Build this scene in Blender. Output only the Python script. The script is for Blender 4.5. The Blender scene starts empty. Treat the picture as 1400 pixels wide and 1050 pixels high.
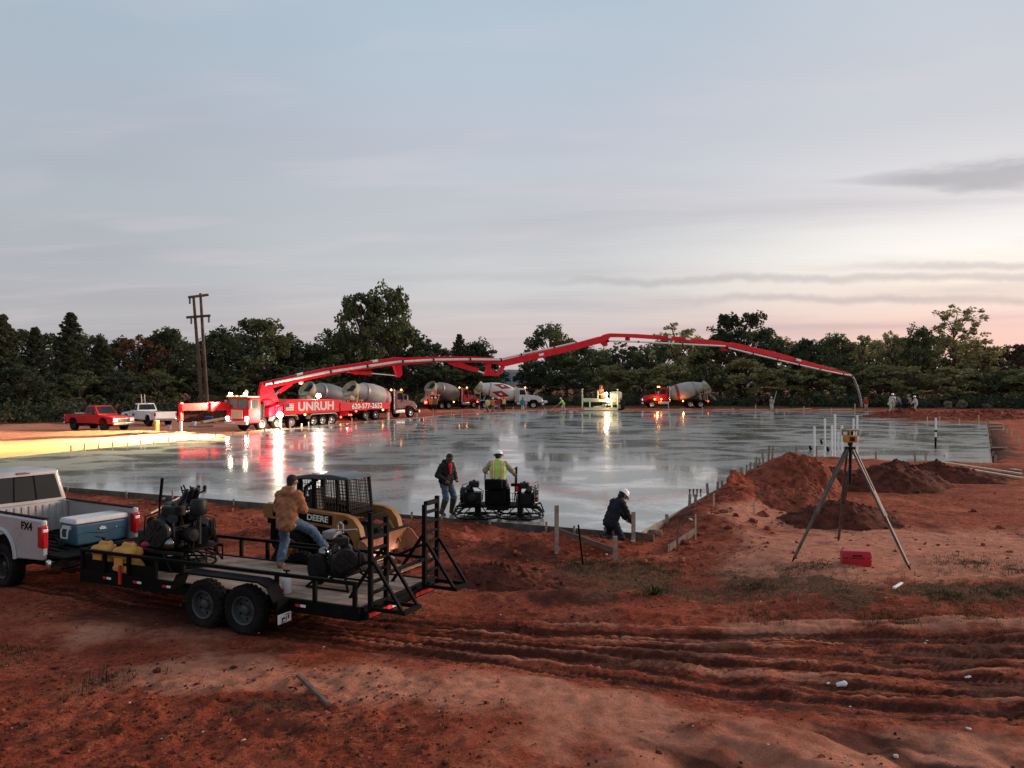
import bpy, math, random
import numpy as np
from mathutils import Vector, Matrix

R = math.radians
random.seed(7)
S = bpy.context.scene
COL = S.collection

# ---------------------------------------------------------------- camera, sky, sun, exposure
CAM_H, FPX, HOR = 3.75, 1142.0, 520.0          # eye height, focal length and horizon row of a 1400 x 1050 frame
cam_data = bpy.data.cameras.new('camera')
cam_data.sensor_width = 36.0
cam_data.lens = 36.0 * FPX / 1400.0
cam_data.shift_y = -5.0 / 1400.0
cam_data.clip_start, cam_data.clip_end = 0.1, 3000.0
cam = bpy.data.objects.new('camera', cam_data)
COL.objects.link(cam)
cam.location = (0, 0, CAM_H)
cam.rotation_euler = (R(90), 0, 0)
S.camera = cam
S.view_settings.view_transform = 'Standard'
S.view_settings.look = 'None'
S.view_settings.gamma = 1.0
S.view_settings.exposure = 0.12
S.cycles.max_bounces = 6
S.cycles.diffuse_bounces = 3
S.cycles.glossy_bounces = 3
S.cycles.transmission_bounces = 4
S.cycles.transparent_max_bounces = 6
S.cycles.sample_clamp_indirect = 4.0
S.cycles.use_denoising = True

SUN_AZ, SUN_EL = R(66), R(15)                    # sun azimuth to the right of the view axis
W = bpy.data.worlds.new('World')
S.world = W
W.use_nodes = True
wt = W.node_tree
wt.nodes.clear()


class NT:
    """tiny node-graph writer"""
    def __init__(s, tree):
        s.t = tree
    def n(s, kind, **kw):
        nd = s.t.nodes.new(kind)
        for k, v in kw.items():
            if k == 'ins':
                for i, val in v.items():
                    if isinstance(val, bpy.types.NodeSocket):
                        s.t.links.new(val, nd.inputs[i])
                    else:
                        nd.inputs[i].default_value = val
            else:
                setattr(nd, k, v)
        return nd
    def math(s, op, a, b=0.0, c=None, clamp=False):
        ins = {0: a, 1: b}
        if c is not None:
            ins[2] = c
        return s.n('ShaderNodeMath', operation=op, use_clamp=clamp, ins=ins).outputs[0]
    def ramp(s, fac, stops, interp='LINEAR'):
        nd = s.n('ShaderNodeValToRGB', ins={0: fac})
        cr = nd.color_ramp
        cr.interpolation = interp
        while len(cr.elements) < len(stops):
            cr.elements.new(0.5)
        for e, (p, c) in zip(cr.elements, stops):
            e.position = p
            e.color = (*c, 1) if not isinstance(c, (int, float)) else (c, c, c, 1)
        return nd.outputs[0]
    def mix(s, f, a, b, blend='MIX'):
        nd = s.n('ShaderNodeMix', data_type='RGBA', blend_type=blend)
        for sock, val in ((nd.inputs[0], f), (nd.inputs[6], a), (nd.inputs[7], b)):
            if isinstance(val, bpy.types.NodeSocket):
                s.t.links.new(val, sock)
            else:
                sock.default_value = val if isinstance(val, float) else (*val, 1) if len(val) == 3 else val
        return nd.outputs[2]
    def noise(s, vec, scale, detail=4.0, rough=0.55, dist=0.0):
        return s.n('ShaderNodeTexNoise', ins={'Vector': vec, 'Scale': scale, 'Detail': detail, 'Roughness': rough, 'Distortion': dist}).outputs['Fac']
    def maprange(s, v, a, b, c=0.0, d=1.0, interp='SMOOTHSTEP'):
        return s.n('ShaderNodeMapRange', interpolation_type=interp, ins={0: v, 1: a, 2: b, 3: c, 4: d}).outputs[0]


def lin(r, g, b):
    f = lambda c: c / 12.92 if c <= 0.04045 else ((c + 0.055) / 1.055) ** 2.4
    return (f(r / 255), f(g / 255), f(b / 255))


g = NT(wt)
dirv = g.n('ShaderNodeTexCoord').outputs['Generated']
sep = g.n('ShaderNodeSeparateXYZ', ins={0: dirv})
dx, dy, dz = sep.outputs
elev = g.math('MAXIMUM', dz, 0.0)
fac_e = g.math('POWER', elev, 0.6)               # 0 horizon .. 1 zenith
def E(py):                                       # ramp position of a frame row
    t = (HOR - py) / FPX
    return max(0.0, t / math.sqrt(1 + t * t)) ** 0.6
left = g.ramp(fac_e, [(0, lin(168, 161, 164)), (E(430), lin(174, 173, 177)), (E(330), lin(172, 178, 184)),
                      (E(200), lin(169, 178, 189)), (E(20), lin(164, 180, 194)), (1, lin(150, 166, 182))])
mid = g.ramp(fac_e, [(0, lin(196, 174, 176)), (E(450), lin(200, 187, 187)), (E(390), lin(200, 201, 201)),
                     (E(300), lin(191, 194, 199)), (E(180), lin(184, 191, 202)), (E(20), lin(176, 193, 207)), (1, lin(150, 166, 182))])
right = g.ramp(fac_e, [(0, lin(240, 180, 166)), (E(455), lin(240, 200, 188)), (E(400), lin(246, 230, 216)), (E(360), lin(246, 240, 233)),
                       (E(300), lin(226, 221, 221)), (E(200), lin(199, 200, 205)), (E(20), lin(189, 197, 207)), (1, lin(152, 168, 184))])
hyp = g.math('SQRT', g.math('ADD', g.math('MULTIPLY', dx, dx), g.math('MULTIPLY', dy, dy)))
sx = g.math('DIVIDE', dx, g.math('MAXIMUM', hyp, 0.01))     # sine of azimuth, -1 left .. 1 right
c1 = g.mix(g.maprange(sx, -0.5, 0.02), left, mid)
c2 = g.mix(g.maprange(sx, 0.03, 0.50), c1, right)
# thin stratus streaks: project the direction on a cloud layer
den = g.math('ADD', elev, 0.07)
cu = g.math('DIVIDE', dx, den)
cv = g.math('DIVIDE', dy, den)
cvec = g.n('ShaderNodeCombineXYZ', ins={0: g.math('MULTIPLY', cu, 0.42), 1: g.math('ADD', cv, g.math('MULTIPLY', cu, 0.15)), 2: 0.0}).outputs[0]
st1 = g.noise(cvec, 0.75, 5.0, 0.5, 0.4)
st2 = g.noise(cvec, 2.3, 4.0, 0.5, 0.2)
streak = g.maprange(st1, 0.42, 0.72)
amp = g.maprange(sx, -0.35, 0.3, 0.20, 0.40)
lowband = g.maprange(elev, 0.36, 0.12, 0.55, 1.0)
c3 = g.mix(g.math('MULTIPLY', g.math('MULTIPLY', streak, amp), lowband), c2, lin(146, 138, 152))
c3 = g.mix(g.math('MULTIPLY', g.maprange(st2, 0.48, 0.72), 0.20), c3, lin(218, 204, 210))
# the darker cloud bank on the right
tz_ = g.math('DIVIDE', dz, g.math('MAXIMUM', dy, 0.05))
tx_ = g.math('DIVIDE', dx, g.math('MAXIMUM', dy, 0.05))
half = g.maprange(sx, 0.34, 0.53, 0.0025, 0.024)
sd = g.math('DIVIDE', g.math('SUBTRACT', tz_, g.math('MULTIPLY_ADD', tx_, 0.055, 0.217)), half)
wob = g.math('MULTIPLY', g.math('SUBTRACT', g.noise(g.n('ShaderNodeMapping', ins={0: dirv, 3: (1, 1, 4.5)}).outputs[0], 10.0, 6.0, 0.62), 0.5), 2.6)
sd = g.math('ABSOLUTE', g.math('ADD', sd, wob))
bank = g.math('MULTIPLY', g.maprange(sd, 1.35, 0.2), g.maprange(sx, 0.33, 0.45))
bank = g.math('MULTIPLY', bank, g.maprange(sx, 0.9, 0.65))
c4 = g.mix(g.math('MULTIPLY', bank, 0.58), c3, lin(148, 144, 152))
# two thin grey bars low on the right half
for zc, k, a0 in ((0.118, -0.012, -0.05), (0.098, 0.004, 0.10), (0.132, -0.01, 0.28)):
    q = g.math('MULTIPLY', g.math('SUBTRACT', g.math('DIVIDE', dz, g.math('MAXIMUM', dy, 0.05)), g.math('MULTIPLY_ADD', sx, -k, zc)), 190.0)
    q = g.math('ABSOLUTE', g.math('ADD', q, g.math('MULTIPLY', g.math('SUBTRACT', g.noise(dirv, 9.0, 5.0, 0.62), 0.5), 6.0)))
    bar = g.math('MULTIPLY', g.maprange(q, 1.6, 0.1), g.maprange(sx, a0, a0 + 0.2))
    c4 = g.mix(g.math('MULTIPLY', bar, 0.42), c4, lin(160, 152, 158))
sky = g.n('ShaderNodeTexSky', sky_type='NISHITA', sun_disc=False)
sky.sun_elevation = SUN_EL
sky.sun_rotation = SUN_AZ
bg1 = g.n('ShaderNodeBackground', ins={0: sky.outputs[0], 1: 0.05})
bg2 = g.n('ShaderNodeBackground', ins={0: c4, 1: 1.08})
add = g.n('ShaderNodeMixShader', ins={0: 0.92, 1: bg1.outputs[0], 2: bg2.outputs[0]})
out = g.n('ShaderNodeOutputWorld', ins={0: add.outputs[0]})

sun_data = bpy.data.lights.new('sun', 'SUN')
sun_data.energy = 3.2
sun_data.angle = R(16)
sun_data.color = (1.0, 0.70, 0.53)
sun = bpy.data.objects.new('sun', sun_data)
COL.objects.link(sun)
sv = Vector((math.sin(SUN_AZ) * math.cos(SUN_EL), math.cos(SUN_AZ) * math.cos(SUN_EL), math.sin(SUN_EL)))
sun.rotation_euler = (-sv).to_track_quat('-Z', 'Y').to_euler()
sun['kind'] = 'helper'

# ---------------------------------------------------------------- helpers
def at(px, py, z=0.0):
    """point of the level z that the photograph shows at (px, py)"""
    y = (CAM_H - z) * FPX / (py - HOR)
    return Vector(((px - 700) / FPX * y, y, z))


def deep(px, py, y):
    return Vector(((px - 700) / FPX * y, y, CAM_H - (py - HOR) / FPX * y))


class MB:
    def __init__(s):
        s.v, s.f = [], []
    def add(s, vs, fs):
        o = len(s.v)
        s.v += [tuple(p) for p in vs]
        s.f += [tuple(i + o for i in f) for f in fs]
        return s
    def box(s, c, d, rot=None):
        x, y, z = d[0] / 2, d[1] / 2, d[2] / 2
        vs = [Vector(p) for p in ((-x, -y, -z), (x, -y, -z), (x, y, -z), (-x, y, -z), (-x, -y, z), (x, -y, z), (x, y, z), (-x, y, z))]
        if rot is not None:
            m = rot if isinstance(rot, Matrix) else Matrix.Rotation(rot, 3, 'Z')
            vs = [m @ p for p in vs]
        c = Vector(c)
        return s.add([p + c for p in vs], [(0, 3, 2, 1), (4, 5, 6, 7), (0, 1, 5, 4), (1, 2, 6, 5), (2, 3, 7, 6), (3, 0, 4, 7)])
    def bx(s, x0, x1, y0, y1, z0, z1):
        return s.box(((x0 + x1) / 2, (y0 + y1) / 2, (z0 + z1) / 2), (x1 - x0, y1 - y0, z1 - z0))
    def bar(s, a, b, w, h=None, up=(0, 0, 1)):
        """rectangular bar from a to b"""
        a, b = Vector(a), Vector(b)
        h = h or w
        t = (b - a).normalized()
        u = Vector(up)
        if abs(t.dot(u)) > 0.95:
            u = Vector((1, 0, 0))
        sd = t.cross(u).normalized()
        u2 = sd.cross(t)
        vs = []
        for p in (a, b):
            for i, j in ((-1, -1), (1, -1), (1, 1), (-1, 1)):
                vs.append(p + sd * i * w / 2 + u2 * j * h / 2)
        return s.add(vs, [(3, 2, 1, 0), (4, 5, 6, 7), (0, 1, 5, 4), (1, 2, 6, 5), (2, 3, 7, 6), (3, 0, 4, 7)])
    def tube(s, pts, r, n=8, caps=True):
        pts = [Vector(p) for p in pts]
        rs = r if isinstance(r, (list, tuple)) else [r] * len(pts)
        vs, fs = [], []
        prev = None
        for i, p in enumerate(pts):
            t = (pts[min(i + 1, len(pts) - 1)] - pts[max(i - 1, 0)]).normalized()
            if prev is None:
                u = Vector((0, 0, 1)) if abs(t.z) < 0.9 else Vector((1, 0, 0))
                prev = t.cross(u).normalized()
            a = (prev - t * prev.dot(t)).normalized()
            b = t.cross(a)
            prev = a
            for k in range(n):
                th = 2 * math.pi * k / n
                vs.append(p + (a * math.cos(th) + b * math.sin(th)) * rs[i])
        for i in range(len(pts) - 1):
            for k in range(n):
                k2 = (k + 1) % n
                fs.append((i * n + k, i * n + k2, (i + 1) * n + k2, (i + 1) * n + k))
        if caps:
            fs.append(tuple(range(n))[::-1])
            fs.append(tuple((len(pts) - 1) * n + k for k in range(n)))
        return s.add(vs, fs)
    def cyl(s, a, b, r0, r1=None, n=14):
        return s.tube([a, b], [r0, r0 if r1 is None else r1], n)
    def lathe(s, prof, o=(0, 0, 0), ax=(0, 0, 1), n=24, caps=True):
        """prof: (radius, distance along the axis)"""
        o, t = Vector(o), Vector(ax).normalized()
        u = Vector((0, 0, 1)) if abs(t.z) < 0.9 else Vector((1, 0, 0))
        a = t.cross(u).normalized()
        b = t.cross(a)
        vs, fs = [], []
        for r, h in prof:
            for k in range(n):
                th = 2 * math.pi * k / n
                vs.append(o + t * h + (a * math.cos(th) + b * math.sin(th)) * max(r, 1e-4))
        for i in range(len(prof) - 1):
            for k in range(n):
                k2 = (k + 1) % n
                fs.append((i * n + k, i * n + k2, (i + 1) * n + k2, (i + 1) * n + k))
        if caps:
            fs.append(tuple(range(n))[::-1])
            fs.append(tuple((len(prof) - 1) * n + k for k in range(n)))
        return s.add(vs, fs)
    def prism(s, poly, y0, y1, plane='xz'):
        """polygon extruded between y0 and y1 along the axis missing from plane"""
        mk = {'xz': lambda a, b, c: (a, c, b), 'xy': lambda a, b, c: (a, b, c), 'yz': lambda a, b, c: (c, a, b)}[plane]
        n = len(poly)
        vs = [mk(a, b, y0) for a, b in poly] + [mk(a, b, y1) for a, b in poly]
        fs = [tuple(range(n)), tuple(range(2 * n - 1, n - 1, -1))]
        for i in range(n):
            j = (i + 1) % n
            fs.append((i, i + n, j + n, j))
        return s.add(vs, fs)
    def frus(s, b, t):
        """b, t: (x0, x1, y0, y1, z) bottom and top rectangles"""
        vs = []
        for x0, x1, y0, y1, z in (b, t):
            vs += [(x0, y0, z), (x1, y0, z), (x1, y1, z), (x0, y1, z)]
        return s.add(vs, [(0, 3, 2, 1), (4, 5, 6, 7), (0, 1, 5, 4), (1, 2, 6, 5), (2, 3, 7, 6), (3, 0, 4, 7)])
    def quad(s, pts, th=0.01):
        """thin slab on a planar outline"""
        pts = [Vector(p) for p in pts]
        n = (pts[1] - pts[0]).cross(pts[2] - pts[0]).normalized() * th
        k = len(pts)
        vs = pts + [p + n for p in pts]
        fs = [tuple(range(k))[::-1], tuple(range(k, 2 * k))] + [(i, (i + 1) % k, (i + 1) % k + k, i + k) for i in range(k)]
        return s.add(vs, fs)
    def ball(s, c, r, n=12, m=8):
        rx, ry, rz = r if isinstance(r, (list, tuple)) else (r, r, r)
        c = Vector(c)
        vs = [c + Vector((0, 0, rz))]
        for i in range(1, m):
            ph = math.pi * i / m
            for k in range(n):
                th = 2 * math.pi * k / n
                vs.append(c + Vector((rx * math.sin(ph) * math.cos(th), ry * math.sin(ph) * math.sin(th), rz * math.cos(ph))))
        vs.append(c - Vector((0, 0, rz)))
        fs = []
        for k in range(n):
            k2 = (k + 1) % n
            fs.append((0, 1 + k, 1 + k2))
            for i in range(m - 2):
                a = 1 + i * n
                fs.append((a + k, a + n + k, a + n + k2, a + k2))
            a = 1 + (m - 2) * n
            fs.append((a + k, len(vs) - 1, a + k2))
        return s.add(vs, fs)
    def mesh(s, name, m, ang=38):
        me = bpy.data.meshes.new(name)
        me.from_pydata(s.v, [], s.f)
        me.materials.append(m)
        me.update()
        # consistent outward normals
        import bmesh
        bm = bmesh.new()
        bm.from_mesh(me)
        bmesh.ops.recalc_face_normals(bm, faces=bm.faces)
        bm.to_mesh(me)
        bm.free()
        me.polygons.foreach_set('use_smooth', [True] * len(me.polygons))
        me.set_sharp_from_angle(angle=R(ang))
        return me
    def build(s, name, m, parent=None, bevel=0.0, ang=38, seg=2):
        return put(name, s.mesh(name, m, ang), parent, bevel, seg)


def put(name, me, parent=None, bevel=0.0, seg=2):
    o = bpy.data.objects.new(name, me)
    COL.objects.link(o)
    if parent is not None:
        o.parent = parent
    if bevel:
        b = o.modifiers.new('bevel', 'BEVEL')
        b.width, b.segments, b.limit_method, b.angle_limit = bevel, seg, 'ANGLE', R(40)
    return o


def tag(o, label, cat, group=None, kind=None):
    o['label'], o['category'] = label, cat
    if group:
        o['group'] = group
    if kind:
        o['kind'] = kind
    return o


def thing(name, label, cat, loc=(0, 0, 0), rz=0.0, group=None):
    o = bpy.data.objects.new(name, None)
    o.empty_display_size = 0.2
    COL.objects.link(o)
    o.location, o.rotation_euler = loc, (0, 0, rz)
    return tag(o, label, cat, group)


def struct(o):
    o['kind'] = 'structure'
    return o


def dup(root, loc, rz, label=None, scale=None):
    r = root.copy()
    COL.objects.link(r)
    r.location, r.rotation_euler = loc, (0, 0, rz)
    if scale is not None:
        r.scale = scale if not isinstance(scale, float) else (scale,) * 3
    if label:
        r['label'] = label
    for ch in list(root.children):
        c = ch.copy()
        COL.objects.link(c)
        c.parent = r
        for gch in ch.children:
            d = gch.copy()
            COL.objects.link(d)
            d.parent = c
    return r


ORD = ['first', 'second', 'third', 'fourth', 'fifth', 'sixth', 'seventh', 'eighth', 'ninth', 'tenth', 'eleventh', 'twelfth', 'thirteenth',
       'fourteenth', 'fifteenth', 'sixteenth', 'seventeenth', 'eighteenth', 'nineteenth', 'twentieth', 'twenty-first', 'twenty-second',
       'twenty-third', 'twenty-fourth', 'twenty-fifth', 'twenty-sixth', 'twenty-seventh', 'twenty-eighth', 'twenty-ninth', 'thirtieth']

MATS = {}
def pm(name, col, rough=0.6, metal=0.0, var=0.15, scale=5.0, bump=0.0, bscale=30.0, dirt=0.0, dcol=(0.16, 0.06, 0.035), emit=0.0, ecol=None, coat=0.0, spec=0.4):
    """procedural paint, metal, cloth ...: colour and gloss drift, patches of red dust, fine relief"""
    if name in MATS:
        return MATS[name]
    m = bpy.data.materials.new(name)
    m.use_nodes = True
    t = m.node_tree
    t.nodes.clear()
    q = NT(t)
    co = q.n('ShaderNodeTexCoord').outputs['Object']
    nz = q.noise(co, scale, 5.0, 0.6)
    lo = tuple(c * (1 - var) for c in col)
    hi = tuple(min(1.0, c * (1 + var)) for c in col)
    c = q.mix(q.maprange(nz, 0.3, 0.7), lo, hi)
    rr = q.math('ADD', rough - 0.06, q.math('MULTIPLY', nz, 0.14))
    if dirt:
        n2 = q.noise(co, scale * 0.55, 8.0, 0.68)
        n3 = q.noise(co, scale * 6.0, 4.0, 0.6)
        f = q.math('MULTIPLY', q.maprange(q.math('ADD', q.math('MULTIPLY', n2, 0.75), q.math('MULTIPLY', n3, 0.25)), 0.62 - 0.22 * dirt, 0.70), min(1.0, 0.35 + dirt * 0.6))
        c = q.mix(f, c, dcol)
        rr = q.mix(f, rr, (0.92, 0.92, 0.92))
    b = q.n('ShaderNodeBsdfPrincipled', ins={'Base Color': c, 'Roughness': rr, 'Metallic': metal})
    b.inputs['Specular IOR Level'].default_value = spec
    if coat:
        b.inputs['Coat Weight'].default_value = coat
        b.inputs['Coat Roughness'].default_value = 0.12
    if emit:
        b.inputs['Emission Color'].default_value = (*(ecol or col), 1)
        b.inputs['Emission Strength'].default_value = emit
    if bump:
        bn = q.noise(co, bscale, 6.0, 0.65)
        bp = q.n('ShaderNodeBump', ins={'Strength': bump, 'Distance': 0.02, 'Height': bn})
        t.links.new(bp.outputs[0], b.inputs['Normal'])
    q.n('ShaderNodeOutputMaterial', ins={0: b.outputs[0]})
    MATS[name] = m
    return m


def glass(name='dark_glass', col=(0.012, 0.013, 0.014), rough=0.04):
    if name in MATS:
        return MATS[name]
    m = pm(name, col, rough, 0.0, 0.1, 3.0, spec=0.32)
    return m


M_black = pm('black_paint', (0.004, 0.004, 0.0042), 0.65, 0, 0.3, 6, 0.15, 60, dirt=0.25, dcol=(0.030, 0.013, 0.009), spec=0.08)
M_dark = pm('dark_steel', (0.014, 0.014, 0.015), 0.5, 0.2, 0.3, 8, 0.2, 50, dirt=0.25, dcol=(0.05, 0.025, 0.018), spec=0.15)
M_rubber = pm('tyre_rubber', (0.009, 0.009, 0.009), 0.9, 0, 0.25, 9, 0.5, 45, dirt=0.5, dcol=(0.05, 0.024, 0.017), spec=0.15)
M_chrome = pm('chrome', (0.62, 0.62, 0.63), 0.18, 1.0, 0.08, 6, dirt=0.2)
M_steel = pm('bare_steel', (0.36, 0.35, 0.34), 0.4, 0.9, 0.2, 8, 0.2, 40, dirt=0.25)
M_wood = pm('weathered_wood', (0.27, 0.21, 0.16), 0.85, 0, 0.35, 7, 0.5, 40)
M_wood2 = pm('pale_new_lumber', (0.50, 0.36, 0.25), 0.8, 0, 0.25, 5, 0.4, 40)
M_wood3 = pm('dark_wet_lumber', (0.12, 0.08, 0.06), 0.8, 0, 0.35, 6, 0.5, 40, dirt=0.5)
M_white = pm('white_paint', (0.74, 0.74, 0.73), 0.35, 0, 0.06, 3, dirt=0.2, dcol=(0.40, 0.26, 0.20), coat=0.4)
M_red = pm('red_paint', (0.42, 0.010, 0.022), 0.45, 0, 0.15, 3, dirt=0.15)
M_skin = pm('skin', (0.34, 0.19, 0.13), 0.55, 0, 0.12, 20)
M_glass = glass()
M_amber = pm('amber_lamp', (1.0, 0.35, 0.06), 0.4, emit=9, ecol=(1.0, 0.36, 0.07))
M_redl = pm('red_lamp', (1.0, 0.06, 0.04), 0.4, emit=9, ecol=(1.0, 0.06, 0.04))
M_lamp = pm('white_lamp', (1.0, 0.9, 0.75), 0.4, emit=40, ecol=(1.0, 0.86, 0.66))
M_hivis = pm('hi_vis_lime', (0.42, 0.72, 0.10), 0.8, 0, 0.15, 12, 0.3, 60)
M_orange = pm('hi_vis_orange', (0.75, 0.20, 0.05), 0.8, 0, 0.15, 12, 0.3, 60)
M_denim = pm('denim', (0.058, 0.098, 0.150), 0.9, 0, 0.45, 11, 1.0, 22)
M_navy = pm('navy_cloth', (0.007, 0.009, 0.015), 0.9, 0, 0.3, 12, 1.0, 20)
M_blackcloth = pm('black_cloth', (0.007, 0.0075, 0.008), 0.9, 0, 0.3, 12, 1.0, 20)
M_tan = pm('tan_hoodie', (0.30, 0.125, 0.062), 0.92, 0, 0.30, 9, 1.0, 20, dirt=0.1)
M_khaki = pm('khaki_cloth', (0.33, 0.29, 0.22), 0.9, 0, 0.2, 12, 0.4, 60)
M_pale = pm('pale_cloth', (0.52, 0.50, 0.44), 0.9, 0, 0.2, 12, 0.4, 60)
M_mudboot = pm('muddy_boot', (0.045, 0.03, 0.022), 0.8, 0, 0.3, 14, 0.5, 50, dirt=0.7, dcol=(0.22, 0.16, 0.12))
M_hat = pm('white_hard_hat', (0.78, 0.79, 0.80), 0.3, 0, 0.05, 6, coat=0.3)


def text_mesh(body, size, m, bold=0.0, ext=0.004, name='lettering'):
    cu = bpy.data.curves.new(name, 'FONT')
    cu.body, cu.size, cu.extrude, cu.offset = body, size, ext, bold
    cu.align_x, cu.align_y = 'CENTER', 'CENTER'
    o = bpy.data.objects.new(name, cu)
    COL.objects.link(o)
    bpy.context.view_layer.update()
    me = bpy.data.meshes.new_from_object(o.evaluated_get(bpy.context.evaluated_depsgraph_get()))
    bpy.data.objects.remove(o)
    bpy.data.curves.remove(cu)
    me.name = name
    me.materials.clear()
    me.materials.append(m)
    return me


def put_text(parent, body, size, m, loc, right, up, bold=0.0, sx=1.0, name='lettering'):
    """lettering standing on the plane spanned by right and up"""
    me = text_mesh(body, size, m, bold, name=name)
    r, u = Vector(right).normalized(), Vector(up).normalized()
    n = r.cross(u)
    mt = Matrix((r * sx, u, n)).transposed().to_4x4()
    mt.translation = Vector(loc)
    me.transform(mt)
    return put(name, me, parent)


# ---------------------------------------------------------------- value noise and blobs (numpy)
_rng = np.random.default_rng(5)
_tab = _rng.random((256, 256))
def vn(x, y, seed=0):
    x = np.asarray(x, float) + seed * 17.31
    y = np.asarray(y, float) + seed * 9.73
    xi, yi = np.floor(x).astype(int), np.floor(y).astype(int)
    fx, fy = x - xi, y - yi
    fx, fy = fx * fx * (3 - 2 * fx), fy * fy * (3 - 2 * fy)
    a, b = _tab[xi % 256, yi % 256], _tab[(xi + 1) % 256, yi % 256]
    c, d = _tab[xi % 256, (yi + 1) % 256], _tab[(xi + 1) % 256, (yi + 1) % 256]
    return (a + (b - a) * fx) + ((c + (d - c) * fx) - (a + (b - a) * fx)) * fy
def fbm(x, y, seed=0, octs=4, gain=0.5):
    t, a, n = 0, 1.0, 0
    for i in range(octs):
        t = t + a * (vn(x * 2 ** i, y * 2 ** i, seed + i) - 0.5)
        n += a
        a *= gain
    return t / n * 2
def sst(x, a, b):
    t = np.clip((np.asarray(x, float) - a) / (b - a), 0, 1)
    return t * t * (3 - 2 * t)


def blob(caps, res, k=0.03, lump=0.0, seed=0):
    """one continuous surface round tapered capsules (p0, p1, r0, r1) joined softly: surface nets"""
    P0 = np.array([c[0] for c in caps], float)
    P1 = np.array([c[1] for c in caps], float)
    r0 = np.array([c[2] for c in caps], float)
    r1 = np.array([c[3] for c in caps], float)
    rm = max(r0.max(), r1.max()) + 2 * res + k
    lo = np.minimum(P0, P1).min(0) - rm
    hi = np.maximum(P0, P1).max(0) + rm
    n = np.ceil((hi - lo) / res).astype(int) + 1
    ax = [lo[i] + res * np.arange(n[i]) for i in range(3)]
    X, Y, Z = np.meshgrid(*ax, indexing='ij')
    D = None
    for a, b, ra, rb in zip(P0, P1, r0, r1):
        d = b - a
        L = max((d * d).sum(), 1e-9)
        px, py, pz = X - a[0], Y - a[1], Z - a[2]
        t = np.clip((px * d[0] + py * d[1] + pz * d[2]) / L, 0, 1)
        q = np.sqrt((px - t * d[0]) ** 2 + (py - t * d[1]) ** 2 + (pz - t * d[2]) ** 2) - (ra + (rb - ra) * t)
        if D is None:
            D = q
        else:
            h = np.clip(0.5 + 0.5 * (D - q) / k, 0, 1)
            D = D * (1 - h) + q * h - k * h * (1 - h)
    if lump:
        D = D + lump * (np.sin(X * 31 + seed) * np.sin(Y * 27 + 1.3 * seed + Z * 9) * np.sin(Z * 33 + X * 11) + 0.6 * np.sin(Z * 61 + Y * 40 + seed))
    sh = tuple(i - 1 for i in D.shape)
    pos = np.zeros(sh + (3,))
    cnt = np.zeros(sh)
    cor = [(i, j, l) for i in (0, 1) for j in (0, 1) for l in (0, 1)]
    sl = lambda c: D[c[0]:c[0] + sh[0], c[1]:c[1] + sh[1], c[2]:c[2] + sh[2]]
    for a in cor:
        for x in range(3):
            if a[x] == 0:
                b = list(a)
                b[x] = 1
                A, B = sl(a), sl(b)
                cr = (A < 0) != (B < 0)
                den = np.where(cr, A - B, 1.0)
                t = np.where(cr, A / den, 0)
                for y in range(3):
                    pos[..., y] += np.where(cr, a[y] + (t if y == x else 0), 0)
                cnt += cr
    act = cnt > 0
    idx = np.full(sh, -1)
    idx[act] = np.arange(act.sum())
    ii = np.argwhere(act)
    V = lo + res * (ii + pos[act] / cnt[act][:, None])
    F = []
    for x in range(3):
        y, z = (x + 1) % 3, (x + 2) % 3
        s0 = [slice(None)] * 3
        s1 = [slice(None)] * 3
        s0[x], s1[x] = slice(0, -1), slice(1, None)
        A, B = D[tuple(s0)] < 0, D[tuple(s1)] < 0
        e = np.argwhere(A != B)
        ok = (e[:, y] > 0) & (e[:, z] > 0) & (e[:, y] < sh[y]) & (e[:, z] < sh[z])
        e = e[ok]
        flip = A[tuple(e.T)]
        def g_(dy, dz):
            q = e.copy()
            q[:, y] -= dy
            q[:, z] -= dz
            return idx[tuple(q.T)]
        f = np.stack([g_(1, 1), g_(0, 1), g_(0, 0), g_(1, 0)], 1)
        f[~flip] = f[~flip][:, ::-1]
        F.append(f)
    return V, np.concatenate(F)


def np_mesh(name, V, F, m, smooth=True):
    me = bpy.data.meshes.new(name)
    V = np.asarray(V, np.float32)
    F = np.asarray(F, np.int32)
    k = F.shape[1]
    me.vertices.add(len(V))
    me.vertices.foreach_set('co', V.ravel())
    me.loops.add(F.size)
    me.loops.foreach_set('vertex_index', F.ravel())
    me.polygons.add(len(F))
    me.polygons.foreach_set('loop_start', np.arange(0, F.size, k, dtype=np.int32))
    me.polygons.foreach_set('loop_total', np.full(len(F), k, np.int32))
    me.polygons.foreach_set('use_smooth', np.full(len(F), smooth))
    me.materials.append(m)
    me.update(calc_edges=True)
    return me


def blob_obj(name, caps, res, m, parent=None, k=0.03, lump=0.0, seed=0):
    V, F = blob(caps, res, k, lump, seed)
    return put(name, np_mesh(name, V, F, m), parent)
# ---------------------------------------------------------------- slab outline and ground relief
SLAB = [(-26.0, 34.2), (3.1, 20.45), (12.6, 40.5), (21.0, 36.6), (41.9, 73.8), (37.3, 76.3), (44.0, 102.0), (2.8, 102.6),
        (-5.9, 93.0), (-10.4, 82.3), (-16.3, 69.0), (-19.0, 55.6), (-20.8, 51.6), (-23.5, 43.7), (-24.9, 39.2)]
SP = np.array(SLAB)


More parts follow.
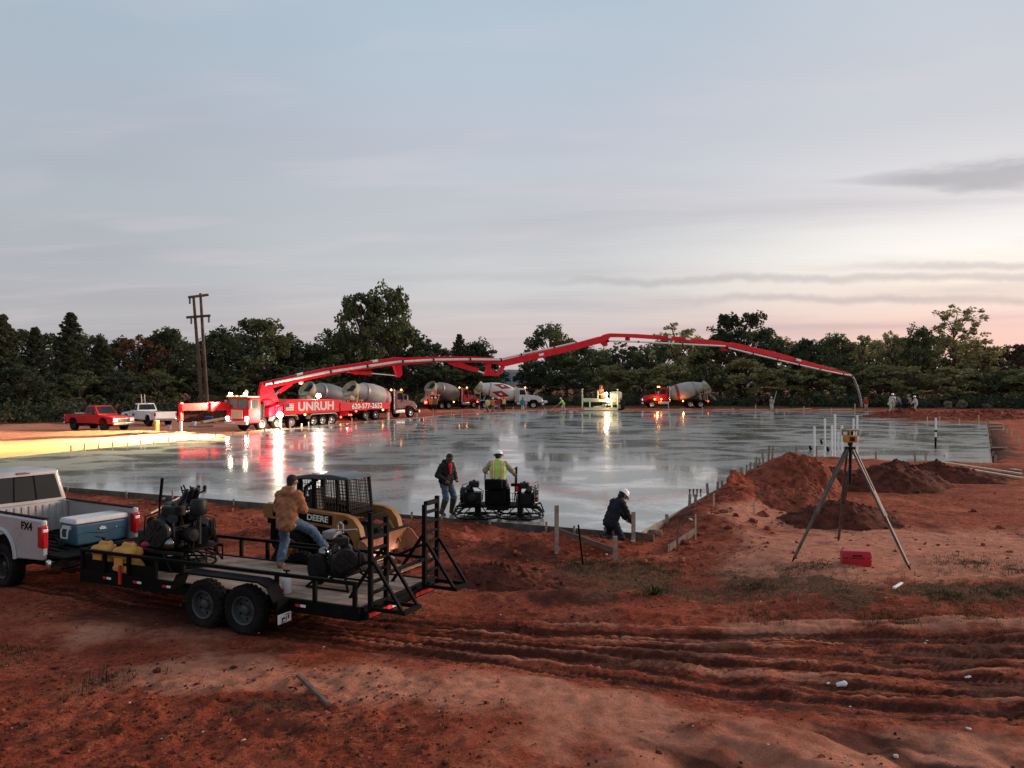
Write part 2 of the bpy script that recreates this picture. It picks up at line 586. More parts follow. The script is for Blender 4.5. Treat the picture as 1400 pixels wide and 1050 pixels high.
def slab_dist(x, y):
    """signed distance to the slab outline, negative inside"""
    x, y = np.asarray(x, float), np.asarray(y, float)
    d2 = np.full(x.shape, 1e9)
    ins = np.zeros(x.shape, bool)
    n = len(SP)
    for i in range(n):
        a, b = SP[i], SP[(i + 1) % n]
        e = b - a
        t = np.clip(((x - a[0]) * e[0] + (y - a[1]) * e[1]) / (e @ e), 0, 1)
        d2 = np.minimum(d2, (x - a[0] - t * e[0]) ** 2 + (y - a[1] - t * e[1]) ** 2)
        c = (a[1] > y) != (b[1] > y)
        with np.errstate(divide='ignore', invalid='ignore'):
            xi = (b[0] - a[0]) * (y - a[1]) / (b[1] - a[1] if b[1] != a[1] else 1e-9) + a[0]
        ins ^= c & (x < xi)
    d = np.sqrt(d2)
    return np.where(ins, -d, d)


RUT_X = [-40, -9, -4, -2, 0, 2.5, 6, 10, 40]
RUT_Y = [30, 16.4, 13.9, 13.3, 12.75, 11.9, 11.3, 11.0, 10.6]
FAN_X, FAN_S = [-12, -6, -2, 3, 10], [0.6, 0.55, 0.6, 1.05, 1.45]
BUMPS = [  # x, y, rx, ry, h : low heaps that belong to the graded ground
    (0.3, 19.3, 1.3, 0.8, 0.38), (-0.9, 18.7, 0.8, 0.9, 0.25), (1.6, 19.5, 0.9, 0.55, 0.22), (-1.7, 20.6, 0.9, 0.6, 0.25),
    (-8.6, 22.3, 2.2, 1.0, 0.32), (-5.5, 21.0, 2.0, 0.8, 0.30), (-11.5, 24.0, 1.8, 0.9, 0.22), (-3.0, 22.0, 1.2, 0.5, 0.15),
    (4.9, 22.4, 0.8, 1.6, 0.22), (6.4, 25.4, 1.1, 1.8, 0.40), (8.0, 28.5, 1.2, 2.0, 0.35), (1.9, 14.4, 0.9, 0.35, 0.16), (0.6, 15.6, 1.4, 0.4, 0.15),
    (3.6, 14.6, 1.0, 0.5, 0.10)]
for _k in range(9):                               # spoil bank thrown up along the inner slab edge
    _t = 2.6 + 2.1 * _k
    BUMPS.append((3.1 + 0.425 * _t + 0.905 * (1.55 + 0.25 * math.sin(_k * 2.1)), 20.45 + 0.905 * _t - 0.425 * 1.55, 0.85, 1.25, 0.17 + 0.028 * _k + 0.07 * math.sin(_k * 3.7)))


def streaks(x, v):
    return fbm(x * 0.26 + 0.5 * vn(x * 0.4, v, 6), v * 5.2, 77, 5, 0.62)


def gz(x, y):
    x, y = np.asarray(x, float), np.asarray(y, float)
    z = -0.28 + 0.0 * x
    z = z + 0.34 * sst(x, 3.6, 6.4) * sst(y, 12.6, 15.4) * (1 - 0.55 * sst(y, 40, 70))
    z = z + 0.10 * fbm(x * 0.28, y * 0.28, 1, 3) * sst(y, 6, 14)
    z = z + 0.09 * sst(y, 40, 70) * np.where(x < 10, 1, 0.6)
    for bx_, by_, rx, ry, h in BUMPS:
        q = ((x - bx_) / rx) ** 2 + ((y - by_) / ry) ** 2
        w = 1 + 0.5 * fbm(x * 1.7, y * 1.7, 4, 3)
        z = z + h * np.exp(-q * 1.2) * w
    rut = np.interp(x, RUT_X, RUT_Y)
    v = (y - rut) / np.interp(x, FAN_X, FAN_S)
    ph = v / 0.46 + 1.3 * fbm(x * 0.13, v * 0.45, 8, 3) + 0.10 * fbm(x * 0.6, v * 1.3, 3, 2)
    win = sst(v, -1.7, -0.9) * (1 - sst(v, 1.6, 2.9)) * sst(x, -16, -6)
    win = win * (0.5 + 0.5 * sst(x, -3.5, 0.5))
    z = z + win * (0.050 * (np.abs(np.sin(ph * np.pi)) ** 0.7 - 0.6) * (0.3 + 1.2 * vn(np.floor(ph) * 3.7, x * 0.12, 9)) + 0.13 * streaks(x, v) + 0.03 * fbm(x * 3, v * 5, 79, 3) + 0.016 * np.sin(x * 38 + 9 * np.sin(ph * 2 * np.pi)) * (np.sin(ph * np.pi) ** 2 < 0.35)) - 0.07 * win
    # clumped, trodden earth on the left foreground, ripple-marked wash sand on the right foreground
    lf = sst(x, 0.8, -2.5) * sst(y, 12.5, 10.2)
    z = z + lf * (0.10 * np.abs(fbm(x * 2.6, y * 3.1, 12, 5, 0.65)) + 0.05 * sst(fbm(x * 5, y * 5, 15, 3), 0.15, 0.5))
    rf = sst(x, 0.2, 1.6) * sst(y, 10.2, 9.2)
    z = z + rf * (0.22 * fbm(x * 0.9 + 0.6 * y, y * 0.8, 22, 3) + 0.02 * np.sin((x * 1.3 - y * 1.9 + 1.2 * fbm(x, y, 9, 2)) * 4))
    near = 1 - sst(y, 24, 60)
    z = z + near * (0.050 * fbm(x * 1.6, y * 2.0, 30, 5, 0.62) + 0.022 * fbm(x * 7.5, y * 7.5, 41, 3, 0.7))
    z = z + (1 - near) * 0.10 * fbm(x * 0.4, y * 0.4, 50, 3)
    d = slab_dist(x, y)
    bank = np.clip(1 - d / 3.2, 0, 1) * (d > 0)
    z = z + bank * 0.17 * (1 + 0.9 * fbm(x * 0.7, y * 0.7, 60, 3)) * np.where(y < 60, 1, 0.4)
    z = np.where((d < 1.0) & (d > 0), np.minimum(z, -0.03 + 0.35 * d), z)
    z = np.where(d < 0.12, np.minimum(z, -0.16), z)
    z = np.where(d < -0.15, -0.45, z)
    return z


def g1(x, y):
    return float(gz(np.array([x]), np.array([y]))[0])


def axis(segs):
    out = [segs[0][0]]
    for a, b, s0, s1 in segs:
        p = a
        while p < b - 1e-6:
            t = (p - a) / (b - a)
            p = min(b, p + s0 + (s1 - s0) * t)
            out.append(p)
    return np.array(out)


gx = axis([(-420, -60, 40, 6), (-60, -14, 1.5, 0.35), (-14, -9, 0.3, 0.06), (-9, 12, 0.055, 0.055), (12, 26, 0.07, 0.3), (26, 70, 0.5, 1.5), (70, 420, 6, 40)])
gy = axis([(-60, 4, 6, 1), (4, 7.5, 0.5, 0.06), (7.5, 17, 0.045, 0.055), (17, 26, 0.06, 0.11), (26, 46, 0.14, 0.4), (46, 112, 0.5, 1.0), (112, 420, 3, 30), (420, 900, 60, 80)])
GX, GY = np.meshgrid(gx, gy)
GZ = gz(GX, GY)
nv = GX.size
idx = np.arange(nv).reshape(GX.shape)
GF = np.stack([idx[:-1, :-1], idx[:-1, 1:], idx[1:, 1:], idx[1:, :-1]], -1).reshape(-1, 4)

# what the earth is, place by place: R pale sand, G damp dark clay, B scrubby topsoil, A lamp light painted on the road
fx_, fy_ = GX.ravel(), GY.ravel()
def spot(x0, y0, rx, ry, soft=1.0):
    return np.exp(-(((fx_ - x0) / rx) ** 2 + ((fy_ - y0) / ry) ** 2) * soft)
wn = fbm(fx_ * 0.9, fy_ * 0.9, 70, 4, 0.6)
rutv = (fy_ - np.interp(fx_, RUT_X, RUT_Y)) / np.interp(fx_, FAN_X, FAN_S)
sand = (0.46 * sst(rutv, -1.2, -1.9) * sst(fx_, -1.6, 0.4) + 0.7 * spot(-4.2, 11.4, 2.4, 0.9) + 0.55 * spot(-6.5, 13.2, 2.5, 0.8) + 0.5 * spot(-1.2, 10.9, 1.6, 0.8)
        + 0.95 * spot(9.5, 18.5, 4.8, 2.6) + 0.6 * spot(12, 17, 3.5, 2.4) + 0.55 * spot(5.6, 16.4, 1.5, 1.6) + 0.6 * spot(6.8, 22.5, 1.6, 1.4) + 0.4 * spot(-9.5, 21.5, 2.5, 0.8) + 0.35 * spot(-6.0, 20.3, 2, 0.6)
        + 0.7 * spot(4.2, 13.7, 1.0, 0.5) + 0.5 * spot(8, 13.6, 3, 0.35) + 0.4 * spot(-8.0, 9.6, 1.5, 0.7)
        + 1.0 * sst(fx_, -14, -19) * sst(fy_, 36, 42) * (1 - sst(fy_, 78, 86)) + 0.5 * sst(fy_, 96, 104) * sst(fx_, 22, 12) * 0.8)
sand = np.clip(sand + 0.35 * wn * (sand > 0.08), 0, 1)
ruw = sst(rutv, -1.6, -0.9) * (1 - sst(rutv, 1.3, 2.6)) * sst(fx_, -14, -5)
rph = rutv / 0.46 + 1.3 * fbm(fx_ * 0.13, rutv * 0.45, 8, 3) + 0.10 * fbm(fx_ * 0.6, rutv * 1.3, 3, 2)
stk = streaks(fx_, rutv)
sand = np.clip(sand + ruw * 0.75 * sst(stk, 0.16, 0.42), 0, 1)
damp = (ruw * (0.10 + 0.30 * (1 - sst(np.abs(np.sin(rph * np.pi)), 0.35, 0.8)) + 1.0 * sst(-stk, -0.12, 0.18)) * (0.75 + 0.25 * sst(rutv, 0.9, -0.6))
        + 0.7 * spot(0.7, 15.5, 2.0, 0.5) + 0.6 * spot(2.4, 12.6, 1.6, 0.5) + 0.8 * spot(0.4, 18.5, 1.5, 0.6) + 0.6 * spot(-1.2, 20.0, 1.0, 0.5)
        + 0.55 * spot(-5.2, 14.0, 3.4, 1.0) + 0.5 * spot(-2.0, 12.4, 3.0, 0.4) + 0.5 * spot(-2.3, 9.6, 1.2, 0.5) + 0.5 * spot(-6, 9.6, 2.5, 0.35)
        + 0.7 * spot(4.6, 23.5, 0.5, 2.2) + 0.8 * spot(17.5, 33.0, 5.0, 1.6) + 0.5 * spot(13, 27, 3, 1.4) + 0.75 * sst(slab_dist(fx_, fy_), 2.5, 0.2) * sst(fx_, 21, 24) * (fy_ < 76)
        + 0.5 * spot(-8, 22.6, 2.4, 0.7) + 0.35 * spot(6.5, 10.2, 4, 0.5) + 0.75 * sst(fx_, 0.5, 1.5) * sst(fy_, 10.6, 9.8) * sst(fbm(fx_ * 0.9 + 0.6 * fy_, fy_ * 0.8, 22, 3), 0.02, -0.35))
damp = np.clip(damp + 0.4 * wn * (damp > 0.05), 0, 1)
scrub = (0.95 * spot(2.4, 17.2, 1.8, 1.3) + 0.75 * spot(4.6, 15.6, 1.8, 1.0) + 0.8 * spot(7.4, 14.9, 1.6, 0.55) + 0.8 * spot(9.6, 15.0, 1.6, 0.7) + 0.45 * spot(13, 20, 5, 3)
         + 0.5 * spot(-5.5, 11.0, 0.5, 0.3) + 0.5 * spot(-7.5, 12.0, 0.7, 0.4) + 0.6 * spot(-3.0, 10.3, 0.8, 0.3) + 0.9 * sst(fy_, 108, 116) + 0.9 * sst(fx_ + 0.9 * (fy_ - 78), -32, -38) * sst(fy_, 72, 78))
scrub = np.clip(scrub + 0.7 * wn * (scrub > 0.08), 0, 1)

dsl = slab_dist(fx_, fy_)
lamplit_pale = np.clip(sst(fx_, -15, -19) * (1 - sst(fy_, 57, 66)) * sst(fy_, 34, 38) * (1 - sst(dsl, 4.5, 13.0)) + 0.25 * wn * (fx_ < -15), 0, 1)  # brightness of the lamp-lit strip, painted as paler ground
gm = bpy.data.materials.new('red_clay_ground')
gm.use_nodes = True
gm.node_tree.nodes.clear()
q = NT(gm.node_tree)
geo = q.n('ShaderNodeTexCoord').outputs['Object']
att = q.n('ShaderNodeAttribute', attribute_name='earth')
se = q.n('ShaderNodeSeparateColor', ins={0: att.outputs['Color']})
n1 = q.noise(geo, 0.8, 8.0, 0.65, 0.3)
n2 = q.noise(geo, 5.0, 8.0, 0.7)
n3 = q.noise(geo, 22.0, 7.0, 0.72)
base = q.ramp(n1, [(0.3, (0.21, 0.036, 0.018)), (0.5, (0.43, 0.090, 0.045)), (0.68, (0.62, 0.175, 0.095))])
base = q.mix(q.maprange(n2, 0.52, 0.75), base, (0.095, 0.025, 0.016))
base = q.mix(q.math('MULTIPLY', q.maprange(n3, 0.56, 0.74), 0.55), base, (0.60, 0.20, 0.105))
base = q.mix(q.math('MULTIPLY', q.maprange(n3, 0.50, 0.34), 0.78), base, (0.045, 0.013, 0.009))
n4 = q.noise(geo, 70.0, 4.0, 0.7)
base = q.mix(q.math('MULTIPLY', q.maprange(n4, 0.52, 0.36), 0.6), base, (0.05, 0.014, 0.010))
n5 = q.noise(geo, 9.0, 9.0, 0.74, 0.3)
n6 = q.noise(geo, 0.55, 4.0, 0.6)
crumb = q.maprange(n6, 0.42, 0.60)
base = q.mix(q.math('MULTIPLY', q.maprange(n5, 0.47, 0.38), q.math('MULTIPLY_ADD', crumb, 0.5, 0.35)), base, (0.040, 0.010, 0.007))
base = q.mix(q.math('MULTIPLY', q.maprange(n5, 0.54, 0.64), q.math('MULTIPLY_ADD', crumb, 0.45, 0.25)), base, (0.66, 0.235, 0.125))
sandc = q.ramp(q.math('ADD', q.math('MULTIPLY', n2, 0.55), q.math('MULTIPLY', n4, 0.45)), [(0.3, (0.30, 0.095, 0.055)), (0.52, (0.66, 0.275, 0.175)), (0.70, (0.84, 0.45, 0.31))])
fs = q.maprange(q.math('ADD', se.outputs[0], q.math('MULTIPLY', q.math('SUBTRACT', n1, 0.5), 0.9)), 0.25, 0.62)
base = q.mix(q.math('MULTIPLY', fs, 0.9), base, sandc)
dampc = q.ramp(n2, [(0.3, (0.040, 0.011, 0.008)), (0.7, (0.115, 0.031, 0.019))])
fd = q.maprange(q.math('ADD', se.outputs[1], q.math('MULTIPLY', q.math('SUBTRACT', n2, 0.5), 0.9)), 0.28, 0.62)
base = q.mix(q.math('MULTIPLY', fd, 0.85), base, dampc)
scr = q.ramp(n3, [(0.3, (0.030, 0.017, 0.010)), (0.5, (0.115, 0.052, 0.028)), (0.72, (0.30, 0.165, 0.095))])
fb = q.maprange(q.math('ADD', se.outputs[2], q.math('MULTIPLY', q.math('SUBTRACT', q.math('ADD', q.math('MULTIPLY', n2, 0.5), q.math('MULTIPLY', n5, 0.5)), 0.5), 2.6)), 0.38, 0.66)
base = q.mix(q.math('MULTIPLY', fb, 0.9), base, scr)
lit_f = q.maprange(q.math('ADD', att.outputs['Alpha'], q.math('MULTIPLY', q.math('SUBTRACT', n2, 0.5), 0.5)), 0.3, 0.7)
base = q.mix(q.math('MULTIPLY', lit_f, 0.92), base, q.ramp(n3, [(0.3, (0.46, 0.27, 0.12)), (0.7, (0.66, 0.44, 0.21))]))  # yellow lamp light put into the strip's base colour
rough = q.math('SUBTRACT', 0.97, q.math('MULTIPLY', fd, 0.10))
hgt = q.math('ADD', q.math('MULTIPLY', n3, 0.45), q.math('ADD', n2, q.math('MULTIPLY', q.noise(geo, 90.0, 4.0, 0.6), 0.16)))
bmp = q.n('ShaderNodeBump', ins={'Strength': 1.0, 'Distance': 0.17, 'Height': hgt})
bs = q.n('ShaderNodeBsdfPrincipled', ins={'Base Color': base, 'Roughness': rough, 'Normal': bmp.outputs[0]})
bs.inputs['Specular IOR Level'].default_value = 0.12
q.n('ShaderNodeOutputMaterial', ins={0: bs.outputs[0]})
M_ground = gm

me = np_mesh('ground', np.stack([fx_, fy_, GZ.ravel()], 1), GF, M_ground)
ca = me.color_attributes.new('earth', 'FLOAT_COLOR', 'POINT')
ca.data.foreach_set('color', np.stack([sand, damp, scrub, lamplit_pale], 1).astype(np.float32).ravel())
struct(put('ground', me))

# distant wooded ridge seen in the gap between the trees
RX = np.linspace(-500, 500, 160)
prof = 14 + 6 * fbm(RX * 0.012, RX * 0, 3, 4) + 1.2 * fbm(RX * 0.2, RX * 0, 5, 2)
V = []
for k, (yy, f) in enumerate(((700, 0), (720, 0.75), (760, 1.0), (860, 0.9), (900, 0))):
    V += [(x, yy, -1 + f * p) for x, p in zip(RX, prof)]
V = np.array(V)
n = len(RX)
F = np.array([(k * n + i, k * n + i + 1, (k + 1) * n + i + 1, (k + 1) * n + i) for k in range(4) for i in range(n - 1)])
M_hill = pm('wooded_ridge', (0.10, 0.125, 0.14), 0.95, 0, 0.3, 0.15)  # bluish base colour carries the distance haze
struct(put('hills', np_mesh('hills', V, F, M_hill)))

# ---------------------------------------------------------------- wet concrete slab
sm = bpy.data.materials.new('wet_concrete')
sm.use_nodes = True
sm.node_tree.nodes.clear()
q = NT(sm.node_tree)
geo = q.n('ShaderNodeTexCoord').outputs['Object']
mp = q.n('ShaderNodeMapping', ins={0: geo, 2: (0, 0, R(-12)), 3: (0.15, 0.20, 1)}).outputs[0]
a1 = q.noise(mp, 1.6, 6.0, 0.6, 0.6)
mp2 = q.n('ShaderNodeMapping', ins={0: geo, 2: (0, 0, R(16)), 3: (0.17, 0.26, 1)}).outputs[0]
a2 = q.noise(mp2, 1.5, 6.0, 0.65, 0.4)
a3 = q.noise(geo, 9.0, 5.0, 0.6)
a4 = q.noise(geo, 0.10, 3.0, 0.5)
wet = q.maprange(q.math('ADD', q.math('MULTIPLY', a1, 0.5), q.math('ADD', q.math('MULTIPLY', a2, 0.38), q.math('MULTIPLY', a3, 0.12))), 0.465, 0.555)
mark = q.math('MULTIPLY', q.maprange(a2, 0.55, 0.66), q.maprange(q.noise(geo, 2.6, 5.0, 0.65), 0.36, 0.52))
cc = q.ramp(a1, [(0.3, (0.17, 0.185, 0.17)), (0.7, (0.27, 0.28, 0.255))])
cc = q.mix(q.math('MULTIPLY', q.maprange(a4, 0.4, 0.65), 0.35), cc, (0.25, 0.25, 0.235))
cc = q.mix(q.math('MULTIPLY', mark, 0.85), cc, (0.035, 0.042, 0.040))
rg = q.math('ADD', q.math('MULTIPLY', wet, -0.15), q.math('ADD', 0.31, q.math('MULTIPLY', q.math('SUBTRACT', a3, 0.5), 0.10)))
rg = q.math('ADD', rg, q.math('MULTIPLY', mark, 0.20))
bm1 = q.n('ShaderNodeBump', ins={'Strength': 0.10, 'Distance': 0.02, 'Height': q.math('ADD', a3, q.math('MULTIPLY', a2, 1.4))})
bs = q.n('ShaderNodeBsdfPrincipled', ins={'Base Color': cc, 'Roughness': rg, 'Normal': bm1.outputs[0]})
bs.inputs['IOR'].default_value = 1.5
sm.node_tree.links.new(q.math('MULTIPLY_ADD', wet, 0.62, 0.36), bs.inputs['Coat Weight'])
bs.inputs['Coat Roughness'].default_value = 0.06
bs.inputs['Coat IOR'].default_value = 1.33
q.n('ShaderNodeOutputMaterial', ins={0: bs.outputs[0]})
mb = MB().prism(SLAB, -0.5, 0.0, 'xy')
sl = mb.build('concrete_slab', sm)
struct(sl)

# ---------------------------------------------------------------- form boards and stakes round the slab
def board(a, b, label, m=M_wood, h=0.30, t=0.045, z=-0.14, name='form_board', off=0.03, group='form boards round the slab'):
    a, b = Vector(a), Vector(b)
    d = (b - a).normalized()
    nrm = Vector((d.y, -d.x)) * off
    o = MB().bar((a.x + nrm.x, a.y + nrm.y, z), (b.x + nrm.x, b.y + nrm.y, z), t, h).build(name, m, None, 0.004)
    return tag(o, label, 'board', group)


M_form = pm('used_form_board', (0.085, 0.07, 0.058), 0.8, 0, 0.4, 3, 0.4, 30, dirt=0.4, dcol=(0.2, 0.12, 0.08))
V2 = lambda i: Vector(SLAB[i])
L = [V2(0).lerp(V2(1), t) for t in (0, 0.28, 0.52, 0.76, 1)]
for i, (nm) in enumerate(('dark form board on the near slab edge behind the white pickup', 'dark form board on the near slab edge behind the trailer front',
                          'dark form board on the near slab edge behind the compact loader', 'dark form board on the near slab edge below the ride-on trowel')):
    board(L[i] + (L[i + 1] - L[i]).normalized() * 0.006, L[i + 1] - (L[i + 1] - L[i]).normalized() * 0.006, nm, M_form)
L = [V2(1).lerp(V2(2), t) for t in (0, 0.33, 0.68, 1)]
for i, nm in enumerate(('grey form board running away from the kneeling worker', 'grey form board on the inner slab edge beside the red bank', 'grey form board on the inner slab edge behind the tall red mound')):
    board(L[i] + (L[i + 1] - L[i]).normalized() * 0.006, L[i + 1] - (L[i + 1] - L[i]).normalized() * 0.006, nm, M_wood)
board(V2(2), V2(3), 'dark form board behind the tripod and the dark dirt mound', M_form)
L = [V2(3).lerp(V2(4), t) for t in (0, 0.5, 1)]
board(L[0], L[1], 'grey form board on the nearer half of the right slab edge', M_wood)
board(L[1] + Vector((0.01, 0.01)), L[2], 'grey form board on the farther half of the right slab edge', M_wood)
board(V2(4), V2(5), 'pale form board on the short far right slab edge', M_wood2)
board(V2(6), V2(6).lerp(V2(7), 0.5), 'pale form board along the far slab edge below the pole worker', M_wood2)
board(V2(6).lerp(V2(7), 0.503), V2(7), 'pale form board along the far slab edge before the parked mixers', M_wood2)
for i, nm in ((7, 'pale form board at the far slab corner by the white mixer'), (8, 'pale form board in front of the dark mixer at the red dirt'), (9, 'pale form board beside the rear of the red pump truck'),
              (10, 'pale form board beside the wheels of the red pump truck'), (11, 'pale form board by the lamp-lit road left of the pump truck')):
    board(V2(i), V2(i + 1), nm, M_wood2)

stake_me = {}
def stake(x, y, h, label, w=0.05, d=0.038, m=M_wood, z=None, tilt=0.0, rz=None, group='wooden form stakes', name='wooden_stake'):
    key = (round(h, 2), w, d, m.name)
    if key not in stake_me:
        b = MB()
        b.bx(-w / 2, w / 2, -d / 2, d / 2, -0.12, h)
        me_ = b.mesh('wooden_stake', m)
        stake_me[key] = me_
    o = put(name, stake_me[key], None)
    zz = g1(x, y) if z is None else z
    o.location = (x, y, zz)
    o.rotation_euler = (tilt * 0.6, tilt, random.uniform(-0.5, 0.5) if rz is None else rz)
    return tag(o, label, 'stake', group)


def edge_stakes(i, ts, hs, where, m=M_wood, off=0.14, w=0.055):
    a, b = V2(i), V2((i + 1) % len(SLAB))
    d = (b - a).normalized()
    nr = Vector((d.y, -d.x)) * off
    for k, t in enumerate(ts):
        p = a.lerp(b, t) + nr
        h = hs[k % len(hs)]
        look = 'tall' if h > 0.5 else 'short'
        stake(p.x, p.y, h + 0.3, '%s %s stake, %s along %s' % (look, 'pale' if m is M_wood2 else 'weathered', ORD[k], where), m=m, z=-0.3, tilt=random.uniform(-0.09, 0.09), w=w)


edge_stakes(0, [0.245, 0.28, 0.335, 0.365, 0.455, 0.52, 0.60, 0.685, 0.80, 0.83, 0.875, 0.925, 0.95, 0.975], [0.22, 0.12, 0.08, 0.05, 0.06, 0.22, 0.08, 0.10, 0.12, 0.05, 0.07, 0.14, 0.09, 0.12], 'the near slab edge from the pickup', M_wood)
edge_stakes(1, [0.10, 0.21, 0.245, 0.33, 0.39, 0.43, 0.52, 0.56, 0.60, 0.645, 0.68, 0.72, 0.755, 0.80, 0.85, 0.90, 0.95], [0.16, 0.40, 0.30, 0.42, 0.34, 0.28, 0.45, 0.3, 0.38, 0.25, 0.42, 0.34, 0.5, 0.36, 0.6, 0.75, 0.6], 'the inner slab edge from the kneeling worker', M_wood, w=0.085)
edge_stakes(2, [0.12, 0.22, 0.38, 0.5, 0.68, 0.72], [0.6, 0.65, 0.8, 0.5, 0.6, 0.55], 'the slab edge behind the tripod', M_wood, w=0.08)
edge_stakes(3, [0.02, 0.14, 0.26, 0.38, 0.52, 0.66, 0.80, 0.97], [0.42, 0.2, 0.24, 0.2, 0.26, 0.2, 0.25, 0.5], 'the right slab edge from the lumber', M_wood, w=0.09)
edge_stakes(6, [0.05, 0.12, 0.2, 0.28, 0.345, 0.41, 0.5, 0.56, 0.6, 0.97], [0.9, 0.4, 0.6, 0.3, 0.75, 0.4, 0.5, 0.3, 0.9, 0.4], 'the far slab edge from the right', M_wood2, w=0.12)
edge_stakes(8, [0.15, 0.5, 0.8], [0.55, 0.35, 0.45], 'the slab edge by the dark mixer', M_wood2, w=0.11)
edge_stakes(7, [0.3, 0.75], [0.6, 0.9], 'the slab edge below the white mixer', M_wood2, w=0.11)
edge_stakes(9, [0.2, 0.45, 0.62, 0.85], [0.35, 0.3, 0.4, 0.3], 'the slab edge behind the rear outrigger', M_wood2, w=0.12)
edge_stakes(10, [0.06, 0.15, 0.3, 0.42, 0.60, 0.78, 0.92], [0.35, 0.3, 0.4, 0.25, 0.45, 0.3, 0.3], 'the slab edge beside the pump truck', M_wood2, w=0.12)
edge_stakes(11, [0.2, 0.55, 0.9], [0.25, 0.3, 0.25], 'the slab edge below the front outrigger', M_wood, w=0.07)
edge_stakes(12, [0.05, 0.2, 0.32, 0.45, 0.58, 0.7, 0.82, 0.92], [0.3, 0.22, 0.28, 0.2, 0.3, 0.24, 0.35, 0.3], 'the slab edge along the lamp-lit road', M_wood, w=0.07)
edge_stakes(4, [0.1, 0.4, 0.7, 0.9], [0.7, 0.35, 0.5, 0.45], 'the short far right slab edge', M_wood2, w=0.1)

# free-standing stakes in the near dirt
def free(px, ytop, ybot, label, w=0.075, d=0.04, m=M_wood, z=-0.2, tilt=0.0, name='wooden_stake'):
    p = at(px, ybot, z)
    for _ in range(3):
        p = at(px, ybot, g1(p.x, p.y))
    h = (ybot - ytop) / FPX * p.y
    return stake(p.x, p.y, h, label, w, d, m, None, tilt, 0.35, 'survey stakes in the near dirt', name)


free(761, 687, 752, 'tall square grey stake standing beside the thin leaning rod', 0.085, 0.05)
free(797, 699, 754, 'thin dark leaning rod with a white flag strip near the tall stake', 0.03, 0.03, M_black, tilt=-0.10, name='marker_rod')
free(841, 733, 766, 'short thick square stake in the scrub before the kneeling worker', 0.095, 0.05)
free(866, 700, 742, 'upright grey post right beside the kneeling worker', 0.085, 0.05, M_wood)
free(951, 703, 737, 'thin pale lath standing at the end of the fallen board', 0.03, 0.03, M_wood2)
free(926, 710, 755, 'flat-topped rusty rod standing by the fallen board', 0.035, 0.03, M_wood3)
free(976, 679, 697, 'short pale stake below the middle of the red bank', 0.04, 0.03, M_wood2)
free(1031, 667, 682, 'short pale stake high on the red bank', 0.05, 0.03, M_wood2)
free(1235, 655, 661, 'tiny white flag stake on the dark mound right of the tripod', 0.03, 0.02, M_white, tilt=0.3)
free(1287, 626, 634, 'dark square stub standing behind the lumber planks', 0.14, 0.05, M_wood3)
free(1291, 622, 637, 'thin tall stake leaning behind the lumber planks', 0.04, 0.03, M_wood3)
for k, (px, y0, y1) in enumerate(((1372, 580, 588), (1377, 585, 592), (1383, 588, 597), (1393, 596, 605))):
    free(px, y0, y1, 'pale stake, %s in the row beyond the right slab edge' % ORD[k], 0.12, 0.05, M_wood2)


def plank(a, b, label, w=0.09, h=0.045, m=M_wood2, name='lumber_plank', group='loose lumber on the dirt', dz=0.03):
    a, b = Vector(a), Vector(b)
    if len(a) == 2:
        a = Vector((a.x, a.y, g1(a.x, a.y) + dz))
    if len(b) == 2:
        b = Vector((b.x, b.y, g1(b.x, b.y) + dz))
    c = (a + b) / 2
    o = MB().bar(a - c, b - c, w, h).build(name, m, None, 0.004)
    o.location = c
    return tag(o, label, 'plank', group)


def P(px, py, z):
    p = at(px, py, 0.0)
    for _ in range(5):
        p = at(px, py, g1(p.x, p.y) + max(0.0, z) * 0.5)
    return Vector((p.x, p.y, g1(p.x, p.y) + max(0.0, z) * 0.9 + 0.07))
plank(P(1273, 632, 0.05), P(1394, 645, 0.0), 'long pale plank lying farthest back before the right slab corner', 0.2, 0.05)
plank(P(1285, 635, 0.06), P(1396, 650, 0.0), 'long pale plank lying in the middle of the lumber at right', 0.2, 0.05)
plank(P(1320, 643, 0.05), P(1398, 655, 0.0), 'short pale plank lying nearest in the lumber at right', 0.2, 0.05)
for k, (px0, py, px1) in enumerate(((1351, 579.5, 1370), (1352, 584, 1372), (1354, 588.5, 1372), (1359, 613.5, 1375))):
    plank(P(px0, py, -0.05), P(px1, py + 0.3, -0.1), 'pale brace plank, %s from the far end of the right slab edge' % ORD[k], 0.16, 0.06)
plank(P(912, 757, -0.1), P(950, 733, -0.05), 'fallen dark board lying between the rod and the pale lath', 0.05, 0.16, M_wood3, dz=0.08)
plank(P(868, 737, -0.16), P(894, 741, -0.16), 'short board on edge beside the kneeling worker', 0.04, 0.22, M_wood3)
plank(P(865, 745, -0.22), P(873, 731, 0.02), 'short pale kicker leaning on the post by the kneeling worker', 0.09, 0.04, M_wood2)
plank(P(886, 731, -0.1), P(905, 733, -0.16), 'low brown board behind the kneeling worker', 0.04, 0.14, M_wood)
plank(P(921, 701, 0.02), P(946, 711, -0.05), 'pale splintered batten on the red bank beside the slab', 0.06, 0.04, M_wood2)
plank(P(762, 752, -0.12), P(840, 759, -0.14), 'long low board joining the tall stake and the short thick stake', 0.04, 0.12, M_wood3)
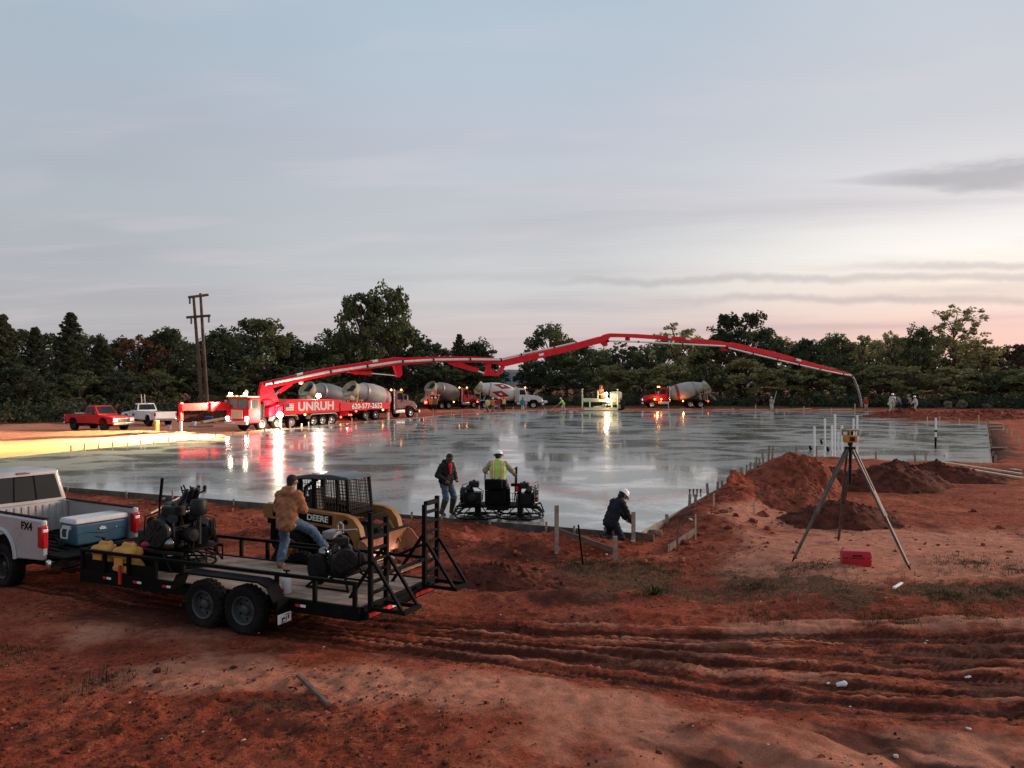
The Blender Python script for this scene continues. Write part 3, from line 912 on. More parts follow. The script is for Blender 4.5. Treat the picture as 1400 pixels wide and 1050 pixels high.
for k, (a, b, lb, w) in enumerate((((215, 675.5, 0.25), (252, 681, 0.2), 'pale batten, highest of the lumber heap behind the trailer', 0.06), ((223, 687, 0.1), (246, 680, 0.3), 'short bent pale board in the lumber heap behind the trailer', 0.09),
                                   ((260, 686, 0.1), (285, 673, 0.42), 'wide pale plank slanting up from the lumber heap onto the slab', 0.15), ((176, 690, 0.0), (246, 687, 0.05), 'long dark bar lying left of the lumber heap behind the trailer', 0.04),
                                   ((206, 706, 0.0), (245, 687, 0.2), 'thin stick slanting down the bank from the lumber heap', 0.035), ((250, 683, 0.2), (283, 676, 0.3), 'thin batten crossing the wide slanting plank', 0.05))):
    plank(P(*a), P(*b), lb, w, 0.04, M_wood3 if 'dark' in lb else M_wood2)
plank(P(408, 931, -0.24), P(449, 966, -0.24), 'dark stick lying alone on the foreground dirt', 0.05, 0.05, M_wood3, dz=0.02)
plank(P(1222, 811, 0.06), P(1233, 804, 0.06), 'short white offcut lying in the scrub right of the toolbox', 0.05, 0.03, M_white, dz=0.02)

# ---------------------------------------------------------------- heaps of dug earth
M_clod = pm('dug_red_earth', (0.20, 0.050, 0.027), 0.95, 0, 0.5, 3.5, 1.0, 12, dirt=0.5, dcol=(0.36, 0.11, 0.06), spec=0.15)
M_clod2 = pm('dug_dark_earth', (0.085, 0.023, 0.014), 0.95, 0, 0.5, 3.5, 1.0, 12, dirt=0.4, dcol=(0.17, 0.05, 0.03), spec=0.15)


oc = np.array([(1, 0, 0), (0, 1, 0), (-1, 0, 0), (0, -1, 0), (0, 0, 1), (0, 0, -1)], float)
ed_ = [(0, 1), (1, 2), (2, 3), (3, 0), (0, 4), (1, 4), (2, 4), (3, 4), (0, 5), (1, 5), (2, 5), (3, 5)]
mids = {e: 6 + i for i, e in enumerate(ed_)}
cv_ = np.concatenate([oc, np.array([(oc[a] + oc[b]) / np.linalg.norm(oc[a] + oc[b]) for a, b in ed_])])
mm = lambda a, b: mids.get((a, b), mids.get((b, a)))
cf = []
for a, b, c in [(0, 1, 4), (1, 2, 4), (2, 3, 4), (3, 0, 4), (1, 0, 5), (2, 1, 5), (3, 2, 5), (0, 3, 5)]:
    ab, bc, ca_ = mm(a, b), mm(b, c), mm(c, a)
    cf += [(a, ab, ca_), (ab, b, bc), (ca_, bc, c), (ab, bc, ca_)]
cf = np.array(cf)


def pile(label, x, y, rx, ry, h, seed, m, rz=0.0, rough=0.30, sharp=1.5):
    nr, na = 46, 120
    V, F = [], []
    z0 = g1(x, y)
    rr = np.linspace(0, 1.15, nr)[:, None]
    th = np.linspace(0, 2 * np.pi, na, endpoint=False)[None, :]
    edge = 1 + 0.28 * fbm(np.cos(th) * 1.3 + 5, np.sin(th) * 1.3 + 5, seed, 3)
    lx, ly = rr * np.cos(th) * rx * edge, rr * np.sin(th) * ry * edge
    c, s_ = math.cos(rz), math.sin(rz)
    wx, wy = x + lx * c - ly * s_, y + lx * s_ + ly * c
    zz = h * np.clip(1 - rr ** sharp, -0.15, 1) * (1 + 0.55 * fbm(wx * 0.9, wy * 0.9, seed + 3, 3))
    zz = zz + (rough * h * 0.8 * fbm(wx * 2.6, wy * 2.6, seed + 7, 5, 0.72) + 0.16 * rough * np.abs(fbm(wx * 5.5, wy * 5.5, seed + 5, 4, 0.7))) * (rr < 1.05) + 0.05 * fbm(wx * 9, wy * 9, seed + 9, 3, 0.7)
    zz = np.where(rr > 1.0, zz - 0.12, zz)
    V = np.stack([wx - x, wy - y, zz + 0 * wx + np.clip(gz(wx, wy) - z0, -0.3, 0.3) * 0.7], -1).reshape(-1, 3)
    i, j = np.meshgrid(np.arange(nr - 1), np.arange(na), indexing='ij')
    j2 = (j + 1) % na
    F = np.stack([i * na + j, (i + 1) * na + j, (i + 1) * na + j2, i * na + j2], -1).reshape(-1, 4)
    pr_ = np.random.default_rng(seed)
    nk = int(130 * math.sqrt(rx * ry))
    ci = pr_.integers(0, (nr - 3) * na, nk)
    big = 0.028 * pr_.lognormal(0, 0.45, nk) * (1 if y < 40 else 2.5)
    K = cv_[None] * (1 + pr_.normal(size=(nk, len(cv_), 1)) * 0.2) * big[:, None, None] * pr_.uniform(0.6, 1.3, (nk, 1, 3)) + V[ci][:, None, :]
    KF = (cf[None] + (np.arange(nk) * len(cv_))[:, None, None]).reshape(-1, 3) + len(V)
    F = np.concatenate([F[:, [0, 1, 2]], F[:, [0, 2, 3]], KF])
    V = np.concatenate([V, K.reshape(-1, 3)])
    o = put('dirt_pile', np_mesh('dirt_pile', V, F, m))
    o.location = (x, y, z0 - 0.02)
    return tag(o, label, 'dirt pile', 'heaps of dug earth')


pile('low dark clumpy dirt pile under the tripod legs', 8.7, 22.0, 1.75, 1.15, 0.50, 3, M_clod2, 0.15)
pile('tall bright red dirt mound beside the slab corner', 9.6, 27.6, 1.35, 2.2, 1.2, 11, M_clod, -0.2, 0.22)
pile('red dirt shoulder in front of the tall red mound', 8.4, 24.6, 1.5, 1.5, 0.50, 17, M_clod, 0.2, 0.25)
pile('dark dirt mound behind the laser tripod', 13.1, 29.2, 2.6, 1.8, 0.82, 23, M_clod2, 0.2, 0.3)
pile('dark dirt ridge sloping down towards the lumber planks', 15.9, 31.2, 2.4, 1.2, 0.55, 29, M_clod2, -0.2, 0.3)
pile('dark hollow heap between the two mounds behind the tripod', 11.5, 31.0, 1.4, 1.4, 0.5, 31, M_clod2)
pile('red dirt heap under the feet of the far worker group', 39.6, 85.6, 5.0, 3.2, 0.78, 37, M_clod, 0.2, 0.3, 3.5)
pile('long red dirt bank behind the far right slab edge', 48.0, 84.0, 10.0, 2.5, 0.75, 41, M_clod, 0.15, 0.35)
pile('brown dirt heap beyond the front outrigger leg', -27.5, 80.0, 5.0, 2.0, 1.05, 43, M_clod2, 0.1, 0.3)
pile('low dark red heap in the churned dirt right of the ramps', -0.2, 17.0, 1.7, 0.9, 0.24, 47, M_clod2, -0.3, 0.35)
# ---------------------------------------------------------------- trees
def leaf_mat(name, lo, hi):
    m = bpy.data.materials.new(name)
    m.use_nodes = True
    m.node_tree.nodes.clear()
    q = NT(m.node_tree)
    oi = q.n('ShaderNodeObjectInfo').outputs['Random']
    geo = q.n('ShaderNodeTexCoord').outputs['Object']
    nn = q.noise(geo, 0.9, 3.0, 0.6)
    ri = q.n('ShaderNodeNewGeometry').outputs['Random Per Island']
    c = q.mix(q.maprange(q.math('ADD', q.math('MULTIPLY', nn, 0.6), q.math('MULTIPLY', ri, 0.5)), 0.25, 0.85), lo, hi)
    c = q.mix(q.math('MULTIPLY', oi, 0.35), c, tuple(x * 0.6 for x in lo))
    b1 = q.n('ShaderNodeBsdfPrincipled', ins={'Base Color': c, 'Roughness': 0.75})
    b1.inputs['Specular IOR Level'].default_value = 0.2
    b2 = q.n('ShaderNodeBsdfTranslucent', ins={0: c})
    mx = q.n('ShaderNodeMixShader', ins={0: 0.38, 1: b1.outputs[0], 2: b2.outputs[0]})
    q.n('ShaderNodeOutputMaterial', ins={0: mx.outputs[0]})
    return m


LEAF = {'dark': leaf_mat('dark_foliage', (0.032, 0.046, 0.027), (0.100, 0.122, 0.064)),
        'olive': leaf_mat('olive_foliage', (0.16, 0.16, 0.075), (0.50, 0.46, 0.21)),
        'mid': leaf_mat('green_foliage', (0.054, 0.076, 0.038), (0.20, 0.222, 0.10)),
        'cedar': leaf_mat('cedar_foliage', (0.038, 0.050, 0.031), (0.118, 0.132, 0.074)),
        'dead': leaf_mat('russet_foliage', (0.06, 0.028, 0.014), (0.17, 0.085, 0.045)),
        'brush': leaf_mat('dry_brush', (0.045, 0.034, 0.018), (0.17, 0.13, 0.075))}
M_bark = pm('bark', (0.075, 0.055, 0.042), 0.95, 0, 0.4, 3, 0.8, 14)
M_pole = pm('creosoted_pole', (0.085, 0.06, 0.045), 0.9, 0, 0.4, 1.2, 0.5, 20)


def leaves(centres, radii, count, size, rng, flat=0.0, squash=1.0):
    """leaf faces scattered through soft balls"""
    C = np.repeat(np.asarray(centres), count, 0)
    Rr = np.repeat(np.asarray(radii), count)
    n = len(C)
    d = rng.normal(size=(n, 3))
    d /= np.linalg.norm(d, axis=1)[:, None]
    r = Rr * (rng.random(n) ** 0.45)
    p = C + d * r[:, None] * np.array([1, 1, squash])
    u = rng.normal(size=(n, 3))
    u /= np.linalg.norm(u, axis=1)[:, None]
    w = rng.normal(size=(n, 3))
    w[:, 2] *= (1 - flat)
    v = np.cross(u, w)
    v /= np.linalg.norm(v, axis=1)[:, None] + 1e-9
    s = size * rng.uniform(0.6, 1.4, n)[:, None]
    a, b = u * s, v * s * 0.6
    V = np.stack([p - a, p + b, p + a * 0.9, p - b], 1).reshape(-1, 3)
    return V


def proto(kind, seed):
    """unit tree 10 m high: trunk mesh and crown mesh"""
    rng = np.random.default_rng(seed)
    tr = MB()
    cen, rad = [], []
    sz, cnt = 0.17, 34
    if kind in ('oak', 'round', 'sparse'):
        base = {'oak': 3.0, 'round': 2.2, 'sparse': 3.2}[kind]
        tr.tube([(0, 0, -0.4), (0.05, 0, base * 0.6), (0.12, 0.05, base), (0.1, 0.1, 6.2)], [0.26, 0.2, 0.16, 0.06], 8)
        nl = {'oak': 24, 'round': 30, 'sparse': 22}[kind]
        for i in range(nl):
            h = base + (9.6 - base) * ((i + 0.5) / nl) ** 0.9 + rng.normal() * 0.3
            t = (h - base * 0.6) / (9.7 - base * 0.6)
            w = {'oak': 3.5, 'round': 2.9, 'sparse': 2.5}[kind] * math.sqrt(max(0.03, 1 - (2 * t - 0.95) ** 2)) * rng.uniform(0.5, 1.08)
            a = i * 2.4 + rng.normal() * 0.4
            c = np.array([math.cos(a) * w, math.sin(a) * w, min(h, 9.6)])
            tr.tube([(0.1, 0.05, max(base * 0.7, h - 2.2 - w * 0.3)), (c[0] * 0.55, c[1] * 0.55, h - 0.8), tuple(c)], [0.09, 0.06, 0.02], 5)
            big = {'oak': 1.15, 'round': 1.05, 'sparse': 0.75}[kind] * rng.uniform(0.75, 1.2)
            for j in range({'oak': 8, 'round': 8, 'sparse': 6}[kind]):
                o = rng.normal(size=3)
                o /= np.linalg.norm(o)
                cen.append(c + o * big * rng.uniform(0.4, 1.0) * np.array([1, 1, 0.75]))
                rad.append(big * rng.uniform(0.30, 0.55))
        if kind == 'sparse':
            cnt, sz = 20, 0.15
    elif kind == 'cedar':
        tr.tube([(0, 0, -0.4), (0, 0, 5), (0.05, 0, 9.9)], [0.2, 0.13, 0.02], 7)
        for i in range(110):
            t = (i + 0.5) / 110
            h = 0.4 + 9.4 * t
            w = 2.5 * (1 - t) ** 0.85 * rng.uniform(0.6, 1.08) + 0.10
            a = i * 2.4
            tr.tube([(0, 0, h), (math.cos(a) * w * 0.9, math.sin(a) * w * 0.9, h + 0.2 * w)], [0.035, 0.012], 4)
            for f in (0.4, 0.72, 1.0):
                cen.append(np.array([math.cos(a) * w * f, math.sin(a) * w * f, h + 0.28 * w * f + rng.normal() * 0.08]))
                rad.append((0.44 - 0.18 * f) * (1.1 - 0.6 * t))
        cnt, sz = 26, 0.12
    elif kind == 'bare':
        tr.tube([(0, 0, -0.4), (0.1, 0, 4), (0.2, 0.1, 9.4)], [0.16, 0.11, 0.02], 7)
        for i in range(34):
            h = 2.6 + 6.6 * (i / 34)
            a = i * 2.4
            w = 2.4 * (1 - 0.55 * (i / 34)) * rng.uniform(0.6, 1.1)
            e = np.array([math.cos(a) * w, math.sin(a) * w, h + 1.3 + rng.normal() * 0.4])
            tr.tube([(0.1, 0.05, h), tuple(e * [0.6, 0.6, 1] - [0, 0, 0.5]), tuple(e)], [0.05, 0.03, 0.008], 5)
            for j in range(4):
                tw = e + rng.normal(size=3) * [0.5, 0.5, 0.6]
                tr.tube([tuple(e * [0.7, 0.7, 1] - [0, 0, 0.4]), tuple(tw)], [0.018, 0.005], 4)
                cen.append(tw)
                rad.append(rng.uniform(0.2, 0.42))
        cnt, sz = 30, 0.13
    V = leaves(cen, rad, cnt, sz, rng)
    F = np.arange(len(V)).reshape(-1, 4)
    return tr.mesh(kind + '_trunk', M_bark), V, F


PROTO = {}
def get_proto(kind, seed, col):
    if (kind, seed) not in PROTO:
        PROTO[kind, seed] = proto(kind, seed)
    tm, V, F = PROTO[kind, seed]
    key = (kind, seed, col)
    if key not in PROTO:
        PROTO[key] = np_mesh(kind + '_crown', V, F, LEAF[col], False)
    return tm, PROTO[key]


ty = lambda px: float(np.interp(px, [-250, 0, 200, 300, 450, 700, 1000, 1400, 1650], [78, 86, 100, 110, 124, 138, 134, 124, 118]))
ntree = {}
LOOK = {'oak': 'spreading oak', 'round': 'bushy round tree', 'sparse': 'loose-leaved tree', 'cedar': 'pointed cedar', 'bare': 'thin open-crowned tree'}
CLOOK = {'dark': 'very dark', 'olive': 'yellowish olive', 'mid': 'deep green', 'cedar': 'dark green', 'dead': 'russet brown', 'brush': 'dry brown'}
NAMES = {'oak': 'oak_tree', 'round': 'broadleaf_tree', 'sparse': 'broadleaf_tree', 'cedar': 'cedar_tree', 'bare': 'thin_tree'}
def tree(px, top, wpx, kind, col, seed=1, dyy=0.0, label=None, row='the front row'):
    y = ty(px) + dyy
    x = (px - 700) / FPX * y
    z0 = g1(x, y) - 0.1
    h = CAM_H - (top - HOR) / FPX * y - z0
    w = wpx / FPX * y
    sxy = w / {'oak': 8.0, 'round': 6.8, 'sparse': 6.0, 'cedar': 5.0, 'bare': 5.0}[kind]
    tm, cm = get_proto(kind, seed, col)
    key = (kind, col, row)
    ntree[key] = ntree.get(key, 0) + 1
    t = thing(NAMES[kind], label or '%s %s, %s from the left of its kind in %s' % (CLOOK[col], LOOK[kind], ORD[ntree[key] - 1], row), 'tree', (x, y, z0), random.uniform(0, 6.28), 'trees along the far side of the site')
    t.scale = (sxy, sxy, h / 10.0)
    put('trunk', tm, t)
    put('crown', cm, t)
    return t


front = [  # px, top row, width, kind, colour, seed
    (-300, 440, 120, 'round', 'dark', 2), (-235, 436, 110, 'cedar', 'cedar', 3), (-165, 446, 120, 'oak', 'dark', 1), (-95, 428, 100, 'cedar', 'cedar', 1), (-45, 450, 110, 'round', 'dark', 1), (4, 430, 90, 'cedar', 'cedar', 2), (48, 446, 85, 'cedar', 'cedar', 1), (97, 426, 100, 'cedar', 'cedar', 3),
    (138, 462, 80, 'cedar', 'cedar', 2), (188, 457, 92, 'sparse', 'dead', 1), (232, 448, 90, 'round', 'dark', 1), (300, 453, 105, 'oak', 'dark', 1), (352, 434, 130, 'oak', 'mid', 2),
    (405, 468, 90, 'round', 'dark', 2), (448, 462, 80, 'round', 'mid', 3), (494, 399, 86, 'round', 'mid', 1), (531, 395, 84, 'round', 'mid', 3), (583, 466, 90, 'oak', 'dark', 2), (628, 456, 64, 'cedar', 'cedar', 3), (655, 468, 75, 'round', 'dark', 3),
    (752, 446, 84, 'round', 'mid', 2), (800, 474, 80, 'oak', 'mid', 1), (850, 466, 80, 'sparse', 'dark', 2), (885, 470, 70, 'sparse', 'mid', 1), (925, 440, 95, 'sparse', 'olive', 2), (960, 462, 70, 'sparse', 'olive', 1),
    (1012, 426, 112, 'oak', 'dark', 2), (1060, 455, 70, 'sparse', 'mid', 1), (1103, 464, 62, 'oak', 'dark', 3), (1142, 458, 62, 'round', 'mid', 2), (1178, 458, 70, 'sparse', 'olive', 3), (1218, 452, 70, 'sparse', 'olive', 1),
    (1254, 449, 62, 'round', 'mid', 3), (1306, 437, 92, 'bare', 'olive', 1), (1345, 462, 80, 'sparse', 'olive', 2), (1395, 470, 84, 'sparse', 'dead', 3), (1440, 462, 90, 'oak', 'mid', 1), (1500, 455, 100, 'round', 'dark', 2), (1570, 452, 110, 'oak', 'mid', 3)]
for a in front:
    tree(*a)
k = 0
back = [(20, 445), (72, 452), (120, 456), (165, 463), (212, 462), (262, 466), (325, 452), (380, 455), (425, 478), (475, 452), (545, 440), (605, 474), (640, 474), (775, 470), (822, 476), (868, 478), (905, 466), (945, 458), (985, 452),
        (1038, 446), (1082, 464), (1122, 465), (1160, 466), (1200, 464), (1238, 462), (1280, 456), (1325, 464), (1370, 474), (1415, 470)]
for i, (px, top) in enumerate(back):
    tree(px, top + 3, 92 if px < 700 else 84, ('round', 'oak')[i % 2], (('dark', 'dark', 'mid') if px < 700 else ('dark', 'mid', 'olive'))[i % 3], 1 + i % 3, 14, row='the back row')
fill = [(30, 500, 90), (110, 505, 90), (165, 508, 80), (215, 505, 80), (270, 505, 90), (335, 505, 100), (395, 500, 100), (445, 498, 90), (560, 490, 90), (610, 500, 80), (650, 502, 80), (680, 512, 50), (728, 498, 60), (785, 500, 80), (838, 500, 70), (875, 502, 70),
        (915, 498, 80), (965, 498, 80), (1020, 490, 90), (1070, 498, 80), (1115, 500, 80), (1160, 500, 80), (1205, 500, 80), (1250, 500, 80), (1300, 502, 90), (1350, 504, 90), (1398, 505, 90)]
for i, (px, top, w) in enumerate(fill):
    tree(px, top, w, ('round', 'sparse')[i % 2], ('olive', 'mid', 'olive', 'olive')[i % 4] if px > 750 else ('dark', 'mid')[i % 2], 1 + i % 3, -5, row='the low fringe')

# undergrowth at the foot of the wood: one uncountable mass
rng = np.random.default_rng(3)
pxs = rng.uniform(-120, 1520, 1700)
cen, rad = [], []
for p in pxs:
    y = ty(p) - rng.uniform(5, 13) + 16 * (rng.random() < 0.35)
    x = (p - 700) / FPX * y
    h = rng.uniform(0.2, 2.4) * (0.6 if 640 < p < 735 else 1)
    cen.append((x, y, g1(x, y) + h * 0.55))
    rad.append(0.35 + h * 0.45)
cen, rad = np.array(cen), np.array(rad)
dark = rng.random(len(cen)) < 0.8
for nm, sel, mt in (('undergrowth', dark, LEAF['dark']), ('dry_weeds', ~dark, LEAF['brush'])):
    V = leaves(cen[sel], rad[sel] * (1 if nm == 'undergrowth' else 0.7), 46, 0.16, rng, squash=0.8)
    o = put(nm, np_mesh(nm, V, np.arange(len(V)).reshape(-1, 4), mt, False))
    tag(o, 'dark green undergrowth along the foot of the trees' if nm == 'undergrowth' else 'dry brown weeds along the foot of the trees', 'undergrowth', None, 'stuff')
# pale shrubs at the edge of the clearing
def shrub(px, top, bot, wpx, y, label, col='brush', seed=1):
    rr = np.random.default_rng(seed)
    p = deep(px, bot, y)
    w, h = wpx / FPX * y, (bot - top) / FPX * y
    c = np.stack([rr.normal(0, w * 0.22, 26), rr.normal(0, w * 0.22, 26), rr.uniform(0.1, 0.85, 26) * h], 1)
    V = leaves(c, np.full(26, h * 0.24), 40, 0.09, rr)
    t = thing('shrub', label, 'shrub', (p.x, p.y, g1(p.x, p.y)), 0, 'pale shrubs at the wood edge')
    put('foliage', np_mesh('foliage', V, np.arange(len(V)).reshape(-1, 4), LEAF[col], False), t)
    b = MB()
    for i in range(7):
        b.tube([(0, 0, -0.1), tuple(c[i] * [0.6, 0.6, 0.7]), tuple(c[i])], [0.03, 0.02, 0.008], 5)
    b.build('stem', M_bark, t)
LEAF['pale'] = leaf_mat('pale_seed_heads', (0.16, 0.14, 0.10), (0.42, 0.38, 0.30))
shrub(8, 562, 577, 22, 80, 'pale dry shrub at the far left wood edge', 'pale', 1)
shrub(72, 563, 577, 16, 80, 'pale dry shrub left of the red pickup, the larger one', 'pale', 2)
shrub(90, 566, 577, 12, 80, 'pale dry shrub nearest the tail of the red pickup', 'pale', 3)
shrub(1296, 556, 566, 8, 112, 'small pale shrub at the right wood edge', 'pale', 4)
shrub(1315, 553, 566, 11, 112, 'bigger pale shrub at the right wood edge', 'pale', 5)
shrub(1350, 561, 568, 8, 112, 'low pale tuft at the far right wood edge', 'pale', 6)

# two-pole power line structure
y0 = 92.0
pr = thing('utility_pole', 'wooden two-pole power line frame with two crossarms before the trees', 'utility pole', (deep(276, 560, y0).x, y0, -0.3))
def lp(px, py, dy=0.0):
    p = deep(px, py, y0 + dy)
    return (p.x - pr.location.x, dy, p.z + 0.3)
for nm, a, b in (('pole', (277, 566), (264.5, 404)), ('pole', (284, 566), (274, 401))):
    MB().tube([lp(*a), lp(*b)], [0.23, 0.14], 10).build(nm, M_pole, pr)
for a, b in (((257.5, 406.5), (285, 403)), ((255, 434), (287.5, 431.5))):
    MB().bar(lp(*a, -0.35), lp(*b, -0.35), 0.22, 0.26).build('crossarm', M_pole, pr)
    MB().bar(lp(*a, 0.35), lp(*b, 0.35), 0.18, 0.22).build('crossarm', M_pole, pr)
for px, py in ((259.5, 407), (261.5, 434.5), (285.5, 432.5)):
    b = MB()
    for k in range(7):
        p = Vector(lp(px, py + 1.0 + k * 1.1))
        b.cyl(p, p - Vector((0, 0, 0.06)), 0.13, 0.09, 8)
    b.cyl(lp(px, py), lp(px, py + 9), 0.02, 0.02, 6)
    b.build('insulator_string', M_dark, pr)
# ---------------------------------------------------------------- wheels
WH = {}
def wheel(parent, loc, r, w, rim_mat, side=1, tyre_mat=None, lugs=8):
    """tyre with a rim; the wheel axis is the local y axis, side = +1 outward to +y"""
    tyre_mat = tyre_mat or M_rubber
    key = (round(r, 3), round(w, 3), rim_mat.name, side, tyre_mat.name)
    if key not in WH:
        ri = r * 0.60
        h = w / 2
        prof = [(ri, -h * 0.8), (r * 0.86, -h), (r * 0.965, -h * 0.86), (r, -h * 0.55), (r, h * 0.55), (r * 0.965, h * 0.86), (r * 0.86, h), (ri, h * 0.8)]
        t = MB().lathe(prof, (0, 0, 0), (0, 1, 0), 36, False)
        t.cyl((0, -h * 0.1 * side, 0), (0, -h * 0.2 * side, 0), ri * 1.02, None, 24)
        for k in range(26):                       # tread blocks
            a = 2 * math.pi * k / 26
            for s in (-1, 1):
                aa = a + (0.06 if s > 0 else -0.06)
                c = Vector((math.cos(aa) * r * 1.004, s * h * 0.42, math.sin(aa) * r * 1.004))
                m = Matrix.Rotation(-aa, 3, 'Y')
                t.box(c, (0.03 * r / 0.4, h * 0.62, r * 0.13), m)
        b = MB()
        o = side * h
        b.lathe([(ri * 1.0, o * 0.82), (ri * 0.97, o * 0.92), (ri * 0.88, o * 0.80), (ri * 0.82, o * 0.05), (ri * 0.50, o * -0.05), (ri * 0.36, o * 0.10), (ri * 0.30, o * 0.55), (ri * 0.22, o * 0.62), (0.0, o * 0.62)], (0, 0, 0), (0, 1, 0), 28, False)
        for k in range(lugs):
            a = 2 * math.pi * k / lugs
            c = Vector((math.cos(a) * ri * 0.43, o * 0.02, math.sin(a) * ri * 0.43))
            b.cyl(c, c + Vector((0, o * 0.16, 0)), ri * 0.05, None, 6)
            a += math.pi / lugs
            c = Vector((math.cos(a) * ri * 0.66, o * 0.0, math.sin(a) * ri * 0.66))
            t.cyl(c - Vector((0, 0.004 * side, 0)), c + Vector((0, o * 0.06, 0)), ri * 0.10, None, 10)  # dark discs stand in for the shade in the rim holes
        WH[key] = (t.mesh('tyre', tyre_mat, 30), b.mesh('rim', rim_mat, 30))
    tm, rm = WH[key]
    t = put('tyre', tm, parent)
    t.location = loc
    put('rim', rm, t)
    return t


def lamp_light(name, loc, energy, color, radius=0.08, spot=None):
    d = bpy.data.lights.new(name, 'SPOT' if spot else 'POINT')
    d.energy, d.color, d.shadow_soft_size = energy, color, radius
    o = bpy.data.objects.new(name, d)
    COL.objects.link(o)
    o.location = loc
    if spot:
        d.spot_size, d.spot_blend = R(spot[1]), 0.7
        o.rotation_euler = (Vector(spot[0]) - Vector(loc)).to_track_quat('-Z', 'Y').to_euler()
    o['kind'] = 'helper'
    return o


# ---------------------------------------------------------------- pickups
def arch(cx, r, z0, n=12):
    """wheel opening along the sill, front to rear is +x: points from +x to -x"""
    return [(cx + r * math.cos(math.pi * k / n), z0 + max(0.0, r * math.sin(math.pi * k / n))) for k in range(n + 1)]


def pickup(name, label, loc, rz, paint, rim_mat, rt=0.22, cabx=(-0.75, 0.85), bed_open=False, r=0.41, L=(-2.9, 3.0), hood=1.12, belt=1.20, roof=1.95, rail=1.28, wb=(-1.75, 1.95), dirt_flare=None, group=None, lower=0.52):
    t = thing(name, label, 'pickup truck', loc, rz, group)
    xr, xf = L
    a0, a1 = wb
    hw = 0.99
    ar = r + 0.09
    # bed sides, each with its own wheel opening
    cb = cabx[0]
    poly = [(xr, lower + 0.06)] + [] + [(xr, rail), (cb, rail)] + [(cb, lower)] + arch(a0, ar, lower)
    for s in (1, -1):
        b = MB().prism(poly, s * (hw - 0.11), s * hw)
        b.build('bed_side', paint, t, 0.03)
        # flared arch lip
        pts = [(a0 + (ar + 0.01) * math.cos(math.pi * k / 14), s * (hw + 0.012), lower + (ar + 0.01) * math.sin(math.pi * k / 14)) for k in range(15)]
        MB().tube(pts, 0.045, 8).build('fender_flare', dirt_flare or paint, t)
        b = MB().bx(xr + 0.06, cb - 0.02, s * (hw - 0.115) - 0.05, s * (hw - 0.115) + 0.05, rail + 0.003, rail + 0.028)
        b.build('rail_cap', M_black, t, 0.008)
    b = MB().bx(xr, cb, -hw + 0.113, hw - 0.113, 0.74, 0.78)
    for k in range(9):
        y = -0.8 + 0.2 * k
        b.bx(xr + 0.03, cb - 0.03, y - 0.05, y + 0.05, 0.781, 0.80)
    b.build('bed_floor', M_black if bed_open else M_dark, t)
    b = MB().bx(cb - 0.055, cb - 0.004, -hw + 0.113, hw - 0.113, 0.781, rail - 0.02)
    for k in range(12):
        y = -0.82 + 0.149 * k
        b.bx(cb - 0.075, cb - 0.056, y - 0.045, y + 0.045, 0.80, rail - 0.05)
    b.build('bed_front_wall', paint, t, 0.008)
    for s in (1, -1):                             # wheel wells inside the bed
        MB().prism([(a0 + 0.5 * math.cos(math.pi * k / 10), 0.781 + 0.24 * math.sin(math.pi * k / 10)) for k in range(11)], s * 0.60, s * (hw - 0.113)).build('wheel_well', M_black, t)
    if bed_open:
        tg = MB().bx(xr - 0.60, xr - 0.01, -hw + 0.09, hw - 0.09, 0.735, 0.79)
        tg.build('tailgate', M_black, t, 0.012)
    else:
        MB().bx(xr - 0.02, xr + 0.05, -hw + 0.10, hw - 0.10, 0.70, rail - 0.01).build('tailgate', paint, t, 0.02)
    # front half: doors, fenders and hood in one skin
    poly = [(cb + 0.012, lower), (cb + 0.012, belt), (cabx[1], belt - 0.02), (cabx[1] + 0.35, hood + 0.03), (xf - 0.25, hood - 0.06), (xf, hood - 0.14), (xf, lower + 0.05)] + arch(a1, ar, lower)
    MB().prism(poly, -hw, hw).build('body', paint, t, 0.05)
    for s in (1, -1):
        pts = [(a1 + (ar + 0.01) * math.cos(math.pi * k / 14), s * (hw + 0.012), lower + (ar + 0.01) * math.sin(math.pi * k / 14)) for k in range(15)]
        MB().tube(pts, 0.04, 8).build('fender_flare', dirt_flare or paint, t)
        for x in ((cabx[0] + 0.06), (cabx[0] + cabx[1]) / 2 - 0.1, cabx[1] - 0.02):
            MB().bx(x - 0.006, x + 0.006, s * hw - 0.002, s * hw + 0.004, lower + 0.1, belt - 0.03).build('door_seam', M_black, t)
        for x in (cabx[0] + 0.28, (cabx[0] + cabx[1]) / 2 + 0.1):
            MB().bx(x - 0.09, x + 0.09, s * hw + 0.002, s * hw + 0.03, belt - 0.16, belt - 0.125).build('door_handle', M_black, t, 0.008)
        MB().bx(cabx[1] - 0.16, cabx[1] - 0.06, s * (hw + 0.03), s * (hw + 0.25), belt + 0.06, belt + 0.30).build('side_mirror', M_black, t, 0.03)
    # cab
    x0, x1 = cabx[0] + 0.015, cabx[1]
    MB().frus((x0, x1, -hw + 0.06, hw - 0.06, belt - 0.01), (x0 + rt, x1 - 0.62, -hw + 0.24, hw - 0.24, roof)).build('cab', paint, t, 0.07, seg=3)
    def lerp(a, b, f):
        return a + (b - a) * f
    def cabpt(fx, sy, fz, o=0.0):
        """fx 0 rear .. 1 front, sy -1..1, fz 0 belt .. 1 roof"""
        xa, xb = lerp(x0, x0 + rt, fz), lerp(x1, x1 - 0.62, fz)
        yy = lerp(hw - 0.06, hw - 0.24, fz)
        return Vector((lerp(xa, xb, fx), sy * yy, lerp(belt, roof, fz)))
    def pane(nm, pts, n):
        nn = Vector(n)
        MB().quad([p + nn * 0.004 for p in pts], 0.012).build(nm, M_glass, t)
    nr = Vector((-(roof - belt), 0, rt)).normalized()
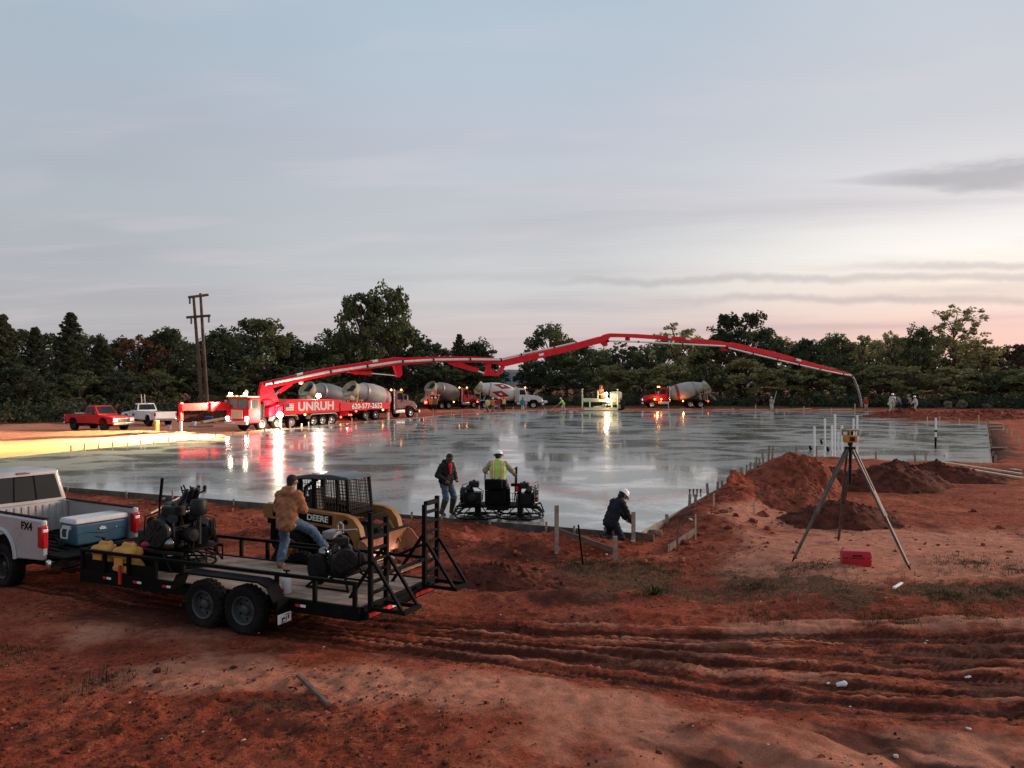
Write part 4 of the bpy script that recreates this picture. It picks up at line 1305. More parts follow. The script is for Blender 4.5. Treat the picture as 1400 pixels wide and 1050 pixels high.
    rw = MB().quad([cabpt(0, -0.86, 0.16) + nr * 0.004, cabpt(0, 0.86, 0.16) + nr * 0.004, cabpt(0, 0.84, 0.86) + nr * 0.004, cabpt(0, -0.84, 0.86) + nr * 0.004], -0.012).build('rear_window', M_glass, t)
    b = MB()
    for sy in (-0.26, 0.26):
        b.bar(cabpt(0, sy, 0.16) + nr * 0.02, cabpt(0, sy, 0.86) + nr * 0.02, 0.025, 0.012)
    for fz in (0.17, 0.84):
        b.bar(cabpt(0, -0.26, fz) + nr * 0.02, cabpt(0, 0.26, fz) + nr * 0.02, 0.025, 0.012)
    b.build('slider_frame', M_black, rw)
    nf = Vector((roof - belt, 0, 0.62)).normalized()
    MB().quad([cabpt(1, 0.86, 0.14) + nf * 0.004, cabpt(1, -0.86, 0.14) + nf * 0.004, cabpt(1, -0.86, 0.88) + nf * 0.004, cabpt(1, 0.86, 0.88) + nf * 0.004], -0.012).build('windshield', M_glass, t)
    for s in (1, -1):
        ns = Vector((0, s, 0.2)).normalized()
        for f0, f1 in ((0.10, 0.40), (0.47, 0.86)):
            pts = [cabpt(f0, s, 0.14), cabpt(f1 + 0.06 * (f1 > 0.5), s, 0.14), cabpt(f1 - 0.02, s, 0.84), cabpt(f0 + 0.02, s, 0.84)]
            MB().quad([p + ns * 0.004 for p in pts], 0.012 * -s).build('side_window', M_glass, t)
    b = MB().bx(x0 + rt - 0.02, x0 + rt + 0.05, -0.14, 0.14, roof - 0.065, roof - 0.02)
    b.build('third_brake_light', pm('brake_lens', (0.25, 0.12, 0.11), 0.2, coat=0.6), t, 0.01)
    # bumpers, lamps, grille
    b = MB().bx(xr - 0.17, xr - 0.02, -hw + 0.03, hw - 0.03, 0.50, 0.70)
    b.build('rear_bumper', M_chrome, t, 0.04)
    MB().bx(xf - 0.06, xf + 0.12, -hw + 0.03, hw - 0.03, 0.50, 0.72).build('front_bumper', M_chrome if not bed_open else M_black, t, 0.05)
    MB().bx(xf - 0.02, xf + 0.05, -0.52, 0.52, 0.74, hood - 0.16).build('grille', M_chrome, t, 0.02)
    for k in range(3):
        MB().bx(xf + 0.04, xf + 0.06, -0.48, 0.48, 0.77 + k * 0.07, 0.81 + k * 0.07).build('grille_slat', M_black, t)
    Mhl = pm('lamp_lens', (0.75, 0.76, 0.76), 0.15, coat=0.8)
    Mtl = pm('tail_lens', (0.42, 0.012, 0.016), 0.18, coat=0.8)
    for s in (1, -1):
        MB().bx(xf - 0.10, xf + 0.03, s * 0.56 - (0.0 if s > 0 else 0.38), s * 0.56 + (0.38 if s > 0 else 0.0), 0.78, hood - 0.16).build('headlight', Mhl, t, 0.03)
        tl = MB().bx(xr - 0.03, xr + 0.16, s * (hw - 0.05) - 0.06, s * (hw - 0.05) + 0.062, 0.90, rail - 0.09).build('taillight', Mtl, t, 0.03)
        MB().bx(xr - 0.036, xr + 0.08, s * (hw - 0.05) - 0.05, s * (hw - 0.05) + 0.05, 1.20, 1.26).build('reverse_lens', Mhl, tl, 0.01)
        MB().bx(a1 - ar - 0.9, a0 + ar + 0.1, s * 0.86 - 0.06, s * 0.86 + 0.06, 0.36, 0.42).build('running_board', M_black, t, 0.015)
    MB().bx(xr + 0.1, xf - 0.1, -0.55, 0.55, 0.42, 0.60).build('chassis', M_black, t)
    for x in (a0, a1):
        MB().cyl((x, -0.8, r), (x, 0.8, r), 0.07).build('axle', M_black, t)
        for s in (1, -1):
            wheel(t, (x, s * (hw - 0.13), r), r, 0.28, rim_mat, s)
    return t


M_truckgrey = pm('silver_truck_paint', (0.37, 0.36, 0.365), 0.35, 0.1, 0.08, 2, dirt=0.42, dcol=(0.30, 0.20, 0.165), coat=0.45)
M_alloy = pm('dark_alloy', (0.05, 0.05, 0.05), 0.5, 0.6, 0.2, 6, dirt=0.5)
hd = Vector((-0.85, 0.53, 0)).normalized()
lf_ = Vector((-hd.y, hd.x, 0))
corner = Vector((-8.72, 15.5, 0))
org = corner + hd * 3.15 - lf_ * 0.99
TG = -0.28
pk = pickup('pickup_truck', 'white crew pickup with open tailgate towing the flatbed trailer', (org.x, org.y, TG), math.atan2(hd.y, hd.x), M_truckgrey, M_alloy, cabx=(-0.72, 1.2), bed_open=True,
            r=0.42, L=(-3.15, 3.2), rail=1.42, belt=1.36, roof=2.10, hood=1.28, wb=(-1.72, 2.2), lower=0.62, rt=0.10)
put_text(pk, 'FX4', 0.20, M_black, (-2.62, 0.993, 1.27), (-1, 0, 0), (0, 0, 1), 0.006, 1.15, 'decal')
# water can, cooler in the bed
def on(parent_thing, x, y, z):
    a = parent_thing.rotation_euler.z
    c, s_ = math.cos(a), math.sin(a)
    return (parent_thing.location.x + x * c - y * s_, parent_thing.location.y + x * s_ + y * c, parent_thing.location.z + z)


M_cool = pm('blue_plastic', (0.030, 0.095, 0.15), 0.5, 0, 0.1, 4, 0.1, 60, dirt=0.1)
M_lid = pm('white_plastic', (0.52, 0.53, 0.54), 0.55, 0, 0.06, 5, dirt=0.25, dcol=(0.4, 0.3, 0.25))
cl = thing('cooler', 'big blue cooler with white lid at the tail of the pickup bed', 'cooler', on(pk, -2.78, -0.26, 0.805), pk.rotation_euler.z + R(90))
MB().frus((-0.52, 0.52, -0.24, 0.24, 0), (-0.56, 0.56, -0.28, 0.28, 0.42)).build('body', M_cool, cl, 0.04, seg=3)
MB().frus((-0.57, 0.57, -0.29, 0.29, 0.425), (-0.55, 0.55, -0.27, 0.27, 0.53)).build('lid', M_lid, cl, 0.03, seg=3)
for s in (1, -1):
    b = MB()
    b.tube([(s * 0.575, -0.11, 0.36), (s * 0.62, -0.11, 0.30), (s * 0.62, -0.10, 0.16), (s * 0.62, 0.10, 0.16), (s * 0.62, 0.11, 0.30), (s * 0.575, 0.11, 0.36)], 0.018, 6)
    b.bx(s * 0.56 - 0.02, s * 0.56 + 0.03, -0.13, 0.13, 0.33, 0.39)
    b.build('handle', M_lid, cl)
b = MB()
b.quad([(-0.08, 0.285, 0.27), (0.06, 0.285, 0.27), (0.075, 0.287, 0.305), (0.02, 0.288, 0.34), (-0.05, 0.288, 0.32)], 0.006)
b.build('badge', M_lid, cl)
b = MB()
b.quad([(-0.30, 0.285, 0.27), (-0.28, 0.285, 0.27), (-0.28, 0.286, 0.29), (-0.30, 0.286, 0.29)], 0.006)
b.build('drain_label', M_lid, cl)
b = MB()
b.tube([(0.5 - 0.1 * k, 0.276, 0.235 + 0.025 * math.sin(k * 0.9)) for k in range(11)], 0.006, 5)
b.build('moulded_line', pm('blue_line', (0.02, 0.05, 0.09), 0.5), cl)
jg = thing('gas_cylinder', 'small red and silver canister in the front of the pickup bed', 'canister', on(pk, -1.25, 0.35, 0.81), pk.rotation_euler.z)
MB().lathe([(0.0, 0), (0.13, 0.0), (0.15, 0.03), (0.15, 0.24), (0.12, 0.30), (0.05, 0.34)]).build('body', M_red, jg)
MB().lathe([(0.152, 0.08), (0.155, 0.10), (0.155, 0.18), (0.152, 0.2)]).build('band', M_chrome, jg)
MB().tube([(-0.08, 0, 0.31), (-0.08, 0, 0.42), (0.08, 0, 0.42), (0.08, 0, 0.31)], 0.015, 6).build('handle', M_red, jg)
bd = tag(MB().tube([on(pk, -2.3, 0.60, 0.95), on(pk, -2.35, 0.3, 0.90), on(pk, -2.6, 0.35, 0.86), on(pk, -2.9, 0.5, 0.83)], 0.035, 8).build('black_hose', M_black), 'black hose lying beside the cooler in the pickup bed', 'hose')

# the two parked pickups on the lamp-lit road
M_redtruck = pm('red_truck_paint', (0.40, 0.005, 0.010), 0.4, 0, 0.1, 3, dirt=0.1, dcol=(0.3, 0.1, 0.06), spec=0.3)
M_whitetruck = pm('white_truck_paint', (0.78, 0.78, 0.76), 0.35, 0, 0.05, 3, dirt=0.2, dcol=(0.4, 0.25, 0.18), coat=0.5)
rp = pickup('pickup_truck', 'red lifted extended-cab pickup parked by the lamp-lit road', (-33.1, 66.9, g1(-33.1, 66.9) - 0.02), R(-27), M_redtruck, M_alloy, cabx=(-0.6, 1.15), r=0.44, lower=0.58, belt=1.27, rail=1.27, roof=1.98, hood=1.2, wb=(-1.75, 1.85), L=(-2.85, 2.95))
MB().bx(-2.0, -0.9, -0.7, 0.7, 1.0, 1.40).build('tool_chest', M_chrome, rp, 0.02)
wp = pickup('pickup_truck', 'white single-cab pickup parked behind the red pickup', (-32.2, 74.0, g1(-32.2, 74.0) - 0.02), R(141), M_whitetruck, M_alloy, cabx=(0.15, 1.5), r=0.42, lower=0.56, belt=1.27, rail=1.27, roof=1.95, hood=1.18, wb=(-1.75, 2.0), L=(-2.95, 3.05))
MB().quad([(0.55, 0.996, 0.85), (0.95, 0.996, 0.85), (0.95, 0.996, 1.05), (0.55, 0.996, 1.05)], 0.004).build('door_emblem', pm('maroon_decal', (0.10, 0.012, 0.03), 0.5), wp)
for s, y in ((1, 0.5), (-1, 0.2)):
    MB().tube([(0.2, y, 1.9), (0.15, y + 0.1, 2.75)], 0.03, 5).build('whip_antenna', M_white, wp)

# ---------------------------------------------------------------- flatbed trailer
TA = math.atan2(0.423, -0.906)
tr = thing('utility_trailer', 'black tandem-axle flatbed trailer with plank deck and ladder ramps', 'trailer', (-4.61, 14.8, TG), TA)
M_deck = bpy.data.materials.new('deck_planks')
M_deck.use_nodes = True
M_deck.node_tree.nodes.clear()
q = NT(M_deck.node_tree)
geo = q.n('ShaderNodeTexCoord').outputs['Object']
st_ = q.n('ShaderNodeMapping', ins={0: geo, 3: (0.7, 9.0, 4.0)}).outputs[0]
na = q.noise(st_, 2.2, 7.0, 0.65)
ni = q.n('ShaderNodeNewGeometry').outputs['Random Per Island']
nd = q.noise(geo, 1.7, 6.0, 0.65)
c = q.ramp(q.math('ADD', q.math('MULTIPLY', na, 0.7), q.math('MULTIPLY', ni, 0.3)), [(0.3, (0.12, 0.075, 0.055)), (0.55, (0.27, 0.19, 0.145)), (0.75, (0.40, 0.30, 0.235))])
c = q.mix(q.math('MULTIPLY', q.maprange(nd, 0.5, 0.68), 0.7), c, (0.13, 0.055, 0.038))
bp = q.n('ShaderNodeBump', ins={'Strength': 0.5, 'Distance': 0.01, 'Height': na})
bs = q.n('ShaderNodeBsdfPrincipled', ins={'Base Color': c, 'Roughness': 0.85, 'Normal': bp.outputs[0]})
q.n('ShaderNodeOutputMaterial', ins={0: bs.outputs[0]})
b = MB()
for k in range(9):
    y = -0.98 + k * 0.218
    b.bx(-3.0 + random.uniform(0, 0.01), 3.0, y + 0.004, y + 0.212, 0.555, 0.595 + random.uniform(0, 0.006))
b.build('deck', M_deck, tr, 0.004)
b = MB()
for s in (1, -1):
    b.bx(-3.05, 3.05, s * 1.03 - 0.035, s * 1.03 + 0.035, 0.40, 0.61)
for k in range(11):
    x = -2.95 + k * 0.59
    b.bx(x - 0.03, x + 0.03, -0.99, 0.99, 0.45, 0.55)
b.bx(3.0, 3.07, -0.99, 0.99, 0.40, 0.61)
b.bx(-3.09, -3.02, -0.99, 0.99, 0.40, 0.60)
b.build('frame', M_black, tr, 0.006)
b = MB()
b.bar((3.0, 0.85, 0.47), (4.25, 0.06, 0.47), 0.08, 0.12)
b.bar((3.0, -0.85, 0.47), (4.25, -0.06, 0.47), 0.08, 0.12)
b.bar((4.15, 0, 0.50), (4.55, 0, 0.50), 0.12, 0.10)
b.build('tongue', M_black, tr, 0.01)
b = MB().cyl((3.75, 0, 0.25), (3.75, 0, 0.95), 0.035)
b.cyl((3.75, 0, 0.95), (3.75, 0.18, 1.0), 0.015)
b.box((3.75, 0, 0.22), (0.14, 0.14, 0.03))
b.build('jack', M_dark, tr)
rails = MB()
for s in (1, -1):
    y = s * 1.03
    rails.bx(-2.98, 3.05, y - 0.03, y + 0.03, 0.93, 0.985)
rails.bx(3.0, 3.06, -0.995, 0.995, 0.93, 0.985)
rails.build('rail', M_black, tr, 0.006)
for s in (1, -1):
    for x in (-2.95, -2.2, -1.45, 0.55, 1.2, 1.85, 2.45, 3.02):
        MB().bx(x - 0.03, x + 0.03, s * 1.03 - 0.029, s * 1.03 + 0.029, 0.615, 0.928).build('rail_post', M_black, tr, 0.004)
MB().bx(3.005, 3.055, -0.03, 0.03, 0.615, 0.928).build('rail_post', M_black, tr, 0.004)
# closed lower front panel, side boards between the front posts on the near side
MB().bx(1.2, 3.0, 1.0, 1.012, 0.61, 0.80).build('side_panel', M_black, tr)
for s in (1, -1):
    arc = []
    for x, z in ((-1.66, 0.60), (-1.52, 0.84), (-1.35, 0.90), (0.20, 0.90), (0.37, 0.84), (0.51, 0.60)):
        arc.append((x, z))
    inner = [(x, z - 0.035) for x, z in arc][::-1]
    MB().prism(arc + inner, s * 1.065, s * 1.36).build('fender', M_black, tr, 0.006)
    for x in (-1.0, -0.15):
        wheel(tr, (x, s * 1.2, 0.385), 0.385, 0.235, M_black if False else pm('grey_trailer_rim', (0.055, 0.062, 0.062), 0.5, 0.2, 0.25, 8, 0.3, 30, dirt=0.35, dcol=(0.06, 0.03, 0.02), spec=0.3), s, None, 6)
    MB().bx(-1.74, -1.70, s * 1.07, s * 1.34, 0.30, 0.62).build('mud_flap', M_black, tr)
for x in (-1.0, -0.15):
    MB().cyl((x, -1.1, 0.385), (x, 1.1, 0.385), 0.045).build('axle', M_dark, tr)
# licence plate on its bracket behind the near rear wheel
pl = MB().bx(-1.765, -1.75, 1.06, 1.36, 0.27, 0.42).build('license_plate', M_white, tr, 0.004)
b = MB()
for y, z, dy, dz in ((1.13, 0.35, 0.035, 0.06), (1.18, 0.33, 0.02, 0.07), (1.23, 0.345, 0.05, 0.03), (1.27, 0.33, 0.03, 0.06), (1.16, 0.395, 0.12, 0.012), (1.25, 0.288, 0.10, 0.012)):
    b.bx(-1.768, -1.766, y - dy / 2, y + dy / 2, z - dz / 2, z + dz / 2)
b.build('plate_marks', pm('plate_ink', (0.02, 0.035, 0.05), 0.6), pl)
b = MB()
b.bx(-1.50, -1.20, 1.063, 1.067, 0.45, 0.51)
M_refl = pm('reflector', (0.5, 0.03, 0.03), 0.3)
for x in (2.35, 1.6, 0.9, -1.95):
    MB().bx(x - 0.10, x + 0.0, 1.066, 1.07, 0.50, 0.54).build('reflector_tape', M_white, tr)
    MB().bx(x + 0.002, x + 0.10, 1.066, 1.07, 0.50, 0.54).build('reflector_tape', M_refl, tr)
MB().bx(1.98, 2.03, 1.066, 1.10, 0.45, 0.78).build('red_strap', M_refl, tr)
# rear bar with reflectors, one glowing by its own emission
MB().bx(-3.16, -3.095, -1.0, 1.0, 0.42, 0.55).build('rear_bar', M_black, tr, 0.008)
for y0_, y1_, mt in ((0.97, 0.5, M_refl), (0.48, 0.36, pm('glowing_reflector', (0.9, 0.04, 0.06), 0.25, emit=0.25, ecol=(1, 0.03, 0.05))), (0.34, 0.2, M_white), (-0.36, -0.48, M_refl), (-0.5, -0.97, M_refl)):
    MB().bx(-3.17, -3.163, min(y0_, y1_), max(y0_, y1_), 0.45, 0.51).build('tail_reflector', mt, tr)
# ladder ramps standing upright at the tail, each with its kick stand
for s in (1, -1):
    yc = s * 0.78
    b = MB()
    for e in (-0.21, 0.21):
        b.bx(-3.24, -3.17, yc + e - 0.03, yc + e + 0.03, 0.55, 2.05 if e * s > 0 else 1.95)
    for k in range(9):
        z = 0.66 + k * 0.165
        b.bx(-3.235, -3.175, yc - 0.18, yc + 0.18, z - 0.022, z + 0.022)
    b.bx(-3.24, -3.17, yc - 0.18, yc + 0.18, 1.93, 1.99)
    rp_ = b.build('ramp', M_black, tr, 0.006)
    b = MB()
    for e in (-0.21, 0.21):
        b.bar((-3.25, yc + e, 1.32), (-3.78, yc + e, 0.60), 0.045, 0.045)
        b.bar((-3.25, yc + e, 0.60), (-3.80, yc + e, 0.60), 0.045, 0.055)
    b.bx(-3.83, -3.76, yc - 0.235, yc + 0.235, 0.57, 0.63)
    b.build('kick_stand', M_black, rp_)
    MB().bar((-3.17, s * 0.985, 1.30), (-2.45, s * 0.985, 0.98), 0.04).build('ramp_brace', M_black, tr)
    MB().bar((-3.17, s * 0.60, 1.45), (-2.55, s * 0.60, 0.60), 0.045).build('ramp_brace', M_black, tr)
MB().bx(-3.23, -3.18, -0.55, 0.55, 1.02, 1.07).build('cross_bar', M_black, tr)

# fuel cans hanging in the nose of the trailer
M_can_y = pm('yellow_plastic', (0.52, 0.26, 0.055), 0.6, 0, 0.15, 6, 0.2, 30, dirt=0.45, dcol=(0.24, 0.10, 0.05), spec=0.25)
M_can_r = pm('crimson_plastic', (0.42, 0.015, 0.05), 0.5, 0, 0.12, 6, dirt=0.2)
def fuel_can(x, y, z, rz, m, label, sc=1.0):
    c = thing('fuel_can', label, 'fuel can', on(tr, x, y, z), TA + rz, 'fuel cans in the trailer nose')
    c.scale = (sc, sc, sc)
    V, F = blob([((-0.11, -0.06, 0.06), (0.11, -0.06, 0.06), 0.075, 0.075), ((-0.11, 0.06, 0.06), (0.11, 0.06, 0.06), 0.075, 0.075), ((-0.10, -0.06, 0.25), (0.10, -0.06, 0.25), 0.07, 0.07), ((-0.10, 0.06, 0.25), (0.10, 0.06, 0.25), 0.07, 0.07), ((-0.12, -0.06, 0.06), (-0.12, 0.06, 0.24), 0.07, 0.07), ((0.12, -0.06, 0.06), (0.12, 0.06, 0.24), 0.07, 0.07),
                 ((0, 0, 0.1), (0, 0, 0.2), 0.12, 0.12), ((-0.12, 0, 0.28), (-0.10, 0, 0.35), 0.04, 0.03), ((0.10, 0, 0.28), (0.07, 0, 0.34), 0.035, 0.03), ((-0.10, 0, 0.35), (0.07, 0, 0.345), 0.024, 0.024)], 0.016, 0.025)
    put('body', np_mesh('body', V, F, m), c)
    MB().lathe([(0.045, 0), (0.05, 0.01), (0.05, 0.05), (0.03, 0.055)], (0.14, 0, 0.30), (0.4, 0, 1)).build('cap', M_black, c)
    MB().bx(-0.08, 0.08, 0.143, 0.15, 0.07, 0.2).build('panel', pm('can_label', (0.5, 0.22, 0.05), 0.7), c)
fuel_can(2.72, 0.80, 0.64, 0.1, M_can_y, 'yellow fuel can in the front corner of the trailer', 1.25)
fuel_can(2.34, 0.62, 0.72, 0.3, M_can_r, 'crimson fuel can between the two yellow cans')
fuel_can(2.08, 0.84, 0.61, -0.05, M_can_y, 'larger yellow fuel can nearer the black trowel machine', 1.4)
fuel_can(2.15, 0.25, 0.74, 0.5, M_can_r, 'crimson fuel can behind the larger yellow can')

# ---------------------------------------------------------------- engines and trowels
M_engine = pm('engine_black', (0.009, 0.009, 0.0095), 0.5, 0.0, 0.4, 14, 0.2, 60, dirt=0.25, dcol=(0.05, 0.035, 0.028), spec=0.25)
def engine(parent, x, y, z, a=0.0, s=1.0):
    """small petrol engine: block, fan shroud, muffler, air filter, tank, hoses"""
    m = Matrix.Translation((x, y, z)) @ Matrix.Rotation(a, 4, 'Z') @ Matrix.Scale(s, 4)
    def part(nm, b, mt, bev=0.008):
        me = b.mesh(nm, mt)
        me.transform(m)
        return put(nm, me, parent, bev)
    b = MB().bx(-0.2, 0.2, -0.17, 0.17, 0, 0.3)
    for k in range(6):
        b.bx(-0.23, 0.23, -0.19, 0.19, 0.05 + k * 0.045, 0.065 + k * 0.045)
    b.cyl((0.05, 0, 0.3), (0.12, 0.14, 0.42), 0.09, 0.08)
    b.cyl((0.05, 0, 0.3), (0.12, -0.14, 0.42), 0.09, 0.08)
    part('engine_block', b, M_engine)
    b = MB().lathe([(0.0, 0), (0.19, 0), (0.21, 0.03), (0.20, 0.10), (0.0, 0.11)], (0.21, 0, 0.22), (1, 0, 0), 20)
    for k in range(8):
        t = 2 * math.pi * k / 8
        b.bar((0.322, 0.05 * math.cos(t), 0.22 + 0.05 * math.sin(t)), (0.322, 0.17 * math.cos(t), 0.22 + 0.17 * math.sin(t)), 0.02, 0.012)
    part('fan_shroud', b, M_engine)
    b = MB().lathe([(0.0, 0), (0.085, 0.01), (0.11, 0.05), (0.11, 0.16), (0.08, 0.2), (0, 0.21)], (-0.05, 0.22, 0.16), (0.2, 1, 0.1), 16)
    part('muffler', b, M_dark, 0)
    b = MB().bx(-0.16, 0.10, -0.12, 0.12, 0.42, 0.58).cyl((-0.03, 0, 0.56), (-0.03, 0, 0.62), 0.04)
    part('air_filter', b, M_engine, 0.03)
    b = MB().tube([(0.1, 0.15, 0.4), (0.22, 0.25, 0.35), (0.2, 0.26, 0.1), (0.05, 0.2, 0.0)], 0.018, 6)
    b.tube([(-0.1, -0.15, 0.4), (-0.25, -0.2, 0.3), (-0.22, -0.2, 0.05)], 0.015, 6)
    b.tube([(0.15, -0.12, 0.5), (0.3, -0.2, 0.45), (0.28, -0.25, 0.2), (0.1, -0.22, 0.02)], 0.012, 6)
    part('hoses', b, M_dark, 0)


def rotor(parent, cx, cy, r=0.6):
    b = MB()
    for z, rr in ((0.05, r), (0.20, r * 0.985)):
        b.tube([(cx + rr * math.cos(2 * math.pi * k / 36), cy + rr * math.sin(2 * math.pi * k / 36), z) for k in range(37)], 0.02, 7, False)
    for k in range(12):
        t = 2 * math.pi * k / 12
        b.bar((cx + r * math.cos(t), cy + r * math.sin(t), 0.05), (cx + r * 0.985 * math.cos(t), cy + r * 0.985 * math.sin(t), 0.2), 0.018)
        b.bar((cx + r * 0.98 * math.cos(t), cy + r * 0.98 * math.sin(t), 0.2), (cx + 0.28 * math.cos(t), cy + 0.28 * math.sin(t), 0.33), 0.02)
    b.build('guard_ring', M_black, parent)
    b = MB()
    for k in range(5):
        t = 2 * math.pi * k / 5 + 0.3
        c = Vector((cx + 0.32 * math.cos(t), cy + 0.32 * math.sin(t), 0.022))
        b.box(c, (0.46, 0.17, 0.012), Matrix.Rotation(t, 3, 'Z') @ Matrix.Rotation(0.06, 3, 'X'))
        b.bar((cx, cy, 0.1), c + Vector((0, 0, 0.03)), 0.03)
    b.cyl((cx, cy, 0.03), (cx, cy, 0.36), 0.09)
    b.build('blade_rotor', M_dark, parent)


M_seat = pm('seat_vinyl', (0.010, 0.013, 0.018), 0.45, 0, 0.2, 8, 0.1, 60, spec=0.3)
def ride_on(label, loc, rz, group, single=False):
    t = thing('ride_on_trowel', label, 'power trowel', loc, rz, group)
    if single:
        rotor(t, 0.05, 0, 0.60)
    else:
        rotor(t, 0.58, 0, 0.62)
        rotor(t, -0.58, 0, 0.62)
    e_ = 0.62 if single else 1.05
    b = MB()
    b.bx(-e_, e_, -0.34, 0.34, 0.34, 0.385)
    for y in (-0.36, 0.36):
        b.bar((-e_ - 0.07, y, 0.36), (e_ + 0.07, y, 0.36), 0.05)
        for s in (-1, 1):
            b.bar((s * (e_ + 0.07), y, 0.36), (s * (e_ + 0.17), y * 0.7, 0.12), 0.03)
            b.bar((s * (e_ - 0.2), y, 0.36), (s * (e_ + 0.1), y * 0.9, 0.10), 0.025)
    b.bx(-0.30, 0.30, -0.62, -0.34, 0.30, 0.335)
    b.bx(-0.30, 0.30, 0.34, 0.62, 0.30, 0.335)
    b.build('deck_frame', M_black, t, 0.006)
    b = MB()
    for x in (-0.28, 0.28):
        for y in (-0.24, 0.24):
            b.bar((x, y, 0.385), (x * 0.9, y, 0.80), 0.035)
    b.bar((-0.28, -0.24, 0.40), (0.27, -0.24, 0.78), 0.022)
    b.bar((0.28, -0.24, 0.40), (-0.27, -0.24, 0.78), 0.022)
    b.bar((-0.27, -0.24, 0.8), (0.27, -0.24, 0.8), 0.035)
    b.bar((-0.27, 0.24, 0.8), (0.27, 0.24, 0.8), 0.035)
    for k in range(4):
        b.bar((0.30 + 0.09 * k, -0.26, 0.39), (0.30 + 0.09 * k, -0.26, 0.72), 0.014)
    b.bar((0.28, -0.26, 0.55), (0.62, -0.26, 0.55), 0.014)
    b.bar((0.28, -0.26, 0.71), (0.62, -0.26, 0.71), 0.014)
    b.bx(-0.3, 0.3, -0.02, 0.02, 0.38, 0.8)
    b.build('seat_frame', M_black, t)
    return t


def seat_and_levers(t, tank=True):
    MB().bx(-0.26, 0.26, -0.25, 0.25, 0.82, 0.92).build('seat', M_seat, t, 0.04, seg=3)
    b = MB().box((0, -0.26, 0.98), (0.44, 0.07, 0.20), Matrix.Rotation(0.15, 3, 'X'))
    b.build('backrest', M_seat, t, 0.03, seg=3)
    for s in (-1, 1):
        lv = MB()
        lv.tube([(s * 0.40, 0.30, 0.40), (s * 0.42, 0.34, 0.85), (s * 0.42, 0.30, 1.20)], 0.018, 6)
        lv.cyl((s * 0.42, 0.30, 1.18), (s * 0.42, 0.29, 1.34), 0.028)
        lv.build('steering_lever', M_black, t)
    b = MB().bx(0.32, 0.72, -0.02, 0.18, 0.86, 0.93).bx(0.50, 0.60, 0.0, 0.14, 0.40, 0.86)
    b.build('control_box', M_black, t, 0.01)


# trowel on the slab, faces away from the camera
rt = ride_on('black twin-rotor ride-on trowel with seated driver at the slab edge', (-0.35, 22.75, 0.004), R(-4), 'ride-on power trowels')
seat_and_levers(rt)
engine(rt, -0.72, 0.0, 0.39, math.pi, 1.05)
engine(rt, 0.72, -0.02, 0.39, 0.0, 1.0)
MB().bx(-0.36, 0.20, -0.36, -0.10, 0.40, 0.78).build('fuel_tank', M_black, rt, 0.04)
MB().bx(-0.36, 0.12, -0.42, -0.32, 0.80, 1.10).build('water_tank', M_black, rt, 0.05)
b = MB()
for zz in (0.45, 0.62, 0.8, 0.95):
    b.tube([(0.98, -0.25, zz), (1.06, -0.1, zz), (1.06, 0.12, zz), (0.98, 0.25, zz)], 0.013, 5)
for yy in (-0.25, -0.1, 0.12, 0.25):
    x = 1.06 if abs(yy) < 0.2 else 0.98
    b.bar((x, yy, 0.4), (x, yy, 0.96), 0.02)
b.build('engine_cage', M_steel, rt)
MB().lathe([(0.0, 0), (0.05, 0.0), (0.06, 0.1), (0.03, 0.16)], (0.5, 0.0, 0.72), (0, 0, 1), 12).build('fire_extinguisher', M_red, rt)
MB().tube([(0.46, 0.22, 0.86), (0.47, 0.22, 1.38)], 0.02, 6).build('pitch_lever', M_black, rt)

# trowel tied down on the trailer
t2 = ride_on('black ride-on trowel with tall lever loaded on the trailer nose', on(tr, 1.72, 0.0, 0.605), TA + R(180), 'ride-on power trowels', True)
engine(t2, 0.12, -0.30, 0.42, -math.pi / 2, 1.25)
engine(t2, 0.30, 0.12, 0.42, 0.8, 1.0)
MB().bx(-0.70, -0.18, -0.36, 0.30, 0.39, 0.66).build('battery_box', pm('grey_green_box', (0.014, 0.019, 0.020), 0.55, 0, 0.2, 5, dirt=0.2, spec=0.25), t2, 0.03)
V, F = blob([((-0.16, -0.16, 1.10), (0.16, -0.16, 1.08), 0.06, 0.06), ((-0.16, 0.14, 1.10), (0.16, 0.14, 1.08), 0.07, 0.07), ((-0.17, 0.0, 1.06), (0.17, 0.0, 1.06), 0.06, 0.06), ((-0.19, -0.1, 1.12), (-0.20, 0.12, 1.12), 0.05, 0.05)], 0.02, 0.06)
put('seat', np_mesh('seat', V, F, M_seat), t2)
V, F = blob([((0.16, -0.16, 1.14), (0.30, -0.12, 1.40), 0.05, 0.045), ((0.16, 0.16, 1.14), (0.30, 0.12, 1.40), 0.05, 0.045), ((0.2, 0, 1.2), (0.31, 0, 1.42), 0.05, 0.045)], 0.02, 0.06)
put('backrest', np_mesh('backrest', V, F, M_seat), t2)
MB().bx(-0.20, 0.20, -0.20, 0.20, 0.98, 1.02).build('seat_pan', M_steel, t2, 0.01)
b = MB().lathe([(0.13, 0), (0.15, 0.04), (0.15, 0.24), (0.12, 0.28), (0.0, 0.29)], (0.56, -0.1, 0.98), (0, 0, 1), 16)
b.cyl((0.56, -0.1, 0.45), (0.56, -0.1, 0.98), 0.05)
b.build('air_cleaner', M_engine, t2)
b = MB()
for x, y in ((0.22, -0.22), (-0.2, -0.22), (0.22, 0.22), (-0.2, 0.22)):
    b.bar((x * 1.2, y, 0.4), (x, y, 0.98), 0.045)
b.bar((-0.24, -0.22, 0.76), (0.24, -0.22, 0.76), 0.04)
b.bar((0.5, -0.25, 0.4), (0.24, -0.22, 0.96), 0.03)
b.bar((0.62, -0.30, 0.4), (0.60, -0.2, 0.9), 0.025)
b.bx(-0.16, 0.14, -0.2, 0.2, 0.42, 0.95)
b.build('seat_post', M_black, t2)
